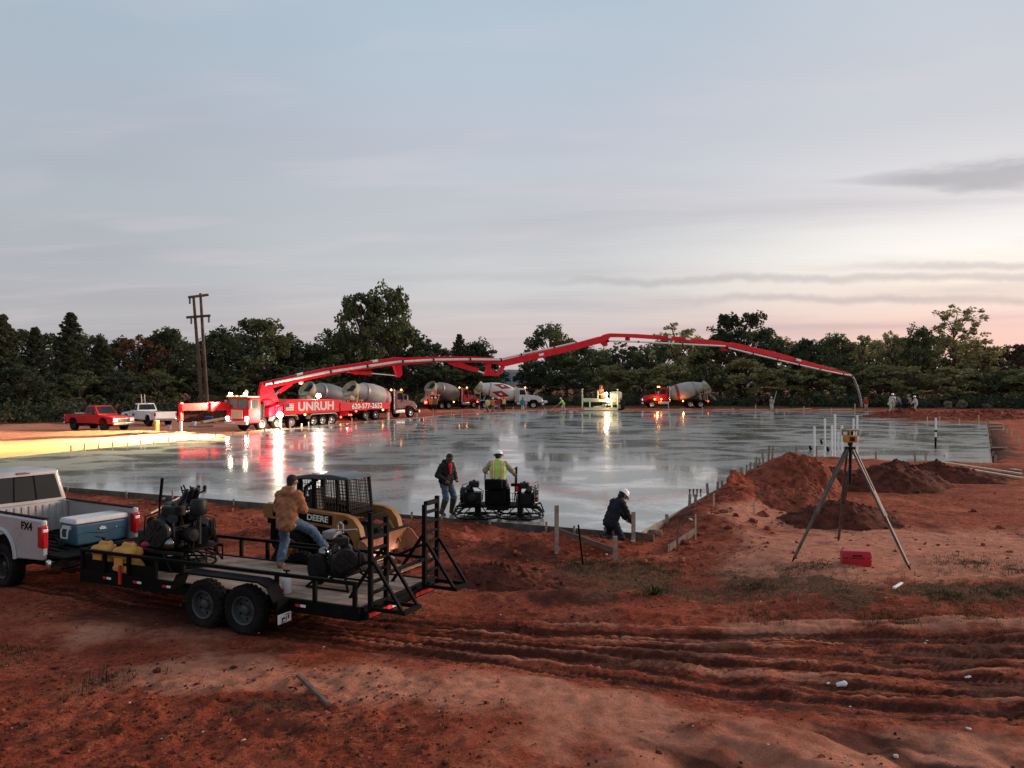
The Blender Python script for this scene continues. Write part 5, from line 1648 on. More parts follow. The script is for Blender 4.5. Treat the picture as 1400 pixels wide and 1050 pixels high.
MB().bx(-0.72, 0.72, -0.66, -0.60, 0.34, 0.40).bar((-0.3, -0.64, 0.36), (-0.3, -0.64, 0.03), 0.035).bar((0.25, -0.64, 0.36), (0.55, -0.70, 0.04), 0.03).build('front_bumper', M_dark, t2, 0.006)
MB().prism([(-0.78, 0.02), (0.80, 0.02), (0.66, 0.30), (-0.66, 0.30)], -0.60, -0.585).build('skirt', M_black, t2)
b = MB()
for k in range(7):
    b.tube([(0.10 + 0.03 * k, 0.1, 1.12), (0.0 + 0.07 * k, 0.05 + 0.05 * math.sin(k), 1.34), (-0.08 + 0.10 * k, 0.1 * math.cos(k), 1.43 + 0.05 * math.sin(2 * k))], 0.016, 5)
b.build('cable_bundle', M_black, t2)
b = MB()
b.lathe([(0.09, 0), (0.12, 0.01), (0.12, 0.03), (0.06, 0.035), (0.04, 0.02)], (0.32, -0.62, 0.75), (0, -1, 0), 20)
b.tube([(0.3, -0.6, 0.64), (0.12, -0.62, 0.58), (0.2, -0.6, 0.44)], 0.018, 6)
b.build('pulley', pm('dull_pulley', (0.16, 0.16, 0.16), 0.4, 0.7, 0.2, 9), t2)
MB().ball((0.34, -0.58, 0.52), (0.12, 0.09, 0.12), 16, 10).build('polished_muffler', pm('dull_chrome', (0.22, 0.22, 0.23), 0.22, 1.0, 0.2, 9, dirt=0.3, dcol=(0.03, 0.02, 0.015)), t2)
b = MB()
for k in range(5):
    b.bx(-0.02 - 0.03 * (k % 2), 0.10 + 0.02 * (k % 3), -0.62, -0.58, 0.50 + 0.09 * k, 0.53 + 0.09 * k)
b.build('cooling_fins', M_steel, t2)
MB().tube([(-0.46, -0.1, 0.62), (-0.40, -0.1, 1.20)], 0.018, 6).tube([(-0.405, -0.1, 1.15), (-0.345, -0.1, 1.60)], 0.030, 6).build('tall_lever', M_black, t2)
MB().ball((-0.74, 0.0, 0.74), (0.09, 0.09, 0.10), 12, 8).tube([(-0.74, 0.0, 0.66), (-0.62, 0.0, 0.5)], 0.02, 6).build('work_light', M_black, t2)

# walk-behind edger at the trailer tail
ed = thing('trowel_engine', 'small engine machine with steel muffler standing near the trailer ramps', 'engine machine', on(tr, -1.95, 0.05, 0.605), TA + R(180), None)
MB().bx(-0.26, 0.26, -0.22, 0.22, 0.20, 0.24).build('base_plate', M_black, ed, 0.006)
engine(ed, 0.02, 0.0, 0.24, -0.7, 1.0)
b = MB()
for s, e in ((-1, -1), (1, -1), (1, 1), (-1, 1)):
    b.bar((s * 0.24, e * 0.2, 0.22), (s * 0.42, e * 0.36, 0.02), 0.035)
b.bar((-0.42, -0.36, 0.03), (0.42, -0.36, 0.03), 0.03)
b.bar((-0.42, 0.36, 0.03), (0.42, 0.36, 0.03), 0.03)
b.build('stand', M_black, ed)
MB().lathe([(0.12, -0.06), (0.24, -0.05), (0.26, 0), (0.24, 0.05), (0.12, 0.06)], (-0.38, -0.1, 0.26), (0.3, 1, 0), 24).build('transport_wheel', M_rubber, ed)
MB().ball((-0.34, 0.0, 0.52), (0.10, 0.09, 0.10), 14, 9).build('polished_cap', MATS['dull_chrome'], ed)
MB().bx(-0.26, -0.04, -0.16, 0.12, 0.78, 0.92).build('tank', pm('grey_tank', (0.17, 0.165, 0.16), 0.45, 0, 0.2, 6, dirt=0.2), ed, 0.03)
MB().tube([(-0.05, 0, 0.88), (-0.05, 0, 1.02), (0.0, 0, 1.06), (0.06, 0, 1.02), (0.06, 0, 0.88)], 0.014, 6).tube([(-0.1, 0, 0.92), (0.1, 0.0, 0.93), (0.3, 0.05, 0.95)], 0.018, 6).build('lifting_bail', M_steel, ed)
MB().tube([(0.2, 0.1, 0.3), (0.55, 0.2, 0.35), (0.9, 0.25, 0.5)], 0.02, 6).build('handle_stub', M_steel, ed)
# white hand sprayer
sp = thing('pump_sprayer', 'white pump sprayer with curled hose inside the near trailer rail', 'sprayer', on(tr, -1.45, 0.80, 0.605), TA, None)
sp.scale = (0.72, 0.72, 0.72)
MB().lathe([(0.10, 0), (0.115, 0.02), (0.115, 0.26), (0.09, 0.33), (0.05, 0.36)]).build('tank', M_lid, sp)
MB().cyl((0, 0, 0.36), (0, 0, 0.44), 0.055, 0.05).bar((-0.09, 0, 0.50), (0.09, 0, 0.50), 0.03).cyl((0, 0, 0.44), (0, 0, 0.5), 0.02).build('pump_handle', M_black, sp)
MB().tube([(0.06, 0, 0.36), (0.2, -0.1, 0.44), (0.34, -0.15, 0.36), (0.44, -0.16, 0.22), (0.5, -0.1, 0.12)], 0.014, 6).build('hose', M_lid, sp)
MB().bx(-0.02, 0.04, 0.115, 0.125, 0.05, 0.12).build('red_tag', M_red, sp)

# ---------------------------------------------------------------- compact loader behind the trailer
M_yel = pm('loader_yellow', (0.235, 0.112, 0.034), 0.55, 0, 0.2, 3, 0.2, 30, dirt=0.4, dcol=(0.16, 0.065, 0.038), spec=0.25)
M_worn = pm('worn_bucket_steel', (0.42, 0.20, 0.13), 0.45, 0.4, 0.35, 2.2, 0.3, 18, dirt=0.3, dcol=(0.16, 0.06, 0.035))
sh = Vector((0.905, -0.425, 0))
SKS = 0.95
sk = thing('skid_steer_loader', 'yellow and black compact wheel loader with mesh cab behind the trailer', 'loader', (-3.95, 18.43, g1(-3.95, 18.43) - 0.03), math.atan2(sh.y, sh.x))
sk.scale = (SKS,) * 3
MB().prism([(-1.35, 0.32), (-1.42, 0.5), (-1.40, 1.22), (-0.62, 1.26), (-0.55, 0.98), (0.78, 0.90), (0.92, 0.6), (0.85, 0.26), (-1.2, 0.24)], -0.52, 0.52).build('body', M_black, sk, 0.03)
MB().prism([(-1.43, 0.86), (-1.43, 1.24), (-0.68, 1.28), (-0.68, 1.0)], -0.50, 0.50).build('engine_hood', M_black, sk, 0.03)
for x in (-0.58, 0.55):
    for s in (1, -1):
        wheel(sk, (x, s * 0.72, 0.40), 0.41, 0.28, M_yel, s)
# cab frame with wire mesh
cz0, cz1 = 0.95, 2.04
b = MB()
for s in (1, -1):
    y = s * 0.44
    b.bar((0.80, y, cz0), (0.70, y * 0.97, cz1 - 0.04), 0.07, 0.06)
    b.bar((-0.15, y, cz0), (-0.22, y * 0.97, cz1 - 0.05), 0.09, 0.08)
    b.bar((-0.62, y, cz0 + 0.1), (-0.62, y * 0.97, cz1 - 0.1), 0.12, 0.08)
    b.bar((-0.62, y * 0.97, cz1 - 0.07), (0.70, y * 0.97, cz1 - 0.03), 0.07)
    b.bar((-0.62, y, 1.28), (0.76, y, 1.18), 0.10, 0.09)
    b.bar((-0.66, y, cz1 - 0.12), (-1.15, y, 1.62), 0.09, 0.07)
    b.bar((-1.15, y, 1.62), (-1.2, y, 1.25), 0.08, 0.07)
    b.bar((-0.92, y, 1.28), (-0.92, y, 1.98), 0.06)
b.bar((0.80, -0.44, cz0 + 0.08), (0.80, 0.44, cz0 + 0.08), 0.07)
b.bar((0.70, -0.42, cz1 - 0.04), (0.70, 0.42, cz1 - 0.04), 0.06)
b.bar((0.785, -0.44, 1.24), (0.785, 0.44, 1.24), 0.08)
b.build('cab_frame', M_black, sk, 0.01)
b = MB()
def grid(p00, p10, p11, p01, nu, nv_, r=0.006):
    p00, p10, p11, p01 = map(Vector, (p00, p10, p11, p01))
    for i in range(1, nu):
        f = i / nu
        b.bar(p00.lerp(p10, f), p01.lerp(p11, f), r * 2)
    for j in range(1, nv_):
        f = j / nv_
        b.bar(p00.lerp(p01, f), p10.lerp(p11, f), r * 2)
grid((0.785, -0.42, 1.28), (0.785, 0.42, 1.28), (0.71, 0.41, 1.97), (0.71, -0.41, 1.97), 12, 10)
for s in (1, -1):
    grid((-0.12, s * 0.44, 1.30), (0.75, s * 0.44, 1.26), (0.66, s * 0.43, 1.95), (-0.18, s * 0.43, 1.95), 10, 9)
    grid((-0.60, s * 0.44, 1.34), (-0.2, s * 0.44, 1.32), (-0.25, s * 0.43, 1.93), (-0.60, s * 0.43, 1.90), 5, 8)
b.build('wire_mesh', M_dark, sk)
b = MB().prism([(-0.74, cz1 - 0.10), (-0.70, cz1 - 0.03), (-0.3, cz1 + 0.03), (0.3, cz1 + 0.045), (0.72, cz1 + 0.0), (0.80, cz1 - 0.05), (0.70, cz1 - 0.07), (-0.6, cz1 - 0.09)], -0.47, 0.47)
b.build('cab_roof', pm('loader_roof', (0.045, 0.055, 0.065), 0.45, 0, 0.15, 3, coat=0.3), sk, 0.02)
b = MB().bx(-0.52, -0.12, -0.24, 0.24, 0.98, 1.16).box((-0.46, 0, 1.42), (0.12, 0.46, 0.55), Matrix.Rotation(-0.15, 3, 'Y'))
b.build('seat', M_seat, sk, 0.04)
MB().bar((0.35, 0.25, 1.0), (0.30, 0.25, 1.35), 0.03).bar((0.35, -0.25, 1.0), (0.30, -0.25, 1.35), 0.03).build('control_levers', M_black, sk)
for s in (1, -1):
    y0_, y1_ = s * 0.66, s * 0.84
    poly = [(-1.32, 1.08), (-1.34, 1.34), (-1.20, 1.40), (0.95, 1.27), (1.16, 1.20), (1.32, 1.02), (1.42, 0.66), (1.40, 0.42), (1.24, 0.42), (1.16, 0.70), (1.02, 0.88), (0.86, 0.94), (-1.16, 1.06)]
    arm = MB().prism(poly, min(y0_, y1_), max(y0_, y1_)).build('lift_arm', M_yel, sk, 0.012)
    yo = s * 0.842
    pan = MB().prism([(-1.05, 1.12), (-1.05, 1.33), (0.62, 1.232), (0.62, 1.022)], yo, yo + s * 0.004).build('black_panel', M_black, arm)
    if s < 0:
        a_ = -0.059
        put_text(pan, 'DEERE', 0.185, pm('decal_white', (0.72, 0.70, 0.62), 0.5), (0.22, yo - 0.006, 1.150), (math.cos(a_), 0, math.sin(a_)), (-math.sin(a_), 0, math.cos(a_)), 0.004, 1.12)
    MB().cyl((0.98, yo, 1.12), (0.98, yo + s * 0.02, 1.12), 0.055).build('arm_pin', M_black, arm)
    MB().bx(-1.38, -1.12, min(s * 0.56, s * 0.655), max(s * 0.56, s * 0.655), 0.9, 1.38).build('arm_tower', M_black, sk, 0.02)
    b = MB().cyl((1.02, s * 0.60, 1.12), (1.30, s * 0.60, 0.72), 0.05).cyl((1.30, s * 0.60, 0.72), (1.46, s * 0.60, 0.48), 0.028)
    b.build('tilt_cylinder', M_yel, sk)
    b = MB().cyl((-1.15, s * 0.60, 0.75), (-0.1, s * 0.62, 1.05), 0.05)
    b.build('lift_cylinder', M_black, sk)
# bucket: curved sheet with end plates and a toothless lip
prof = [(1.42, 0.78), (1.36, 0.55), (1.38, 0.30), (1.50, 0.13), (1.75, 0.06), (2.15, 0.05)]
th_ = [(1.45, 0.78), (1.39, 0.55), (1.41, 0.31), (1.52, 0.155), (1.76, 0.085), (2.15, 0.062)]
bk = MB().prism(prof + th_[::-1], -0.92, 0.92).build('bucket', M_worn, sk, 0.004)
for s in (1, -1):
    MB().prism([(1.42, 0.78), (1.55, 0.74), (2.14, 0.07), (1.75, 0.055), (1.50, 0.125), (1.375, 0.30), (1.355, 0.55)], s * 0.922, s * 0.945).build('end_plate', M_worn, bk)
MB().bx(1.40, 1.47, -0.93, 0.93, 0.782, 0.83).build('top_lip', M_black, bk, 0.01)
V, F = blob([((1.55, -0.5, 0.15), (1.62, 0.5, 0.13), 0.10, 0.12), ((1.7, 0.2, 0.10), (1.75, 0.7, 0.10), 0.07, 0.08), ((1.48, 0.4, 0.3), (1.5, 0.7, 0.25), 0.08, 0.07)], 0.025, 0.06, 0.015)
tag(put('loose_dirt', np_mesh('loose_dirt', V, F, M_clod2)), 'dark dirt lying inside the loader bucket', 'dirt', None)
o = bpy.data.objects['loose_dirt']
o.location, o.rotation_euler, o.scale = sk.location, sk.rotation_euler, sk.scale
MB().bx(0.90, 1.30, -0.70, 0.70, 0.38, 0.56).build('coupler', M_black, sk, 0.02)
MB().bx(1.0, 1.06, -0.52, -0.40, 0.86, 0.96).build('work_lamp', pm('lamp_lens', (0.75, 0.76, 0.76), 0.15), sk, 0.01)
# ---------------------------------------------------------------- concrete pump truck
M_pred = pm('pump_red', (0.62, 0.005, 0.018), 0.5, 0, 0.15, 1.2, dirt=0.15, dcol=(0.34, 0.02, 0.022), spec=0.22)
M_pipe = pm('pale_pipe', (0.66, 0.63, 0.58), 0.45, 0, 0.1, 3, dirt=0.12)
M_silver = pm('silver_trim', (0.55, 0.54, 0.52), 0.3, 0.7, 0.1, 4, dirt=0.15)
M_cabglass = pm('cab_glass', (0.05, 0.06, 0.05), 0.08, 0, 0.2, 2, coat=1.0)
M_letter = pm('grey_lettering', (0.55, 0.55, 0.53), 0.5, 0, 0.03)
M_cream = pm('cream_paint', (0.62, 0.56, 0.42), 0.45, 0, 0.1, 3, dirt=0.2)
ph = Vector((-0.49, -0.872, 0))
pt = thing('concrete_pump_truck', 'red six-axle concrete pump truck with its long boom raised over the slab', 'pump truck', (-18.3, 70.1, g1(-18.3, 70.1) + 0.0), math.atan2(ph.y, ph.x))
MB().bx(-5.2, 5.6, -0.45, 0.45, 0.70, 1.02).build('chassis', M_black, pt)
# low cab
cab = MB().prism([(4.85, 0.62), (4.85, 2.62), (5.9, 2.62), (6.12, 1.72), (6.14, 0.62)], -1.18, 1.18).build('cab', M_pred, pt, 0.06)
MB().quad([(6.128, -1.02, 1.78), (6.128, 1.02, 1.78), (5.945, 0.98, 2.50), (5.945, -0.98, 2.50)], 0.012).build('windshield', M_cabglass, cab)
MB().bar((6.145, 0, 1.78), (5.96, 0, 2.5), 0.04).build('windshield_post', M_pred, cab)
MB().bx(4.95, 6.22, -1.16, 1.16, 2.635, 2.72).build('roof_visor', M_cream, cab, 0.02)
for s in (1, -1):
    MB().quad([(5.05, s * 1.184, 1.75), (5.85, s * 1.184, 1.75), (5.72, s * 1.184, 2.45), (5.05, s * 1.184, 2.45)], 0.01 * -s).build('side_window', M_cabglass, cab)
    MB().bx(6.10, 6.20, s * 1.05 - 0.16, s * 1.05 + 0.16, 0.90, 1.12).build('headlight', M_lamp, cab, 0.02)
    MB().bx(6.0, 6.1, s * 1.32 - 0.12, s * 1.32 + 0.12, 1.75, 2.4).build('mirror', M_silver, cab, 0.02)
MB().bx(6.145, 6.18, -0.62, 0.62, 0.98, 1.66).build('grille', M_cream, cab, 0.01)
b = MB()
for k in range(6):
    b.bx(6.182, 6.19, -0.58, 0.58, 1.02 + k * 0.105, 1.05 + k * 0.105)
b.build('grille_slats', M_silver, cab)
MB().bx(6.10, 6.36, -1.2, 1.2, 0.52, 0.80).build('bumper', M_silver, cab, 0.03)
MB().bx(6.362, 6.37, -0.35, 0.05, 0.60, 0.74).build('number_plate', M_white, cab)
for y in (-0.95, -0.5, 0, 0.5, 0.95):
    MB().bx(6.12, 6.2, y - 0.07, y + 0.07, 2.722, 2.78).build('roof_marker', M_amber, cab)
MB().cyl((5.4, 0.3, 2.72), (5.4, 0.3, 3.0), 0.05).lathe([(0.10, 0), (0.17, 0.2), (0.0, 0.22)], (5.35, 0.3, 3.0), (0.9, 0, 0.3)).build('air_horn', M_cream, cab)
MB().bx(4.35, 4.8, -1.1, 1.1, 1.02, 2.1).cyl((4.5, 1.0, 1.0), (4.5, 1.0, 2.3), 0.16).build('exhaust_stack', M_black, pt)
for k, x in enumerate((4.6, 2.95, 1.35, -1.25, -2.35, -3.5)):
    for s in (1, -1):
        wheel(pt, (x, s * 0.93, 0.52), 0.52, 0.34, M_silver, s, None, 10)
    MB().cyl((x, -0.9, 0.52), (x, 0.9, 0.52), 0.08).build('axle', M_black, pt)
for s in (1, -1):
    for xs, x0, x1 in (((2.95, 1.35), 0.68, 3.62), ((-1.25, -3.5), -4.15, -0.6)):
        pts = [(x1, s * 0.95, 0.75), (x1 - 0.12, s * 0.95, 1.02), (x1 - 0.35, s * 0.95, 1.13), (x0 + 0.35, s * 0.95, 1.13), (x0 + 0.12, s * 0.95, 1.02), (x0, s * 0.95, 0.75)]
        poly = [(p[0], p[2]) for p in pts] + [(p[0] * 1.0, p[2] - 0.05) for p in pts][::-1]
        MB().prism(poly, s * 0.72, s * 1.2).build('fender', M_silver, pt, 0.01)
# deck boxes with the owner's lettering
MB().prism([(3.95, 1.05), (3.95, 1.75), (2.95, 2.05), (1.75, 2.42), (1.0, 2.36), (-3.2, 2.30), (-4.6, 2.25), (-4.9, 1.9), (-4.9, 1.2), (-0.6, 1.16), (3.0, 1.16)], -1.18, 1.18).build('deck_box', M_pred, pt, 0.04)
put_text(pt, 'UNRUH', 0.98, M_letter, (-1.45, 1.186, 1.74), (-1, 0, 0), (0, 0, 1), 0.035, 1.28)
b = MB()
b.bx(1.25, 2.15, 1.184, 1.188, 1.45, 2.05)
fl = b.build('flag_decal', pm('flag_white', (0.6, 0.58, 0.55), 0.5), pt)
b = MB()
for k in range(4):
    b.bx(1.25, 2.15, 1.189, 1.192, 1.45 + 0.163 * k, 1.50 + 0.163 * k)
b.build('flag_stripes', M_pred, fl)
MB().bx(1.75, 2.15, 1.193, 1.196, 1.75, 2.05).build('flag_canton', pm('flag_blue', (0.02, 0.03, 0.12), 0.5), fl)
MB().bx(2.35, 2.50, 1.19, 1.32, 1.06, 2.0).build('step_post', M_pred, pt)
for x in (2.6, 3.2):
    MB().tube([(x, 1.22, 1.1), (x, 1.22, 1.9), (x - 0.3, 1.22, 1.95)], 0.03, 6).build('grab_rail', M_pipe, pt)
# hopper and tail
MB().frus((-5.9, -4.95, -0.65, 0.65, 0.75), (-6.2, -4.95, -0.95, 0.95, 1.55)).build('hopper', M_pred, pt, 0.03)
MB().bx(-6.1, -5.9, -1.1, 1.1, 0.55, 0.72).build('rear_bumper', M_black, pt)
for y in (-0.95, -0.7, 0.75, 1.0):
    MB().ball((-6.12, y, 0.85), 0.08, 10, 6).build('tail_lamp', M_redl, pt)
MB().ball((-4.45, 1.25, 0.72), 0.09, 10, 6).build('side_lamp', M_redl, pt)
MB().ball((0.0, 1.24, 1.10), 0.09, 10, 6).build('side_lamp', M_amber, pt)
# turret
tz = 2.1
MB().lathe([(0.85, 1.6), (0.85, 2.35), (0.7, 2.5), (0.7, 2.7), (0, 2.7)], (3.2, 0, 0), (0, 0, 1), 24).build('turntable', M_pred, pt)
pb = Vector(on(pt, 3.2, 0, 0))

# boom: a vertical plane from the turret to the hose over the far corner
BA, BB = Vector((-20.4, 66.9)), Vector((39.8, 96.0))
BD = (BB - BA)
BU = Vector((BD.x, BD.y, 0)).normalized()
BN = Vector((BU.y, -BU.x, 0))                     # sideways, towards the camera
def bp_(px, py):
    a = (px - 700) / FPX
    s_ = (a * BA.y - BA.x) / (BD.x - a * BD.y)
    y = BA.y + BD.y * s_
    return Vector((BA.x + BD.x * s_, y, CAM_H - (py - HOR) / FPX * y))


def tow(p):                                       # world -> pump truck local
    a = -pt.rotation_euler.z
    d = Vector(p) - pt.location
    c, s_ = math.cos(a), math.sin(a)
    return Vector((d.x * c - d.y * s_, d.x * s_ + d.y * c, d.z))


def side_poly(name, pxs, half, m, parent, bev=0.02, shift=0.0):
    """outline seen from the side, given real thickness across the boom"""
    pts = [bp_(*p) for p in pxs]
    n = len(pts)
    vs = [tow(p + BN * (half + shift)) for p in pts] + [tow(p - BN * (half - shift)) for p in pts]
    fs = [tuple(range(n)), tuple(range(2 * n - 1, n - 1, -1))] + [(i, i + n, (i + 1) % n + n, (i + 1) % n) for i in range(n)]
    return MB().add(vs, fs).build(name, m, parent, bev)


def pipe_run(pxs, r, off, parent, name='delivery_pipe', m=None):
    pts = [tow(bp_(*p) + BN * off) for p in pxs]
    o = MB().tube(pts, r, 10).build(name, m or M_pipe, parent)
    b = MB()
    for i in range(len(pts) - 1):
        n = max(1, int((pts[i + 1] - pts[i]).length / 3.0))
        for k in range(n + 1):
            p = pts[i].lerp(pts[i + 1], k / n)
            d = (pts[i + 1] - pts[i]).normalized() * 0.07
            b.cyl(p - d, p + d, r * 1.35, None, 10)
    b.build('pipe_clamps', M_dark, o)
    return o


side_poly('turret', [(353, 549), (381, 549), (374, 537), (369, 524), (357, 523), (354, 536)], 0.55, M_pred, pt)
s1 = side_poly('boom_section', [(355.5, 523), (356, 531), (370, 530.5), (470, 509), (548, 498.5), (549, 489), (540, 488.5), (440, 504)], 0.34, M_pred, pt)
pipe_run([(360, 526), (372, 523.5), (450, 508), (548, 494)], 0.11, 0.47, s1)
side_poly('lift_cylinder', [(379, 535), (383, 538), (400, 526.5), (397, 522)], 0.2, M_pred, s1)
side_poly('cylinder_rod', [(375, 540), (377, 542), (381, 537), (379, 535)], 0.1, M_chrome, s1)
side_poly('fold_cylinder', [(476, 509), (487, 511.5), (508, 513), (508, 507.8), (485, 507)], 0.2, M_pred, s1, shift=-0.1)
side_poly('cylinder_rod', [(507, 509.5), (507, 511.3), (544, 514.5), (544, 513)], 0.07, M_chrome, s1)
side_poly('knuckle', [(537, 498), (548, 497), (549, 512), (546, 516), (542, 515)], 0.26, M_pred, s1)
s2 = side_poly('boom_section', [(538, 497), (551, 499), (600, 495), (655, 495.5), (683, 498), (687, 493), (672, 489), (640, 487.5), (590, 487.8), (553, 489), (540, 489.5)], 0.30, M_pred, pt, shift=0.02)
pipe_run([(541, 495), (590, 492), (640, 491.5), (682, 492)], 0.10, 0.43, s2)
side_poly('fold_cylinder', [(612, 496), (624, 494), (654, 504), (652.5, 509), (622, 501)], 0.2, M_pred, s2)
side_poly('cylinder_rod', [(653, 506), (652.5, 508), (662, 511.5), (663, 509.5)], 0.08, M_chrome, s2)
side_poly('knuckle', [(665, 494), (671, 494), (669.5, 503), (675, 509.5), (681, 510.5), (680, 514.2), (661, 513), (665, 505)], 0.24, M_pred, s2)
side_poly('link_bar', [(679, 511), (682, 513.5), (689.5, 502), (686, 500)], 0.2, M_pred, s2)
s3 = side_poly('boom_section', [(680, 494), (683, 499), (688, 501.5), (760, 484.5), (824, 468.3), (828, 470.5), (829, 462.5), (820, 460), (770, 473.5), (690, 491.8)], 0.27, M_pred, pt, shift=-0.04)
pipe_run([(686, 491), (715, 484.5), (760, 475), (790, 468)], 0.09, -0.38, s3)
s4 = side_poly('boom_section', [(819, 466), (826, 473), (829, 473), (829, 466), (833, 461), (860, 461.2), (920, 465.5), (990, 474.3), (995, 476), (997, 470), (985, 466.8), (920, 460), (870, 456.8), (833, 455.8), (826, 457.5), (821, 461)], 0.24, M_pred, pt, shift=0.0)
pipe_run([(829, 466.5), (870, 467.5), (930, 470.5), (990, 473.5)], 0.085, 0.33, s4)
side_poly('pipe_hanger', [(857, 461), (859, 461), (859, 468), (857, 468)], 0.3, M_pred, s4, 0)
side_poly('knuckle', [(985, 472), (996, 472), (993, 478.5), (989, 480), (986, 477.5)], 0.2, M_pred, s4)
s5 = side_poly('boom_section', [(991, 473), (1060, 489.2), (1120, 504), (1160, 514), (1162, 511.5), (1120, 499.5), (1060, 482), (1000, 468.2), (994, 468.5)], 0.2, M_pred, pt, shift=0.03)
pipe_run([(992, 475.5), (1060, 491.8), (1118, 505.3), (1150, 511.8), (1162, 513.5)], 0.08, 0.30, s5)
for a, b_, p in (((405, 511), (413, 509), s1), ((508, 492.5), (515, 491.5), s1), ((735, 484), (741, 482.6), s3), ((911, 459.4), (915, 459.8), s4), ((935, 461.5), (941, 462.2), s4), ((1086, 490), (1092, 491.5), s5)):
    side_poly('white_sign', [a, b_, (b_[0], b_[1] + 3), (a[0], a[1] + 3)], 0.365, M_white, p, 0)
MB().ball(tow(bp_(411.5, 522.5)), 0.22, 12, 8).build('hanging_lamp', M_pipe, s1)
hose = [bp_(*p) for p in ((1160, 513), (1164, 514), (1167.5, 518), (1171, 527), (1174.5, 537), (1177, 548), (1178, 556))]
MB().tube([tow(p) for p in hose], [0.10, 0.12, 0.13, 0.13, 0.13, 0.13, 0.12], 10).build('end_hose', pm('hose_grey', (0.22, 0.22, 0.21), 0.6), pt)
MB().tube([tow(bp_(*p)) for p in ((1161, 513), (1160, 518), (1163, 522), (1166, 521), (1167, 516))], 0.05, 6).build('hose_sling', M_dark, pt)
# outriggers
def W2L(p):
    return tow(Vector(p))
def outrigger(root, foot, top, h, lab=None):
    """telescoping beam from the chassis to a vertical jack"""
    a, f = Vector(root), Vector(foot)
    e = Vector((f.x, f.y, a.z if top is None else top))
    mid = a.lerp(e, 0.5)
    o = MB().bar(W2L(a), W2L(mid), 0.42, h).build('outrigger', M_pred, pt, 0.02)
    MB().bar(W2L(mid), W2L(e), 0.36, h * 0.86).build('beam_extension', M_pred, o, 0.02)
    MB().bar(W2L(mid - (e - a).normalized() * 0.12), W2L(mid + (e - a).normalized() * 0.12), 0.47, h * 1.08).build('beam_collar', M_pred, o, 0.02)
    MB().bar(W2L(e + Vector((0, 0, h * 0.5 + 0.05))), W2L((f.x, f.y, f.z + 0.9)), 0.26).build('jack_case', M_pred, o, 0.02)
    MB().cyl(W2L((f.x, f.y, f.z + 0.9)), W2L((f.x, f.y, f.z + 0.06)), 0.11).build('jack_leg', M_pipe, o)
    MB().bar(W2L((f.x, f.y, f.z)), W2L((f.x, f.y, f.z + 0.06)), 0.6, 0.6).build('jack_pad', M_wood, o)
    return o
fo = at(243, 591, -0.2)
outrigger((-21.6, 66.2, 1.75), (-24.9, 62.8, g1(-24.9, 62.8)), 1.72, 0.62)
fo2 = at(383.5, 588, -0.2)
outrigger(on(pt, 2.9, 0.9, 1.55), (fo2.x, fo2.y, g1(fo2.x, fo2.y)), 1.35, 0.5)
ro = (-11.75, 79.2)
rr_ = outrigger(on(pt, -4.4, 1.05, 1.62), (ro[0], ro[1], g1(*ro)), 1.36, 0.72)
a = Vector(on(pt, -4.4, 1.05, 0))
d = (Vector((ro[0], ro[1], 0)) - Vector((a.x, a.y, 0))).normalized()
nn = Vector((d.y, -d.x, 0))
c = Vector((a.x, a.y, 0)).lerp(Vector((ro[0], ro[1], 0)), 0.52) + nn * 0.25 + Vector((0, 0, 1.40))
r_l, u_l = tow(c + d) - tow(c), Vector((0, 0, 1))
put_text(rr_, '620-577-2652', 0.62, M_white, tow(c), r_l, u_l, 0.012, 1.2, 'phone_number')
outrigger(on(pt, -4.4, -1.05, 1.62), (-19.4, 80.0, g1(-19.4, 80.0)), 1.5, 0.6)
# working lights of the pump truck, then added roof floods
wl = Vector(bp_(0, 0)) if False else None
MB().ball(tow(Vector((fo2.x + 0.02, fo2.y - 0.25, 1.02))), 0.24, 14, 10).build('work_light', pm('flood_lamp', (1, 0.95, 0.85), 0.4, emit=40, ecol=(1.0, 0.84, 0.62)), pt)
MB().ball((-2.0, 0.9, 2.62), 0.20, 14, 10).build('work_light', MATS['flood_lamp'], pt)
MB().cyl((-2.0, 0.9, 2.3), (-2.0, 0.9, 2.5), 0.05).build('lamp_stem', M_black, pt)
lamp_light('flood_light', (fo2.x + 0.05, fo2.y - 0.85, 1.1), 1100, (1.0, 0.84, 0.62), 0.25)
p = Vector(on(pt, -2.0, 0.9, 2.95))
lamp_light('deck_light', tuple(p), 500, (1.0, 0.86, 0.68), 0.2)
for s in (1, -1):  # roof floods added to light the road, in place of an unseen lamp
    MB().bx(5.98, 6.14, s * 0.8 - 0.13, s * 0.8 + 0.13, 2.80, 2.98).build('added_roof_flood', M_lamp, cab, 0.03)
    p = Vector(on(pt, 6.35, s * 0.8, 2.89))
    lamp_light('added_flood_light', tuple(p), 210000 if s > 0 else 42000, (1.0, 0.76, 0.36), 0.1, ((-32.0, 34.0, 0.0) if s > 0 else (-38.0, 55.0, -0.5), 70 if s > 0 else 84))

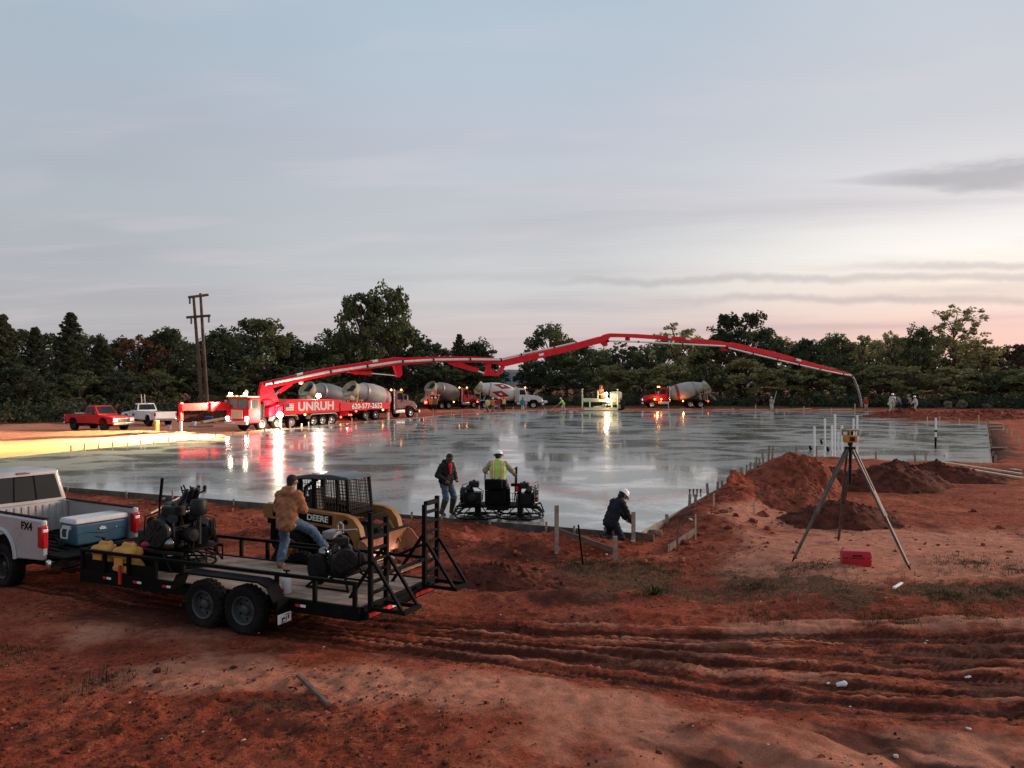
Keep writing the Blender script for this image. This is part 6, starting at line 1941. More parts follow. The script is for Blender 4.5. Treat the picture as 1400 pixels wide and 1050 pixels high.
# ---------------------------------------------------------------- mixer trucks
M_drumgrey = pm('drum_grey', (0.30, 0.29, 0.28), 0.55, 0, 0.15, 1.2, 0.1, 10, dirt=0.3, dcol=(0.25, 0.2, 0.17))
M_drumdark = pm('drum_slate', (0.12, 0.13, 0.14), 0.55, 0, 0.15, 1.2, 0.1, 10, dirt=0.3, dcol=(0.2, 0.17, 0.15))
M_drumwhite = pm('drum_white', (0.66, 0.63, 0.55), 0.5, 0, 0.08, 1.2, 0.1, 10, dirt=0.22, dcol=(0.4, 0.33, 0.26))
M_greenish = pm('cement_crusted_steel', (0.34, 0.34, 0.25), 0.8, 0, 0.3, 3, 0.4, 12, dirt=0.4, dcol=(0.22, 0.20, 0.15))
M_maroon = pm('maroon_paint', (0.10, 0.008, 0.018), 0.4, 0, 0.1, 2, spec=0.35)
M_redcab = pm('red_cab_paint', (0.40, 0.008, 0.014), 0.4, 0, 0.1, 2, spec=0.35)
M_whitecab = pm('white_cab_paint', (0.70, 0.68, 0.66), 0.35, 0, 0.06, 2, dirt=0.15, coat=0.5)
M_stripe = pm('drum_stripe_red', (0.33, 0.014, 0.03), 0.5, 0, 0.1, 2, dirt=0.1)


def mixer(label, loc, rz, cabm, drumm, stripe=True, diamonds=False, beacon=True, brake=False, plow=False):
    t = thing('mixer_truck', label, 'mixer truck', loc, rz, 'concrete mixer trucks at the back of the slab')
    MB().bx(-4.0, 4.7, -0.42, 0.42, 0.78, 1.05).build('chassis', M_black, t)
    for x, dual in ((3.55, 0), (-1.75, 1), (-3.15, 1)):
        for s in (1, -1):
            wheel(t, (x, s * (0.98 if not dual else 0.92), 0.53), 0.53, 0.32 if not dual else 0.5, M_silver, s, None, 10)
        MB().cyl((x, -0.9, 0.53), (x, 0.9, 0.53), 0.08).build('axle', M_black, t)
    # bonnet, cab
    MB().prism([(2.55, 0.95), (2.55, 1.98), (4.35, 1.72), (4.78, 1.45), (4.82, 0.85), (4.2, 0.85), (4.1, 1.08), (3.9, 1.22), (3.2, 1.22), (2.95, 0.95)], -0.82, 0.82).build('bonnet', cabm, t, 0.06)
    for s in (1, -1):
        pts = [(3.55 + 0.66 * math.cos(math.pi * k / 10 + 0.05), 0.53 + 0.66 * math.sin(math.pi * k / 10 + 0.05)) for k in range(11)]
        MB().prism(pts + [(x * 0.94 + 0.213, z * 0.94 + 0.03) for x, z in pts][::-1], s * 0.80, s * 1.16).build('fender', cabm if not diamonds else M_black, t, 0.02)
        MB().bx(1.2, 2.7, s * 0.92 - 0.2, s * 0.92 + 0.2, 0.50, 0.92).build('fuel_tank', M_silver, t, 0.10)
        MB().bx(4.74, 4.85, s * 0.66 - 0.13, s * 0.66 + 0.13, 1.02, 1.28).build('headlight', pm('dim_headlight', (0.85, 0.7, 0.5), 0.3, emit=1.2, ecol=(1, 0.75, 0.5)), t, 0.03)
        MB().tube([(1.1, s * 1.0, 0.9), (1.1, s * 1.0, 3.0)], 0.09, 10).build('exhaust_stack', M_chrome, t)
        MB().tube([(2.6, s * 0.98, 2.45), (2.75, s * 1.28, 2.4), (2.75, s * 1.28, 1.75), (2.6, s * 0.98, 1.7)], 0.02, 5).bx(2.7, 2.78, s * 1.28 - 0.1, s * 1.28 + 0.1, 1.8, 2.35).build('side_mirror', M_chrome, t)
    cb = MB().prism([(1.28, 0.98), (1.28, 2.82), (2.30, 2.86), (2.42, 2.80), (2.66, 1.98), (2.66, 0.98)], -0.98, 0.98).build('cab', cabm, t, 0.07)
    MB().quad([(2.652, -0.84, 2.05), (2.652, 0.84, 2.05), (2.455, 0.82, 2.70), (2.455, -0.82, 2.70)], 0.012).build('windshield', M_glass, cb)
    for s in (1, -1):
        MB().quad([(1.62, s * 0.984, 1.95), (2.50, s * 0.984, 1.95), (2.32, s * 0.984, 2.62), (1.62, s * 0.984, 2.62)], -0.01 * s).build('side_window', M_glass, cb)
        MB().bx(1.45, 1.50, s * 0.982 - 0.004, s * 0.982 + 0.004, 1.02, 2.65).build('door_seam', M_black, cb)
    MB().bx(2.3, 2.75, -0.92, 0.92, 2.80, 2.86).build('sun_visor', cabm, cb, 0.02)
    MB().bx(4.82, 4.87, -0.42, 0.42, 0.95, 1.42).build('grille', M_chrome, t, 0.01)
    MB().bx(4.72, 5.02, -1.15, 1.15, 0.50, 0.80).build('bumper', M_chrome if not plow else M_white, t, 0.04)
    if plow:
        MB().bx(5.0, 5.5, -1.0, 1.0, 0.80, 1.12).build('front_box', M_white, t, 0.03)
    if beacon:
        for y in (-0.7, 0.7) if not diamonds else (0.4,):
            MB().ball((2.5, y, 2.93), 0.10, 10, 6).build('beacon', M_amber, cb)
    # drum, axis tilted up towards the tail
    o_, ax_ = Vector((1.05, 0, 1.86)), Vector((-math.cos(R(13)), 0, math.sin(R(13))))
    prof = [(0.30, 0.0), (0.72, 0.06), (0.95, 0.40), (1.14, 1.0), (1.19, 1.6), (1.19, 2.5), (1.10, 3.1), (0.90, 3.9), (0.68, 4.6), (0.60, 4.95), (0.60, 5.05), (0.50, 5.0), (0.45, 4.2), (0.0, 4.0)]
    dr = MB().lathe(prof, o_, ax_, 40).build('drum', drumm, t)
    def onr(s_):
        for (r0, h0), (r1, h1) in zip(prof, prof[1:]):
            if h0 <= s_ <= h1:
                return r0 + (r1 - r0) * (s_ - h0) / (h1 - h0)
        return 0.6
    if stripe:
        MB().lathe([(onr(h) + (0.012 if 0 < i < 4 else -0.01), h) for i, h in enumerate((0.88, 0.9, 1.12, 1.28, 1.30))], o_, ax_, 40).build('drum_stripe', M_stripe, dr)
    MB().lathe([(onr(3.55) - 0.01, 3.55), (onr(3.55) + 0.07, 3.57), (onr(3.75) + 0.09, 3.73), (onr(3.75) - 0.01, 3.75)], o_, ax_, 40).build('roller_ring', M_steel, dr)
    if diamonds:
        uu = ax_.cross(Vector((0, 1, 0))).normalized()
        def wrap(s_, th_, off):
            return o_ + ax_ * s_ + (Vector((0, 1, 0)) * math.cos(th_) + uu * math.sin(th_)) * (onr(s_) + off)
        for c0, m_, hs, ht, off in [(math.pi - 0.25 + a_, M_stripe, 1.30, 0.43, 0.014) for a_ in (0.0, 1.05, -1.05, 2.1, -2.1, math.pi)] + [(math.pi - 0.25 + a_, M_drumwhite, 0.34, 0.17, 0.030) for a_ in (0.0, 1.05, -1.05)]:
            b = MB()
            n = 8
            vs, fs = [], []
            for i in range(n + 1):
                for j in range(n + 1):
                    a1_, a2_ = i / n * 2 - 1, j / n * 2 - 1
                    vs.append(wrap(2.05 + hs * (a1_ + a2_) / 2, math.pi * 0 + c0 + ht * (a1_ - a2_) / 2, off))
            for i in range(n):
                for j in range(n):
                    fs.append((i * (n + 1) + j, (i + 1) * (n + 1) + j, (i + 1) * (n + 1) + j + 1, i * (n + 1) + j + 1))
            me_ = bpy.data.meshes.new('diamond')
            me_.from_pydata(vs, [], fs)
            me_.materials.append(m_)
            put('drum_diamond' if m_ is M_stripe else 'diamond_emblem', me_, dr)
    # stands, hopper, chute, tail
    b = MB()
    for s in (1, -1):
        b.bar((1.0, s * 0.4, 1.05), (1.02, s * 0.35, 1.85), 0.14)
        b.bar((-3.4, s * 0.45, 1.05), (-3.1, s * 0.75, 2.05), 0.14)
        b.bar((-3.9, s * 0.5, 1.0), (-3.75, s * 0.7, 2.9), 0.12)
    b.bx(-3.5, -3.3, -0.8, 0.8, 1.9, 2.05)
    b.build('drum_stand', M_greenish, t)
    hp_ = MB().lathe([(0.40, 0.0), (0.74, 0.02), (0.86, 0.40), (0.90, 0.74), (0.84, 0.76), (0.78, 0.42), (0.40, 0.10)], (-3.72, 0, 2.70), (-0.78, 0, 0.62), 24).build('charge_hopper', M_greenish, t)
    MB().lathe([(0.0, 0), (0.74, 0.01), (0.74, 0.05), (0, 0.06)], (-3.95, 0, 2.88), (-0.78, 0, 0.62), 24).build('hopper_shade_disc', pm('hollow_shade', (0.02, 0.02, 0.016), 0.9), hp_)  # dark disc painted in as the shade inside the hopper
    MB().prism([(-3.75, 2.0), (-4.7, 2.05), (-4.65, 2.55), (-4.1, 2.85), (-3.8, 2.7)], -0.55, 0.55).build('collector', M_greenish, t, 0.05)
    b = MB()
    n = 8
    for i in range(n):
        t0, t1 = math.pi * i / n, math.pi * (i + 1) / n
        p0 = lambda t_: (0.34 * math.cos(t_), -0.30 * math.sin(t_))
        for A_, B_ in (((-4.55, 0, 2.05), (-5.35, 0.5, 1.25)),):
            q0, q1 = p0(t0), p0(t1)
            b.quad([(A_[0], A_[1] + q0[0], A_[2] + q0[1]), (A_[0], A_[1] + q1[0], A_[2] + q1[1]), (B_[0], B_[1] + q1[0] * 0.8, B_[2] + q1[1] * 0.8), (B_[0], B_[1] + q0[0] * 0.8, B_[2] + q0[1] * 0.8)], 0.03)
    b.build('chute', M_greenish, t)
    b = MB()
    for s in (-0.2, 0.2):
        b.bar((-4.15, 0.95 + s, 0.7), (-3.95, 0.95 + s, 3.1), 0.05)
    for k in range(8):
        b.bar((-4.13 + 0.028 * k * 0.8, 0.75, 0.85 + 0.28 * k), (-4.13 + 0.028 * k * 0.8, 1.15, 0.85 + 0.28 * k), 0.04)
    b.build('ladder', M_greenish, t)
    for s in (1, -1):
        pts = [(-4.0, 0.62), (-3.95, 1.0), (-3.7, 1.16), (-1.2, 1.16), (-0.98, 1.0), (-0.95, 0.7)]
        MB().prism(pts + [(x, z - 0.04) for x, z in pts][::-1], s * 0.68, s * 1.2).build('rear_fender', drumm if diamonds else M_black, t)
        MB().ball((-4.22, s * 0.85, 0.95), 0.20 if brake else 0.10, 10, 6).build('tail_lamp', M_redl, t)
        MB().ball((-0.7, s * 1.1, 0.98), 0.10, 10, 6).build('side_marker', M_amber if not diamonds else M_redl, t)
    MB().bx(-4.25, -4.05, -1.1, 1.1, 0.6, 0.86).build('rear_bumper', M_black, t)
    MB().lathe([(0, 0), (0.32, 0.02), (0.36, 0.1), (0.36, 1.2), (0.32, 1.28), (0, 1.3)], (0.75, -0.65, 2.35), (0, 1, 0), 18).build('water_tank', M_silver, t)
    return t


def gpos(px, y):
    x = (px - 700) / FPX * y
    return (x, y, g1(x, y))


h2 = math.atan2(0.83, 0.56)
mB = mixer('grey-drum mixer with red stripe and maroon cab, backed up to the pump hopper', gpos(519, 85.0), h2, M_maroon, M_drumgrey)
mA = mixer('slate-drum mixer mostly hidden behind the pump truck, left of the striped drum', gpos(462, 86.0), h2, M_redcab, M_drumdark, stripe=False)
mC = mixer('dark dusty mixer seen from behind with bright brake lights', gpos(617, 116.5), R(52), M_redcab, pm('drum_brownish', (0.17, 0.15, 0.14), 0.6, 0, 0.15, 1.2, dirt=0.4, dcol=(0.2, 0.14, 0.11)), stripe=False, brake=True)
mD = mixer('white mixer with red diamonds on its drum, side-on facing right', gpos(694, 117.0), R(3), M_whitecab, M_drumwhite, stripe=False, diamonds=True, plow=True)
mE = mixer('grey-drum mixer with red cab facing left beside the screed', gpos(925, 117.0), R(178), M_redcab, pm('drum_weathered', (0.36, 0.36, 0.33), 0.6, 0, 0.15, 1.0, 0.1, 8, dirt=0.35, dcol=(0.33, 0.25, 0.17)))
for x, y in ((3.2, 1.2), (2.3, 1.12)):
    MB().ball((x, y, 1.22), 0.11, 10, 6).build('side_marker', M_amber, mE)
for mk, (lx, ly, lz), e, colr in ((mC, (-4.7, 0.85, 0.95), 90, (1, 0.08, 0.05)), (mC, (-4.7, -0.85, 0.95), 60, (1, 0.08, 0.05)), (mE, (2.9, 1.7, 1.2), 60, (1, 0.42, 0.1)), (mE, (-0.7, 1.5, 1.0), 35, (1, 0.3, 0.08)), (mB, (-4.6, 0.0, 1.1), 60, (1, 0.1, 0.06))):
    lamp_light('lamp_glow', on(mk, lx, ly, lz), e, colr, 0.1)

# ---------------------------------------------------------------- laser screed at the far edge
ls = thing('laser_screed', 'pale green laser screed machine with lamps, at the far slab edge', 'screed machine', (*gpos(823, 104.5)[:2], 0.0), R(0))
M_lime = pm('pale_lime_paint', (0.55, 0.58, 0.40), 0.45, 0, 0.12, 2, dirt=0.25)
MB().bx(-2.4, 1.8, -1.25, -1.0, 0.10, 0.38).build('screed_head', M_lime, ls, 0.02)
b = MB()
for k in range(5):
    b.bx(-2.2 + 0.9 * k, -2.05 + 0.9 * k, -1.3, -1.24, 0.02, 0.2)
b.cyl((-2.4, -1.35, 0.12), (1.8, -1.35, 0.12), 0.09)
b.build('auger', M_lime, ls)
MB().bx(-2.6, 1.9, -0.75, -0.5, 1.05, 1.40).bx(-2.4, -0.4, -0.8, 0.6, 1.15, 1.5).build('boom_frame', M_lime, ls, 0.03)
for x in (-2.55, 1.85):
    b = MB().cyl((x, -0.95, 0.2), (x, -0.95, 1.9), 0.09).cyl((x, -0.95, 1.9), (x, -0.95, 2.7), 0.06)
    for z in (1.9, 2.3, 2.55):
        b.cyl((x, -0.95, z), (x, -0.95, z + 0.14), 0.12)
    b.build('laser_mast', M_pale if False else M_lime, ls)
for x in (-1.6, 1.1):
    MB().bar((x, -1.1, 0.38), (x, -0.7, 1.1), 0.16).build('hanger', M_lime, ls)
MB().bar((-1.1, -0.6, 0.4), (0.6, 0.0, 0.55), 0.25).bar((0.2, -0.6, 0.7), (1.6, -0.5, 0.75), 0.16).build('lower_beam', M_lime, ls)
MB().bx(-0.6, -0.45, -0.3, 0.3, 1.4, 2.5).bx(0.5, 0.62, -0.3, 0.3, 1.4, 2.3).bx(-0.6, 0.6, -0.3, 0.3, 1.95, 2.05).build('operator_station', M_lime, ls, 0.02)
MB().lathe([(0, 0), (0.5, 0.05), (0.6, 0.3), (0.6, 1.3), (0.5, 1.5), (0, 1.55)], (1.0, 0.4, 1.75), (1, 0, 0), 20).build('engine_cover', M_cream, ls)
MB().bx(0.2, 2.6, 0.1, 1.2, 0.7, 1.25).build('undercarriage', M_lime, ls, 0.04)
for x in (0.2, 2.3):
    for s in (0.0, 1.3):
        wheel(ls, (x, s, 0.5), 0.5, 0.35, M_lime, -1)
MB().bx(2.3, 2.8, -0.2, 0.3, 0.1, 1.3).build('stabiliser', M_dark, ls, 0.04)
MB().bx(-0.35, 0.2, 0.0, 0.5, 2.1, 2.75).ball((-0.1, 0.2, 2.95), 0.24, 10, 8).build('control_box', pm('rust_orange', (0.35, 0.12, 0.06), 0.6, 0, 0.2, 4), ls, 0.05)
MB().lathe([(0, 0), (0.42, 0.02), (0.42, 0.10), (0.2, 0.14), (0, 0.14)], (0.25, -0.1, 1.75), (0, -1, 0), 18).build('hydraulic_reel', pm('orange_reel', (0.5, 0.10, 0.03), 0.5), ls)
b = MB()
for k in range(5):
    b.tube([(-0.5 + 0.2 * k, -0.35, 1.5), (-0.6 + 0.25 * k, -0.6, 0.9 + 0.05 * k), (-0.9 + 0.4 * k, -0.85, 0.5)], 0.035, 6)
b.build('hydraulic_hoses', M_dark, ls)
for nm, p, r in (('work_light', (0.42, -0.75, 2.05), 0.20), ('work_light', (0.62, -0.85, 1.30), 0.22)):
    MB().ball(p, r, 14, 10).build(nm, MATS['flood_lamp'], ls)
for p in ((0.42, -1.15, 2.05), (0.62, -1.25, 1.30)):
    lamp_light('screed_light', on(ls, *p), 60, (1.0, 0.70, 0.38), 0.2)
# ---------------------------------------------------------------- people
def mid_joint(a, b, l1, l2, pole):
    a, b, pole = Vector(a), Vector(b), Vector(pole)
    d = b - a
    L_ = min(d.length, (l1 + l2) * 0.999)
    t = d.normalized()
    x = (l1 * l1 - l2 * l2 + L_ * L_) / (2 * L_)
    h = math.sqrt(max(1e-6, l1 * l1 - x * x))
    p = (pole - t * pole.dot(t))
    p = p.normalized() if p.length > 1e-4 else Vector((1, 0, 0))
    return a + t * x + p * h, a + t * L_


def vest_mat(name, a, b):
    if name in MATS:
        return MATS[name]
    m = bpy.data.materials.new(name)
    m.use_nodes = True
    m.node_tree.nodes.clear()
    q = NT(m.node_tree)
    co = q.n('ShaderNodeTexCoord').outputs['Object']
    s = q.n('ShaderNodeSeparateXYZ', ins={0: co})
    ay = q.math('ABSOLUTE', q.math('SUBTRACT', q.math('ABSOLUTE', s.outputs[1]), 0.115))
    f1 = q.math('LESS_THAN', ay, 0.038)
    f2 = q.math('LESS_THAN', ay, 0.012)
    c = q.mix(f1, a, b)
    c = q.mix(f2, c, (0.75, 0.74, 0.66))
    bs = q.n('ShaderNodeBsdfPrincipled', ins={'Base Color': c, 'Roughness': 0.8})
    q.n('ShaderNodeOutputMaterial', ins={0: bs.outputs[0]})
    MATS[name] = m
    return m


M_hair = pm('dark_hair', (0.012, 0.010, 0.009), 0.8, 0, 0.3, 30, 0.4, 90)
M_skin2 = pm('deep_skin', (0.13, 0.065, 0.042), 0.55, 0, 0.12, 20)


def person(label, loc, face, top, trous, boots, hips=0.94, px=0.0, lean=0.0, tilt=0.0, nod=0.0, wr=None, an=None, pole_k=None, hat=None, vest=None, hood=False, res=0.03, skin=None, group=None, shin=0.12, sc=1.0, cap=None, gloves=None, turn=0.0):
    t = thing('person', label, 'person', loc, face, group)
    t.scale = (sc, sc, sc)
    skin = skin or M_skin
    near = res < 0.02
    P_ = Vector((px, 0, hips))
    T = Vector((math.sin(lean), math.sin(tilt), math.cos(lean))).normalized()
    Hd = Vector((math.sin(lean * 0.6 + nod), math.sin(tilt), math.cos(lean * 0.6 + nod))).normalized()
    fw = Vector((Hd.z, 0, -Hd.x)).normalized()
    fw = (fw * math.cos(turn) + Vector((0, 1, 0)) * math.sin(turn)).normalized()
    Y = Vector((0, 1, 0))
    ch, nk = P_ + T * 0.28, P_ + T * 0.50
    hc = nk + Hd * 0.175 + fw * 0.025
    an = an or ((0, 0.10, 0.09), (0, -0.10, 0.09))
    wr = wr or ((0.10, 0.26, 0.86), (0.10, -0.26, 0.86))
    pole_k = pole_k or ((1, 0.1, 0.0), (1, -0.1, 0.0))
    A, G = [], []
    for s, w in ((1, wr[0]), (-1, wr[1])):
        sh_ = nk - T * 0.065 + Y * s * 0.185
        e, w2 = mid_joint(sh_, w, 0.29, 0.255, (-0.6, s * 0.7, -0.4))
        A.append((sh_, e, w2))
    for s, a, pk_ in ((1, an[0], pole_k[0]), (-1, an[1], pole_k[1])):
        hp = P_ + Y * s * 0.09 - Vector((0, 0, 0.03))
        k_, a2 = mid_joint(hp, a, 0.44, 0.43, pk_)
        G.append((hp, k_, a2))
    body = [(P_ + Y * 0.06, ch + Y * 0.07, 0.11, 0.115), (P_ - Y * 0.06, ch - Y * 0.07, 0.11, 0.115), (ch + Y * 0.07, nk - T * 0.09 + Y * 0.09, 0.115, 0.09), (ch - Y * 0.07, nk - T * 0.09 - Y * 0.09, 0.115, 0.09),
            (nk - T * 0.06, nk + Hd * 0.09, 0.062, 0.055), (hc + Hd * 0.03, hc + Hd * 0.03 - fw * 0.025, 0.093, 0.092), (hc - Hd * 0.05 + fw * 0.025, hc - Hd * 0.075 + fw * 0.04, 0.066, 0.05),
            (hc + fw * 0.10 - Hd * 0.005, hc + fw * 0.115 - Hd * 0.025, 0.013, 0.016)]
    for s in (1, -1):
        body.append((hc + Y * s * 0.093 + Hd * 0.02, hc + Y * s * 0.098 - Hd * 0.02, 0.02, 0.014))
    for s, (a, e, w) in zip((1, -1), A):
        body += [(a, e, 0.058, 0.044), (e, w, 0.044, 0.030)]
        d = (w - e).normalized()
        pal = w + d * 0.085
        body.append((w + d * 0.02, pal, 0.030, 0.034))
        if near:
            n_ = d.cross(Vector((s, 0, 0.3))).normalized()
            inn = n_.cross(d).normalized() * s
            for q_, ln in ((-1.5, 0.062), (-0.5, 0.075), (0.5, 0.072), (1.5, 0.055)):
                b0 = pal + n_ * q_ * 0.018
                b1_ = b0 + d * ln * 0.6 + inn * 0.010
                body += [(b0, b1_, 0.0105, 0.010), (b1_, b1_ + d * ln * 0.35 + inn * ln * 0.5, 0.010, 0.0085)]
            th0 = w + d * 0.03 + n_ * -0.03
            body.append((th0, th0 - n_ * 0.03 + d * 0.045 + inn * 0.02, 0.013, 0.010))
    for hp, k_, a in G:
        body += [(hp, k_, 0.080, 0.055), (k_, a, 0.052, 0.036), (a, a + Vector((0.14, 0, -0.055)), 0.035, 0.028)]
    rb = min(res, 0.013) if near else res * 0.8
    blob_obj('body', body, rb, skin, t, 0.02)
    # clothes
    def up(l, o):
        return [(a, b, r0 + o, r1 + o) for a, b, r0, r1 in l]
    tr_ = up([(P_ + Y * 0.06 - T * 0.0, ch + Y * 0.075, 0.115, 0.125), (P_ - Y * 0.06, ch - Y * 0.075, 0.115, 0.125), (ch + Y * 0.075, nk - T * 0.09 + Y * 0.10, 0.122, 0.098), (ch - Y * 0.075, nk - T * 0.09 - Y * 0.10, 0.122, 0.098), (nk - T * 0.05, nk + T * 0.0, 0.075, 0.068)], 0.016)
    tp = list(tr_) + [(P_ + Y * 0.06 - T * 0.09, P_ - Y * 0.06 - T * 0.09, 0.142, 0.142), (P_ + Y * 0.06 + T * 0.05, P_ - Y * 0.06 + T * 0.05, 0.146, 0.146)]
    for a, e, w in A:
        tp += [(a, e, 0.090, 0.076), (e, w - (w - e).normalized() * 0.01, 0.076, 0.056)]
    if hood:
        tp += [(nk + Y * 0.07 - fw * 0.05 + T * 0.02, nk - Y * 0.07 - fw * 0.05 + T * 0.02, 0.062, 0.062), (nk - fw * 0.085 - T * 0.05 + Y * 0.05, nk - fw * 0.085 - T * 0.05 - Y * 0.05, 0.06, 0.06), (nk + fw * 0.05 + Y * 0.05, nk + fw * 0.05 - Y * 0.05, 0.05, 0.05)]
    lump = 0.009 if near else 0.0
    blob_obj('hoodie' if hood else 'jacket', tp, res, top, t, 0.03, lump, 2)
    lg = [(P_ + Y * 0.05, P_ - Y * 0.05, 0.132, 0.132)]
    for hp, k_, a in G:
        e_ = a + (k_ - a).normalized() * max(0.0, shin - 0.06)
        lg += [(hp, k_, 0.108, 0.086), (k_, e_, 0.086, 0.078)]
    blob_obj('trousers', lg, res, trous, t, 0.03, lump * 0.8, 5)
    for hp, k_, a in G:
        u_ = (k_ - a).normalized()
        f_ = Vector((u_.z, 0, -u_.x)).normalized() if abs(u_.z) > 0.3 else Vector((0.3, 0, -1)).normalized()
        bt = [(a + u_ * shin, a + u_ * 0.0, 0.095 if shin > 0.2 else 0.070, 0.062), (a - u_ * 0.035 - f_ * 0.03, a - u_ * 0.045 + f_ * 0.14, 0.045, 0.042)]
        blob_obj('boot', bt, min(res, 0.02), boots, t, 0.02)
    if vest:
        blob_obj('vest', up(tr_, 0.016), res, vest, t, 0.03)
    if hat is not None:
        o = hc + Hd * 0.03
        b = MB().lathe([(0.128, -0.005), (0.150, -0.012), (0.128, 0.008), (0.122, 0.055), (0.092, 0.105), (0.045, 0.128), (0.0, 0.132)], o, Hd, 20)
        if near:
            s_ = Y.cross(Hd).normalized()
            b.tube([o + Hd * (0.135 * math.cos(a_)) + s_ * (0.125 * math.sin(a_)) for a_ in np.linspace(-1.2, 1.2, 9)], 0.012, 6)
            b.prism([(0, 0)] * 3, 0, 0) if False else None
        b.quad([o + fw * 0.10 + Y * 0.09, o + fw * 0.19 + Y * 0.05 - Hd * 0.012, o + fw * 0.19 - Y * 0.05 - Hd * 0.012, o + fw * 0.10 - Y * 0.09], 0.008)
        b.build('hard_hat', hat, t)
        if near:
            blob_obj('hair', [(hc - fw * 0.035 + Hd * 0.03, hc - fw * 0.05 - Hd * 0.06, 0.092, 0.075)], 0.014, M_hair, t)
    else:
        blob_obj('hair' if cap is None else 'cap', [(hc + Hd * 0.045 - fw * 0.012, hc + Hd * 0.045 - fw * 0.03, 0.095, 0.094), (hc - fw * 0.05 + Hd * 0.02, hc - fw * 0.055 - Hd * 0.045, 0.078, 0.060)], min(res, 0.016) if near else res * 0.8, cap or M_hair, t, 0.02)
    if near:
        b = MB()
        for s in (1, -1):
            b.ball(hc + fw * 0.088 + Y * s * 0.033 + Hd * 0.025, 0.012, 8, 6)
        b.build('eyes', M_black, t)
        b = MB().bar(hc + fw * 0.092 - Hd * 0.055 + Y * 0.022, hc + fw * 0.092 - Hd * 0.055 - Y * 0.022, 0.008, 0.005)
        b.build('mouth', pm('lips', (0.2, 0.07, 0.06), 0.6), t)
    if gloves:
        for a, e, w in A:
            d = (w - e).normalized()
            blob_obj('glove', [(w - d * 0.02, w + d * 0.10, 0.044, 0.046), (w + d * 0.10, w + d * 0.15 + Vector((0, 0, -0.02)), 0.042, 0.03)], min(res, 0.018), gloves, t)
    return t


NR = 0.015
DZ = TG + 0.602
# man in the tan hoodie on the trailer, one foot up on the far rail
hm = person('man in tan hoodie and jeans seen from behind, one foot up on the trailer rail', (-4.12, 15.22, DZ), R(76), M_tan, M_denim, pm('tan_work_boot', (0.17, 0.10, 0.06), 0.8, 0, 0.3, 14, dirt=0.4), hips=0.90, px=0.04, lean=0.10, nod=0.30, tilt=-0.04,
            wr=((0.34, 0.10, 1.02), (0.36, -0.12, 1.02)), an=((0.0, 0.12, 0.09), (0.30, -0.66, 0.34)), pole_k=((1, 0.15, 0), (1, -0.25, 0.0)), hood=True, res=NR, sc=1.0, cap=pm('black_knit', (0.015, 0.014, 0.014), 0.9, 0, 0.2, 40, 0.4, 120))
# standing man on the slab
sm_ = person('man in black jacket over red shirt, standing in rubber boots on the slab', (-1.83, 23.3, 0.0), R(-42), M_blackcloth, M_denim, M_mudboot, hips=0.94, lean=0.03, nod=0.55,
             wr=((0.17, 0.21, 0.99), (0.17, -0.21, 0.99)), an=((0.05, 0.15, 0.09), (-0.05, -0.13, 0.09)), hood=True, res=NR, shin=0.36, skin=M_skin2)
blob_obj('shirt', [((0.155, -0.01, 1.40), (0.168, -0.01, 1.16), 0.055, 0.022)], 0.012, pm('bright_red_cloth', (0.62, 0.012, 0.035), 0.8, 0, 0.15, 12), sm_, 0.02)
MB().bx(-0.10, 0.04, -0.22, -0.14, 0.90, 1.06).build('belt_pouch', M_black, sm_, 0.02)
# driver of the ride-on trowel
dv = person('driver in lime vest and white hard hat seated on the ride-on trowel', (-0.38, 22.72, 0.0), R(88), M_khaki, M_blackcloth, M_mudboot, hips=1.04, lean=0.10, nod=0.35, wr=((0.42, 0.34, 1.22), (0.36, -0.42, 1.18)),
            an=((0.42, 0.16, 0.52), (0.42, -0.16, 0.52)), pole_k=((1, 0.1, 1), (1, -0.1, 1)), hat=M_hat, vest=vest_mat('lime_vest', (0.36, 0.62, 0.12), (0.66, 0.22, 0.06)), res=NR, gloves=M_pale)
# kneeling man
km = person('worker in navy clothes and white hard hat kneeling at the slab corner', (2.45, 20.2, g1(2.45, 20.2) - 0.02), R(28), M_navy, M_navy, M_mudboot, hips=0.50, px=-0.06, lean=0.45, nod=0.5, wr=((0.48, 0.12, 0.42), (0.46, -0.16, 0.36)),
            an=((-0.36, 0.14, 0.08), (-0.34, -0.16, 0.08)), pole_k=((1, 0.25, -0.25), (1, -0.2, -0.25)), hat=M_hat, res=NR)

far = dict(res=0.032)
def footed(px, y, dz=0.0):
    x = (px - 700) / FPX * y
    return (x, y, g1(x, y) + dz)


M_greycloth = pm('grey_cloth', (0.20, 0.20, 0.20), 0.9, 0, 0.2, 12)
M_rust = pm('rust_cloth', (0.30, 0.035, 0.03), 0.9, 0, 0.2, 12)
M_teal = pm('teal_cloth', (0.03, 0.22, 0.26), 0.9, 0, 0.2, 12)
GRP = 'workers at the far side of the slab'
lean_ = dict(lean=0.35, nod=0.2)
person('worker in orange vest standing left of the dark mixer', footed(589.6, 109), R(-60), M_orange, M_blackcloth, M_mudboot, hat=M_hat, group=GRP, **far)
person('worker in brown jacket next to the one in the orange vest', footed(595.2, 109), R(-90), M_tan, M_blackcloth, M_mudboot, hat=M_hat, group=GRP, **far)
person('worker in lime vest beside the white trestle', footed(667.4, 105.5), R(120), M_pale, M_blackcloth, M_mudboot, vest=vest_mat('lime_vest', (0.36, 0.62, 0.12), (0.66, 0.22, 0.06)), group=GRP, **far, **lean_)
person('worker in orange shirt and white hard hat near the trestle', footed(673.6, 106), R(60), M_orange, M_greycloth, M_mudboot, hat=M_hat, group=GRP, **far)
person('worker in dark red shirt and white hard hat before the diamond drum', footed(681.6, 106), R(-100), M_rust, M_greycloth, M_mudboot, hat=M_hat, group=GRP, **far)
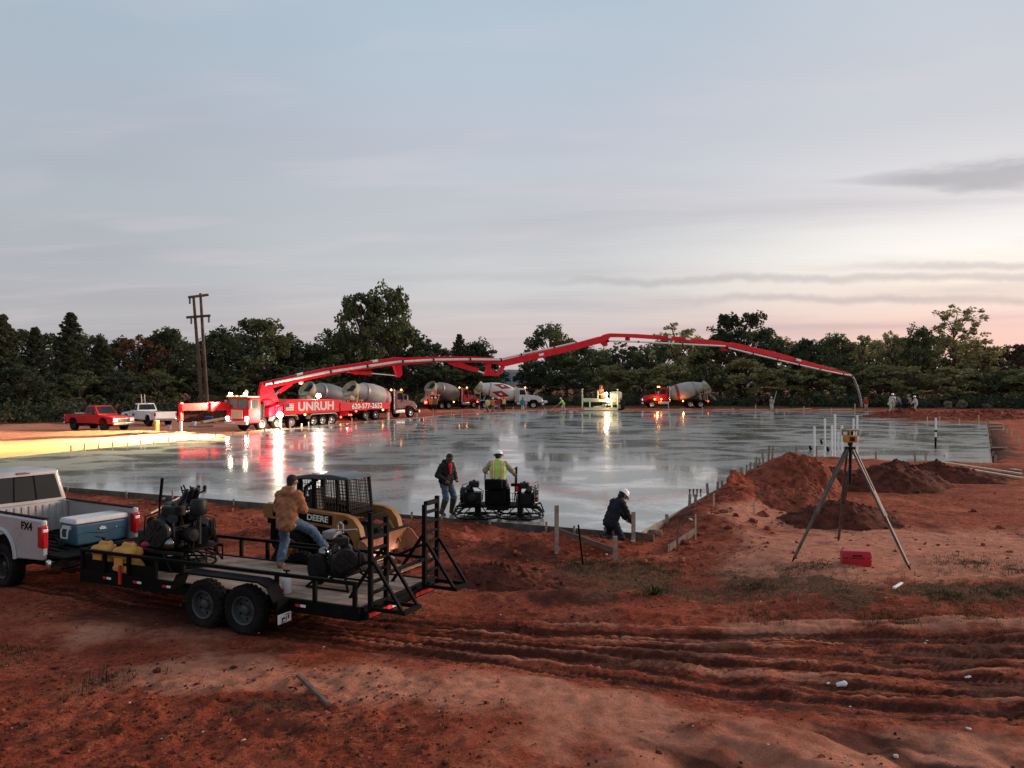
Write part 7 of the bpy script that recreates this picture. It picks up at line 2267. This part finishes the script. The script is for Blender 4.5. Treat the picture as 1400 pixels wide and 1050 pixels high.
person('worker in lime vest right of the dark red shirt', footed(688.8, 106), R(100), M_blackcloth, M_blackcloth, M_mudboot, vest=vest_mat('lime_vest', (0.36, 0.62, 0.12), (0.66, 0.22, 0.06)), group=GRP, **far)
person('worker in teal shirt and pale trousers before the white cab', footed(714.6, 108), R(90), M_teal, M_pale, M_mudboot, group=GRP, **far)
person('worker in lime top bent forward, raking left of the screed', footed(770.5, 104), R(175), M_hivis, M_pale, M_mudboot, hat=M_hat, wr=((0.55, 0.15, 0.95), (0.6, -0.1, 0.8)), an=((0.2, 0.12, 0.09), (-0.25, -0.12, 0.09)), group=GRP, lean=0.55, res=0.032)
tag(MB().tube([(footed(770.5, 104)[0] - 0.3, 103.9, 1.0), (footed(770.5, 104)[0] - 1.7, 103.7, 0.03)], 0.025, 6).bx(footed(770.5, 104)[0] - 1.76, footed(770.5, 104)[0] - 1.66, 103.3, 104.1, 0.0, 0.08).build('rake', M_wood2), 'rake held by the bent worker left of the screed', 'rake')
pw = person('worker in khaki with a long pole, standing at the far slab edge', footed(1054.5, 102.5), R(-80), M_khaki, M_pale, M_mudboot, hat=M_pale, wr=((0.32, 0.1, 1.15), (0.34, -0.05, 0.95)), group=GRP, **far)
x0 = footed(1054.5, 102.5)
tag(MB().tube([(x0[0] - 0.05, 102.1, 0.2), (x0[0] + 0.55, 102.2, 2.45)], 0.025, 6).build('float_pole', M_pipe), 'long pale pole held by the khaki worker', 'pole')
person('worker in red shirt standing right of the hanging hose', footed(1183.5, 105), R(-90), M_rust, M_khaki, M_mudboot, group=GRP, **far)
PY = 86.5
def heap(px, y=PY, z=0.52):
    return ((px - 700) / FPX * y, y, z)
GR2 = 'workers on the red heap at the far right'
person('worker in white, standing tallest at the left of the heap group', heap(1220, 87, 0.55), R(-100), M_pale, M_pale, M_mudboot, hat=M_hat, group=GR2, **far, sc=1.05)
person('worker in white hat bent low at the left end of the heap group', heap(1216, 85.6, 0.45), R(-20), M_pale, M_pale, M_mudboot, hat=M_hat, wr=((0.5, 0.1, 0.7), (0.5, -0.1, 0.7)), group=GR2, lean=0.75, res=0.032)
person('worker in grey and dark overalls stooping in the middle of the heap group', heap(1231.5, 86.5, 0.5), R(150), M_greycloth, M_navy, M_mudboot, wr=((0.45, 0.1, 0.8), (0.45, -0.1, 0.8)), group=GR2, lean=0.6, res=0.032)
person('worker all in black in the middle of the heap group', heap(1237.5, 86.2, 0.5), R(90), M_blackcloth, M_blackcloth, M_mudboot, group=GR2, lean=0.25, res=0.032)
person('worker in tan hoodie and hat right of the black-clad worker', heap(1243, 86.6, 0.52), R(-150), M_khaki, M_blackcloth, M_mudboot, hat=M_khaki, wr=((0.4, 0.2, 1.0), (0.4, -0.1, 1.0)), group=GR2, res=0.032, lean=0.2)
person('worker in white with orange stripes at the right end of the heap group', heap(1252.5, 85.8, 0.42), R(175), M_pale, M_pale, M_mudboot, hat=M_hat, vest=vest_mat('pale_vest', (0.6, 0.56, 0.45), (0.5, 0.2, 0.06)), wr=((0.4, 0.2, 1.0), (0.4, -0.1, 0.9)), group=GR2, res=0.032, lean=0.2)

# ---------------------------------------------------------------- small things round the site
# laser level on its tripod
apex = deep(1162.5, 612, 17.4)
feet = [at(1083, 764, 0.06), at(1245, 777, 0.06), at(1146, 738, 0.06)]
feet = [Vector((f.x, f.y, g1(f.x, f.y))) for f in feet]
M_legs = pm('worn_tripod_leg', (0.105, 0.09, 0.078), 0.6, 0.2, 0.35, 6, 0.2, 40, dirt=0.3)
tp_ = thing('surveying_tripod', 'tall heavy tripod standing on the dirt right of the slab', 'tripod', apex - Vector((0, 0, apex.z)), 0)
ap = Vector((0, 0, apex.z))
for f in feet:
    l = Vector(f) - Vector((apex.x, apex.y, 0))
    dirn = (l - ap)
    out_ = Vector((dirn.x, dirn.y, 0)).normalized()
    top_ = ap + out_ * 0.07 + Vector((0, 0, -0.03))
    sd_ = Vector((-out_.y, out_.x, 0))
    b = MB()
    j = top_.lerp(l, 0.55)
    for s in (-0.045, 0.045):
        b.bar(top_ + sd_ * s, j + sd_ * s * 0.75, 0.042, 0.045)
    b.bar(j - (l - top_).normalized() * 0.5, l - (l - top_).normalized() * 0.10, 0.055, 0.05)
    b.bar(j - (l - top_).normalized() * 0.06 + sd_ * 0.0, j + (l - top_).normalized() * 0.05, 0.12, 0.05, up=out_)
    b.bar(top_ - sd_ * 0.06, top_ + sd_ * 0.06, 0.05)
    lg_ = b.build('leg', M_legs, tp_, 0.004)
    MB().cyl(l - (l - top_).normalized() * 0.14, l + (l - top_).normalized() * 0.03, 0.028, 0.006, 10).bar(l - (l - top_).normalized() * 0.11 - sd_ * 0.0, l - (l - top_).normalized() * 0.11 + sd_ * 0.09, 0.03, 0.02).build('foot_spike', M_black, lg_)
MB().lathe([(0, -0.06), (0.08, -0.06), (0.11, -0.02), (0.11, 0.02), (0, 0.02)], ap, (0, 0, 1), 18).cyl(ap + Vector((0, 0, -0.75)), ap + Vector((0, 0, 0.05)), 0.032).build('head_plate', M_dark, tp_)
lv = thing('laser_level', 'boxy yellow and dark laser level on top of the tripod', 'laser level', apex + Vector((0, 0, 0.05)), R(20))
M_lyel = pm('laser_yellow', (0.55, 0.21, 0.025), 0.45, 0, 0.15, 8, dirt=0.2)
MB().cyl((0, 0, 0), (0, 0, 0.06), 0.05).build('mount', M_dark, lv)
MB().bx(-0.11, 0.11, -0.11, 0.11, 0.06, 0.21).build('housing', M_lyel, lv, 0.02)
MB().bx(-0.112, 0.02, -0.122, -0.108, 0.09, 0.18).build('keypad', M_dark, lv, 0.004)
b = MB().bx(-0.125, 0.125, -0.125, 0.125, 0.30, 0.335)
for sx_ in (-0.11, 0.11):
    for sy_ in (-0.11, 0.11):
        b.bar((sx_, sy_, 0.2), (sx_, sy_, 0.31), 0.03)
b.build('guard_frame', pm('laser_frame', (0.30, 0.22, 0.12), 0.5, 0, 0.2, 8, dirt=0.3), lv, 0.006)
MB().cyl((0, 0, 0.21), (0, 0, 0.30), 0.06).build('rotor_head', M_glass, lv)
MB().ball((0.13, 0.0, 0.17), (0.025, 0.05, 0.05), 10, 7).build('knob', M_white, lv)
# red tool case
tb = at(1170, 770, 0.06)
tc = thing('tool_case', 'red plastic tool case lying between the tripod legs', 'tool case', (tb.x, tb.y, g1(tb.x, tb.y) - 0.01), R(-9))
MB().frus((-0.27, 0.27, -0.13, 0.13, 0.0), (-0.285, 0.285, -0.14, 0.14, 0.15)).build('case_body', M_red, tc, 0.02)
MB().frus((-0.285, 0.285, -0.14, 0.14, 0.155), (-0.27, 0.27, -0.12, 0.12, 0.30)).build('lid', M_red, tc, 0.02)
for x in (-0.16, 0.16):
    MB().bx(x - 0.03, x + 0.03, -0.15, -0.135, 0.11, 0.20).build('latch', M_red, tc, 0.004)
MB().tube([(-0.08, -0.14, 0.2), (-0.08, -0.17, 0.22), (0.08, -0.17, 0.22), (0.08, -0.14, 0.2)], 0.012, 6).build('handle', M_black, tc)

# plumbing stubs rising from the slab
M_pvc = pm('pvc_white', (0.76, 0.76, 0.74), 0.4, 0, 0.04, 4, dirt=0.1, dcol=(0.4, 0.36, 0.32))
for px, y0_, y1_, lb in ((1113, 583, 615.5, 'white plastic pipe, leftmost of the cluster, with a dark stub at its foot'), (1127.5, 572, 606.5, 'tall white plastic pipe, second from the left in the cluster'), (1136.8, 581.5, 617, 'white plastic pipe close left of the tallest one'),
                         (1141, 566, 619, 'tallest white plastic pipe in the cluster'), (1150.8, 581.5, 622, 'white plastic pipe just left of the laser level'), (1146, 609, 641, 'short white pipe stub low beside the tripod leg'),
                         (1166.2, 572, 606, 'white plastic pipe directly behind the laser level'), (1171.5, 567.5, 605, 'tall white plastic pipe at the right of the laser level'), (1279, 571, 612, 'single white pipe with black lower end on the right part of the slab')):
    p = at(px, min(y1_, 622), 0.0)
    h = (y1_ - y0_) / FPX * p.y
    t_ = thing('plastic_pipe', lb, 'pipe', (p.x, p.y, 0.0), 0, 'plumbing pipes standing in the slab')
    r_ = 0.057
    z1 = 0.0
    if px == 1279:
        z1 = 0.36 * h
        MB().cyl((0, 0, -0.02), (0.015, 0, z1), r_ * 0.98).build('black_sleeve', M_black, t_)
        MB().lathe([(0.07, 0), (0.075, 0.02), (0.075, 0.10), (0.07, 0.12)], (0.02, 0, 0.52 * h), (0, 0, 1), 14).build('coupling', M_dark, t_)
    MB().cyl((0.01, 0, z1 - 0.01), (0.02, random.uniform(-0.03, 0.03), h), r_).build('pipe', M_pvc, t_)
    if px in (1113, 1127.5, 1136.8):
        MB().cyl((-0.17, 0, 0), (-0.24, 0, 0.24), 0.07, 0.05).build('dark_stub', M_black, t_)
# anchor bolt sets cast in the slab
for px, py, n_, lb in ((943, 674, 4, 'row of four anchor bolts near the kneeling worker'), (1021, 640.5, 4, 'row of four anchor bolts near the tall red mound')):
    p, p2 = at(px, py, 0), at(px + 15, py, 0)
    s_ = thing('anchor_bolts', lb, 'anchor bolts', (p.x, p.y, 0), 0, 'anchor bolt rows in the slab')
    for k in range(n_):
        d_ = (p2 - p) * (k / (n_ - 1))
        MB().cyl(d_ + Vector((0, 0, -0.02)), d_ + Vector((0, 0, 0.13)), 0.022).cyl(d_ + Vector((0, 0, 0.08)), d_ + Vector((0, 0, 0.12)), 0.036, None, 6).build('bolt', M_dark, s_)
for k, (px, py) in enumerate(((271.5, 669), (280, 669))):
    p = at(px, py, 0)
    tag(MB().bx(p.x - 0.05, p.x + 0.05, p.y - 0.05, p.y + 0.05, 0.0, 0.12).cyl((p.x, p.y, 0.1), (p.x, p.y, 0.14), 0.04).build('floor_box', M_dark, None, 0.01), ['left dark floor box set in the slab above the trailer', 'right dark floor box set in the slab above the trailer'][k], 'floor box')

# odds and ends by the lamp-lit road
def bucket(px, py, y, r, h, label, m):
    p = footed(px, y)
    t_ = thing('bucket', label, 'bucket', p, 0, 'buckets by the lamp-lit road')
    MB().lathe([(0, 0.0), (r * 0.85, 0.0), (r, h), (r * 1.06, h), (r * 1.06, h * 0.93), (r * 0.97, h * 0.92), (r * 0.8, 0.03), (0, 0.03)], (0, 0, 0), (0, 0, 1), 20).build('pail', m, t_)
    MB().tube([(r * math.cos(a_), 0, h * 0.95 - 0.5 * r * math.sin(a_) * 1.0) for a_ in np.linspace(0, math.pi, 9)], 0.01, 5).build('bail', M_steel, t_)
bucket(231.5, 585, 67, 0.17, 0.40, 'white plastic bucket behind the white pickup', M_lid)
bucket(265.5, 585, 72, 0.18, 0.42, 'white plastic bucket under the front outrigger beam', M_lid)
p = footed(214, 65.5)
br = thing('fibre_drum', 'tan cardboard drum standing beside the white pickup', 'drum', p, 0)
MB().lathe([(0, 0), (0.22, 0.0), (0.225, 0.02), (0.22, 0.05), (0.22, 0.72), (0.228, 0.74), (0.228, 0.78), (0, 0.78)]).build('barrel', pm('tan_board', (0.42, 0.28, 0.15), 0.85, 0, 0.15, 5), br)
MB().lathe([(0, 0.78), (0.235, 0.78), (0.235, 0.82), (0, 0.83)]).build('lid', M_wood2, br)
p = footed(285.5, 76)
ge = thing('portable_generator', 'small blue machine on the ground below the utility poles', 'generator', (p[0], p[1], p[2]), R(10))
b = MB()
for s in (-0.35, 0.35):
    b.tube([(-0.5, s, 0.02), (-0.5, s, 0.6), (0.5, s, 0.6), (0.5, s, 0.02)], 0.025, 6)
b.build('tube_frame', M_black, ge)
MB().bx(-0.42, 0.42, -0.28, 0.28, 0.1, 0.45).build('generator_body', M_dark, ge, 0.03)
MB().bx(-0.35, 0.35, -0.28, 0.28, 0.46, 0.66).build('tank', pm('blue_tank', (0.04, 0.10, 0.30), 0.4), ge, 0.04)
for k, (a, b_, lb) in enumerate((((250, 580, -0.2), (300, 576, -0.1), 'long pale timber lying under the front outrigger beam'), ((258, 584, -0.2), (292, 583, -0.15), 'short grey timber lying below the outrigger beam'), ((276, 577, 0.1), (306, 572, 0.2), 'grey timber across the brown heap under the outrigger'))):
    plank(at(*a), at(*b_), lb, 0.25, 0.2, M_wood2 if k == 0 else M_wood)
p = footed(246.5, 66)
tag(MB().bx(p[0] - 0.12, p[0] + 0.12, p[1] - 0.1, p[1] + 0.1, p[2] - 0.1, p[2] + 0.85).build('timber_post', M_wood2, None, 0.02), 'thick tan timber post close behind the outrigger jack', 'post')
# trestle at the white mixer
for px, lb, w in ((665, 'pale A-frame trestle beside the lime-vested worker', 1.2), (719, 'pale A-frame leg beside the teal worker', 0.5)):
    p = footed(px, 104.3)
    ts = thing('trestle', lb, 'trestle', p, 0, 'trestles at the far edge')
    for dy in (-0.3, 0.3):
        MB().bar((-w * 0.36, dy, 0), (0, dy, 1.0), 0.07).build('leg', M_wood2, ts)
        MB().bar((w * 0.36, dy, 0), (0, dy, 1.0), 0.07).build('leg', M_wood2, ts)
    MB().bx(-0.07, 0.07, -0.4, 0.4, 0.98, 1.08).build('top_beam', M_wood2, ts)
# planks along the far form
for k, (px0, px1, y_, z_) in enumerate(((1012, 1050, 103.5, 0.0), (1060, 1110, 104, 0.05), (1120, 1165, 104.5, 0.0), (975, 1005, 103.5, 0.0), (905, 945, 104, 0.0), (830, 860, 104.5, 0.0), (720, 760, 104.5, 0.0), (690, 715, 104.8, 0.05))):
    plank(((px0 - 700) / FPX * y_, y_, g1((px0 - 700) / FPX * y_, y_) + 0.1 + z_), ((px1 - 700) / FPX * y_, y_ + 0.3, g1((px1 - 700) / FPX * y_, y_) + 0.14 + z_), 'loose pale timber, %s from the right along the far edge' % ORD[[2, 1, 0, 3, 4, 5, 6, 7][k]], 0.3, 0.12, M_wood2)
# crumpled litter
M_paper = pm('white_litter', (0.75, 0.75, 0.74), 0.6, 0, 0.08, 9)
for px, py, r_, lb in ((1150, 938, 0.042, 'crumpled white cup lying in the wheel ruts'), (1131, 936, 0.022, 'tiny white scrap left of the crumpled cup'), (1323, 928, 0.028, 'white scrap lying at the right of the wheel ruts'), (995, 1017 if False else 852, 0.02, 'tiny pale scrap at the edge of the scrub'),
                       (352, 866, 0.02, 'tiny pale scrap beside the near trailer wheels')):
    p = at(px, py, -0.3)
    z_ = g1(p.x, p.y)
    p = at(px, py, z_)
    rr = np.random.default_rng(int(px))
    V, F = blob([((-r_, 0, 0), (r_, 0, 0.3 * r_), r_ * 0.6, r_ * 0.85), ((0, -r_ * 0.5, 0.3 * r_), (0.5 * r_, r_ * 0.5, 0), r_ * 0.5, r_ * 0.4)], r_ * 0.16, r_ * 0.2)
    V = V + rr.normal(size=V.shape) * r_ * 0.06
    o = put('litter', np_mesh('litter', V, F, M_paper, False))
    o.location = (p.x, p.y, z_ + r_ * 0.5)
    tag(o, lb, 'litter', 'white litter on the dirt')
p = at(1137, 937.5, -0.3)

# clods, pebbles and weeds of the foreground: uncountable
rng = np.random.default_rng(21)


def scatter(name, label, n_, xr, yr, size, m, dens=None, kind='stuff', sink=0.25):
    x = rng.uniform(*xr, n_)
    y = yr[0] + (yr[1] - yr[0]) * rng.random(n_) ** 1.4
    if dens is not None:
        k_ = rng.random(n_) < dens(x, y)
        x, y = x[k_], y[k_]
    k_ = slab_dist(x, y) > 0.2
    x, y = x[k_], y[k_]
    n2_ = len(x)
    z = gz(x, y)
    s = size * rng.lognormal(0, 0.55, n2_)
    sc_ = s[:, None] * rng.uniform(0.6, 1.3, (n2_, 3)) * np.array([1, 1, 0.65])
    V = cv_[None] * (1 + rng.normal(size=(n2_, len(cv_), 1)) * 0.18) * sc_[:, None, :]
    th = rng.uniform(0, 6.28, n2_)
    c, s_ = np.cos(th)[:, None], np.sin(th)[:, None]
    V = np.stack([V[..., 0] * c - V[..., 1] * s_, V[..., 0] * s_ + V[..., 1] * c, V[..., 2]], -1)
    V = V + np.stack([x, y, z + s * (0.65 - sink - 0.25)], 1)[:, None, :]
    F = (cf[None] + (np.arange(n2_) * len(cv_))[:, None, None]).reshape(-1, 3)
    o = put(name, np_mesh(name, V.reshape(-1, 3), F, m, False))
    return tag(o, label, 'clods', None, kind)


scatter('dirt_clods', 'loose red and dark dirt clods over the churned ground', 9000, (-9, 11), (7.8, 20), 0.011, M_clod, lambda x, y: 0.10 + 0.9 * sst(x, 0.5, -2.5) * sst(y, 13, 10))
scatter('dark_clods', 'small dark crumbs of damp clay over the churned ground', 11000, (-9, 11), (7.8, 20), 0.012, M_clod2, lambda x, y: 0.08 + 0.92 * sst(x, 0.5, -2.0) * sst(y, 12.5, 10))
scatter('bank_clods', 'red dirt lumps on the banks beside the slab', 6000, (-14, 20), (18, 33), 0.03, M_clod, lambda x, y: 0.9 * (slab_dist(x, y) < 3.2) + 0.10)
scatter('pebbles', 'small pale stones strewn over the dirt', 260, (-9, 14), (8, 26), 0.011, pm('pale_stone', (0.46, 0.36, 0.31), 0.8, 0, 0.3, 30))

# fallen leaves trodden into the dirt
n_ = 5200
lx_ = rng.uniform(-9, 10, n_)
ly_ = 7.8 + 11 * rng.random(n_) ** 1.3
k_ = rng.random(n_) < 0.08 + 0.92 * np.clip(sst(lx_, 1.0, -2.0) * sst(ly_, 12.5, 10) + np.exp(-((lx_ - 3) / 3) ** 2 - ((ly_ - 16) / 1.6) ** 2) * 0.6, 0, 1)
k_ &= fbm(lx_ * 0.8, ly_ * 0.8, 33, 3) > -0.12
cl_ = np.stack([lx_[k_], ly_[k_], gz(lx_[k_], ly_[k_]) + 0.012], 1)
for nm, sl_, lo_, hi_ in (('fallen_leaves', slice(0, None, 2), (0.016, 0.009, 0.006), (0.06, 0.03, 0.018)), ('pale_leaves', slice(1, None, 2), (0.16, 0.07, 0.045), (0.42, 0.24, 0.17))):
    V = leaves(cl_[sl_], np.full(len(cl_[sl_]), 0.03), 1 if nm == 'pale_leaves' else 3, 0.019, rng, flat=0.5, squash=0.25)
    tag(put(nm, np_mesh(nm, V, np.arange(len(V)).reshape(-1, 4), leaf_mat(nm, lo_, hi_), False)), 'dark fallen leaves trodden into the foreground dirt' if nm == 'fallen_leaves' else 'pale dry leaf scraps on the foreground dirt', 'leaves', None, 'stuff')

# weeds
def tufts(name, label, centres, spread, count, h, m, blades=16):
    C = np.repeat(np.array(centres, float), count, 0)
    n_ = len(C)
    C = C + rng.normal(size=(n_, 2)) * np.repeat(np.array(spread), count, 0) if np.ndim(spread) else C + rng.normal(size=(n_, 2)) * spread
    C = np.repeat(C, blades, 0) + rng.normal(size=(n_ * blades, 2)) * 0.045
    z = gz(C[:, 0], C[:, 1])
    hh = h * rng.lognormal(0, 0.4, len(C))
    a = rng.uniform(0, 6.28, len(C))
    ln = rng.uniform(0.1, 0.9, len(C)) * hh
    w = hh * 0.05 + 0.003
    px_, py_ = -np.sin(a) * w, np.cos(a) * w
    dx_, dy_ = np.cos(a) * ln, np.sin(a) * ln
    b0 = np.stack([C[:, 0] - px_, C[:, 1] - py_, z - 0.02], 1)
    b1 = np.stack([C[:, 0] + px_, C[:, 1] + py_, z - 0.02], 1)
    t1 = np.stack([C[:, 0] + px_ * 0.7 + dx_ * 0.45, C[:, 1] + py_ * 0.7 + dy_ * 0.45, z + hh * 0.65], 1)
    t0 = np.stack([C[:, 0] - px_ * 0.7 + dx_ * 0.45, C[:, 1] - py_ * 0.7 + dy_ * 0.45, z + hh * 0.65], 1)
    e = np.stack([C[:, 0] + dx_, C[:, 1] + dy_, z + hh * 0.95], 1)
    V = np.stack([b0, b1, t1, t0, e, e + 0.001], 1).reshape(-1, 3)
    i = np.arange(len(C)) * 6
    F = np.concatenate([np.stack([i, i + 1, i + 2, i + 3], 1), np.stack([i + 3, i + 2, i + 5, i + 4], 1)])
    o = put(name, np_mesh(name, V, F, m, False))
    return tag(o, label, 'weeds', None, 'stuff')


LEAF['weed'] = leaf_mat('weed_green', (0.020, 0.026, 0.011), (0.075, 0.078, 0.034))
LEAF['straw'] = leaf_mat('dead_grass', (0.10, 0.065, 0.036), (0.30, 0.20, 0.125))
cs = [(1.4, 17.6), (2.2, 17.9), (3.0, 17.2), (2.0, 16.8), (2.7, 16.2), (3.6, 16.6), (4.4, 15.9), (5.0, 15.6), (3.5, 15.6), (6.3, 15.2), (7.2, 15.0), (8.1, 14.9), (9.0, 15.1), (9.9, 15.2), (8.6, 16.5), (9.5, 17.2), (10.4, 16.6), (11.5, 15.4), (12.6, 16.2), (5.6, 16.8)]
tufts('dead_grass', 'dry trampled grass on the scrubby ground below the slab', cs, 0.45, 40, 0.036, LEAF['straw'], 9)
cs2 = [(1.3, 17.9), (2.0, 18.0), (2.9, 18.1), (3.3, 17.6), (4.7, 16.0), (7.6, 14.8), (8.6, 14.9), (9.3, 14.7), (4.3, 14.3), (6.3, 13.9), (7.7, 14.0), (9.2, 16.8), (9.9, 16.1), (6.1, 16.7), (-5.4, 11.1), (-7.4, 12.2), (12.2, 17.6), (13.3, 19.0)]
tufts('green_weeds', 'low dark green weeds growing in clumps on the dirt', cs2, 0.24, 60, 0.030, LEAF['weed'], 10)
# the one leafy weed plant
p = at(893, 800, -0.1)
wd = thing('leafy_weed', 'leafy green weed plant at the edge of the scrub', 'plant', (p.x, p.y, g1(p.x, p.y)), 0)
b = MB()
vs, fs = [], []
for k in range(26):
    a = rng.uniform(0, 6.28)
    r_ = rng.uniform(0.05, 0.42)
    tip = Vector((math.cos(a) * r_ * 1.3, math.sin(a) * r_ * 0.8, rng.uniform(0.06, 0.30)))
    b.tube([(0, 0, -0.02), tip * 0.6 + Vector((0, 0, 0.06)), tip], [0.007, 0.005, 0.003], 4)
    for j in range(5):
        c = tip * (0.55 + 0.11 * j) + Vector(rng.normal(size=3) * 0.03)
        u = Vector(rng.normal(size=3)).normalized()
        v = u.cross(Vector((0.2, 0.1, 1))).normalized()
        l_ = rng.uniform(0.03, 0.06)
        o_ = len(vs)
        vs += [c - u * l_, c + v * l_ * 0.5, c + u * l_, c - v * l_ * 0.5]
        fs.append((o_, o_ + 1, o_ + 2, o_ + 3))
b.build('stems', LEAF['weed'], wd)
put('leaves', np_mesh('leaves', np.array([tuple(v) for v in vs]), np.array(fs), leaf_mat('bright_weed', (0.035, 0.055, 0.014), (0.11, 0.15, 0.045)), False), wd)
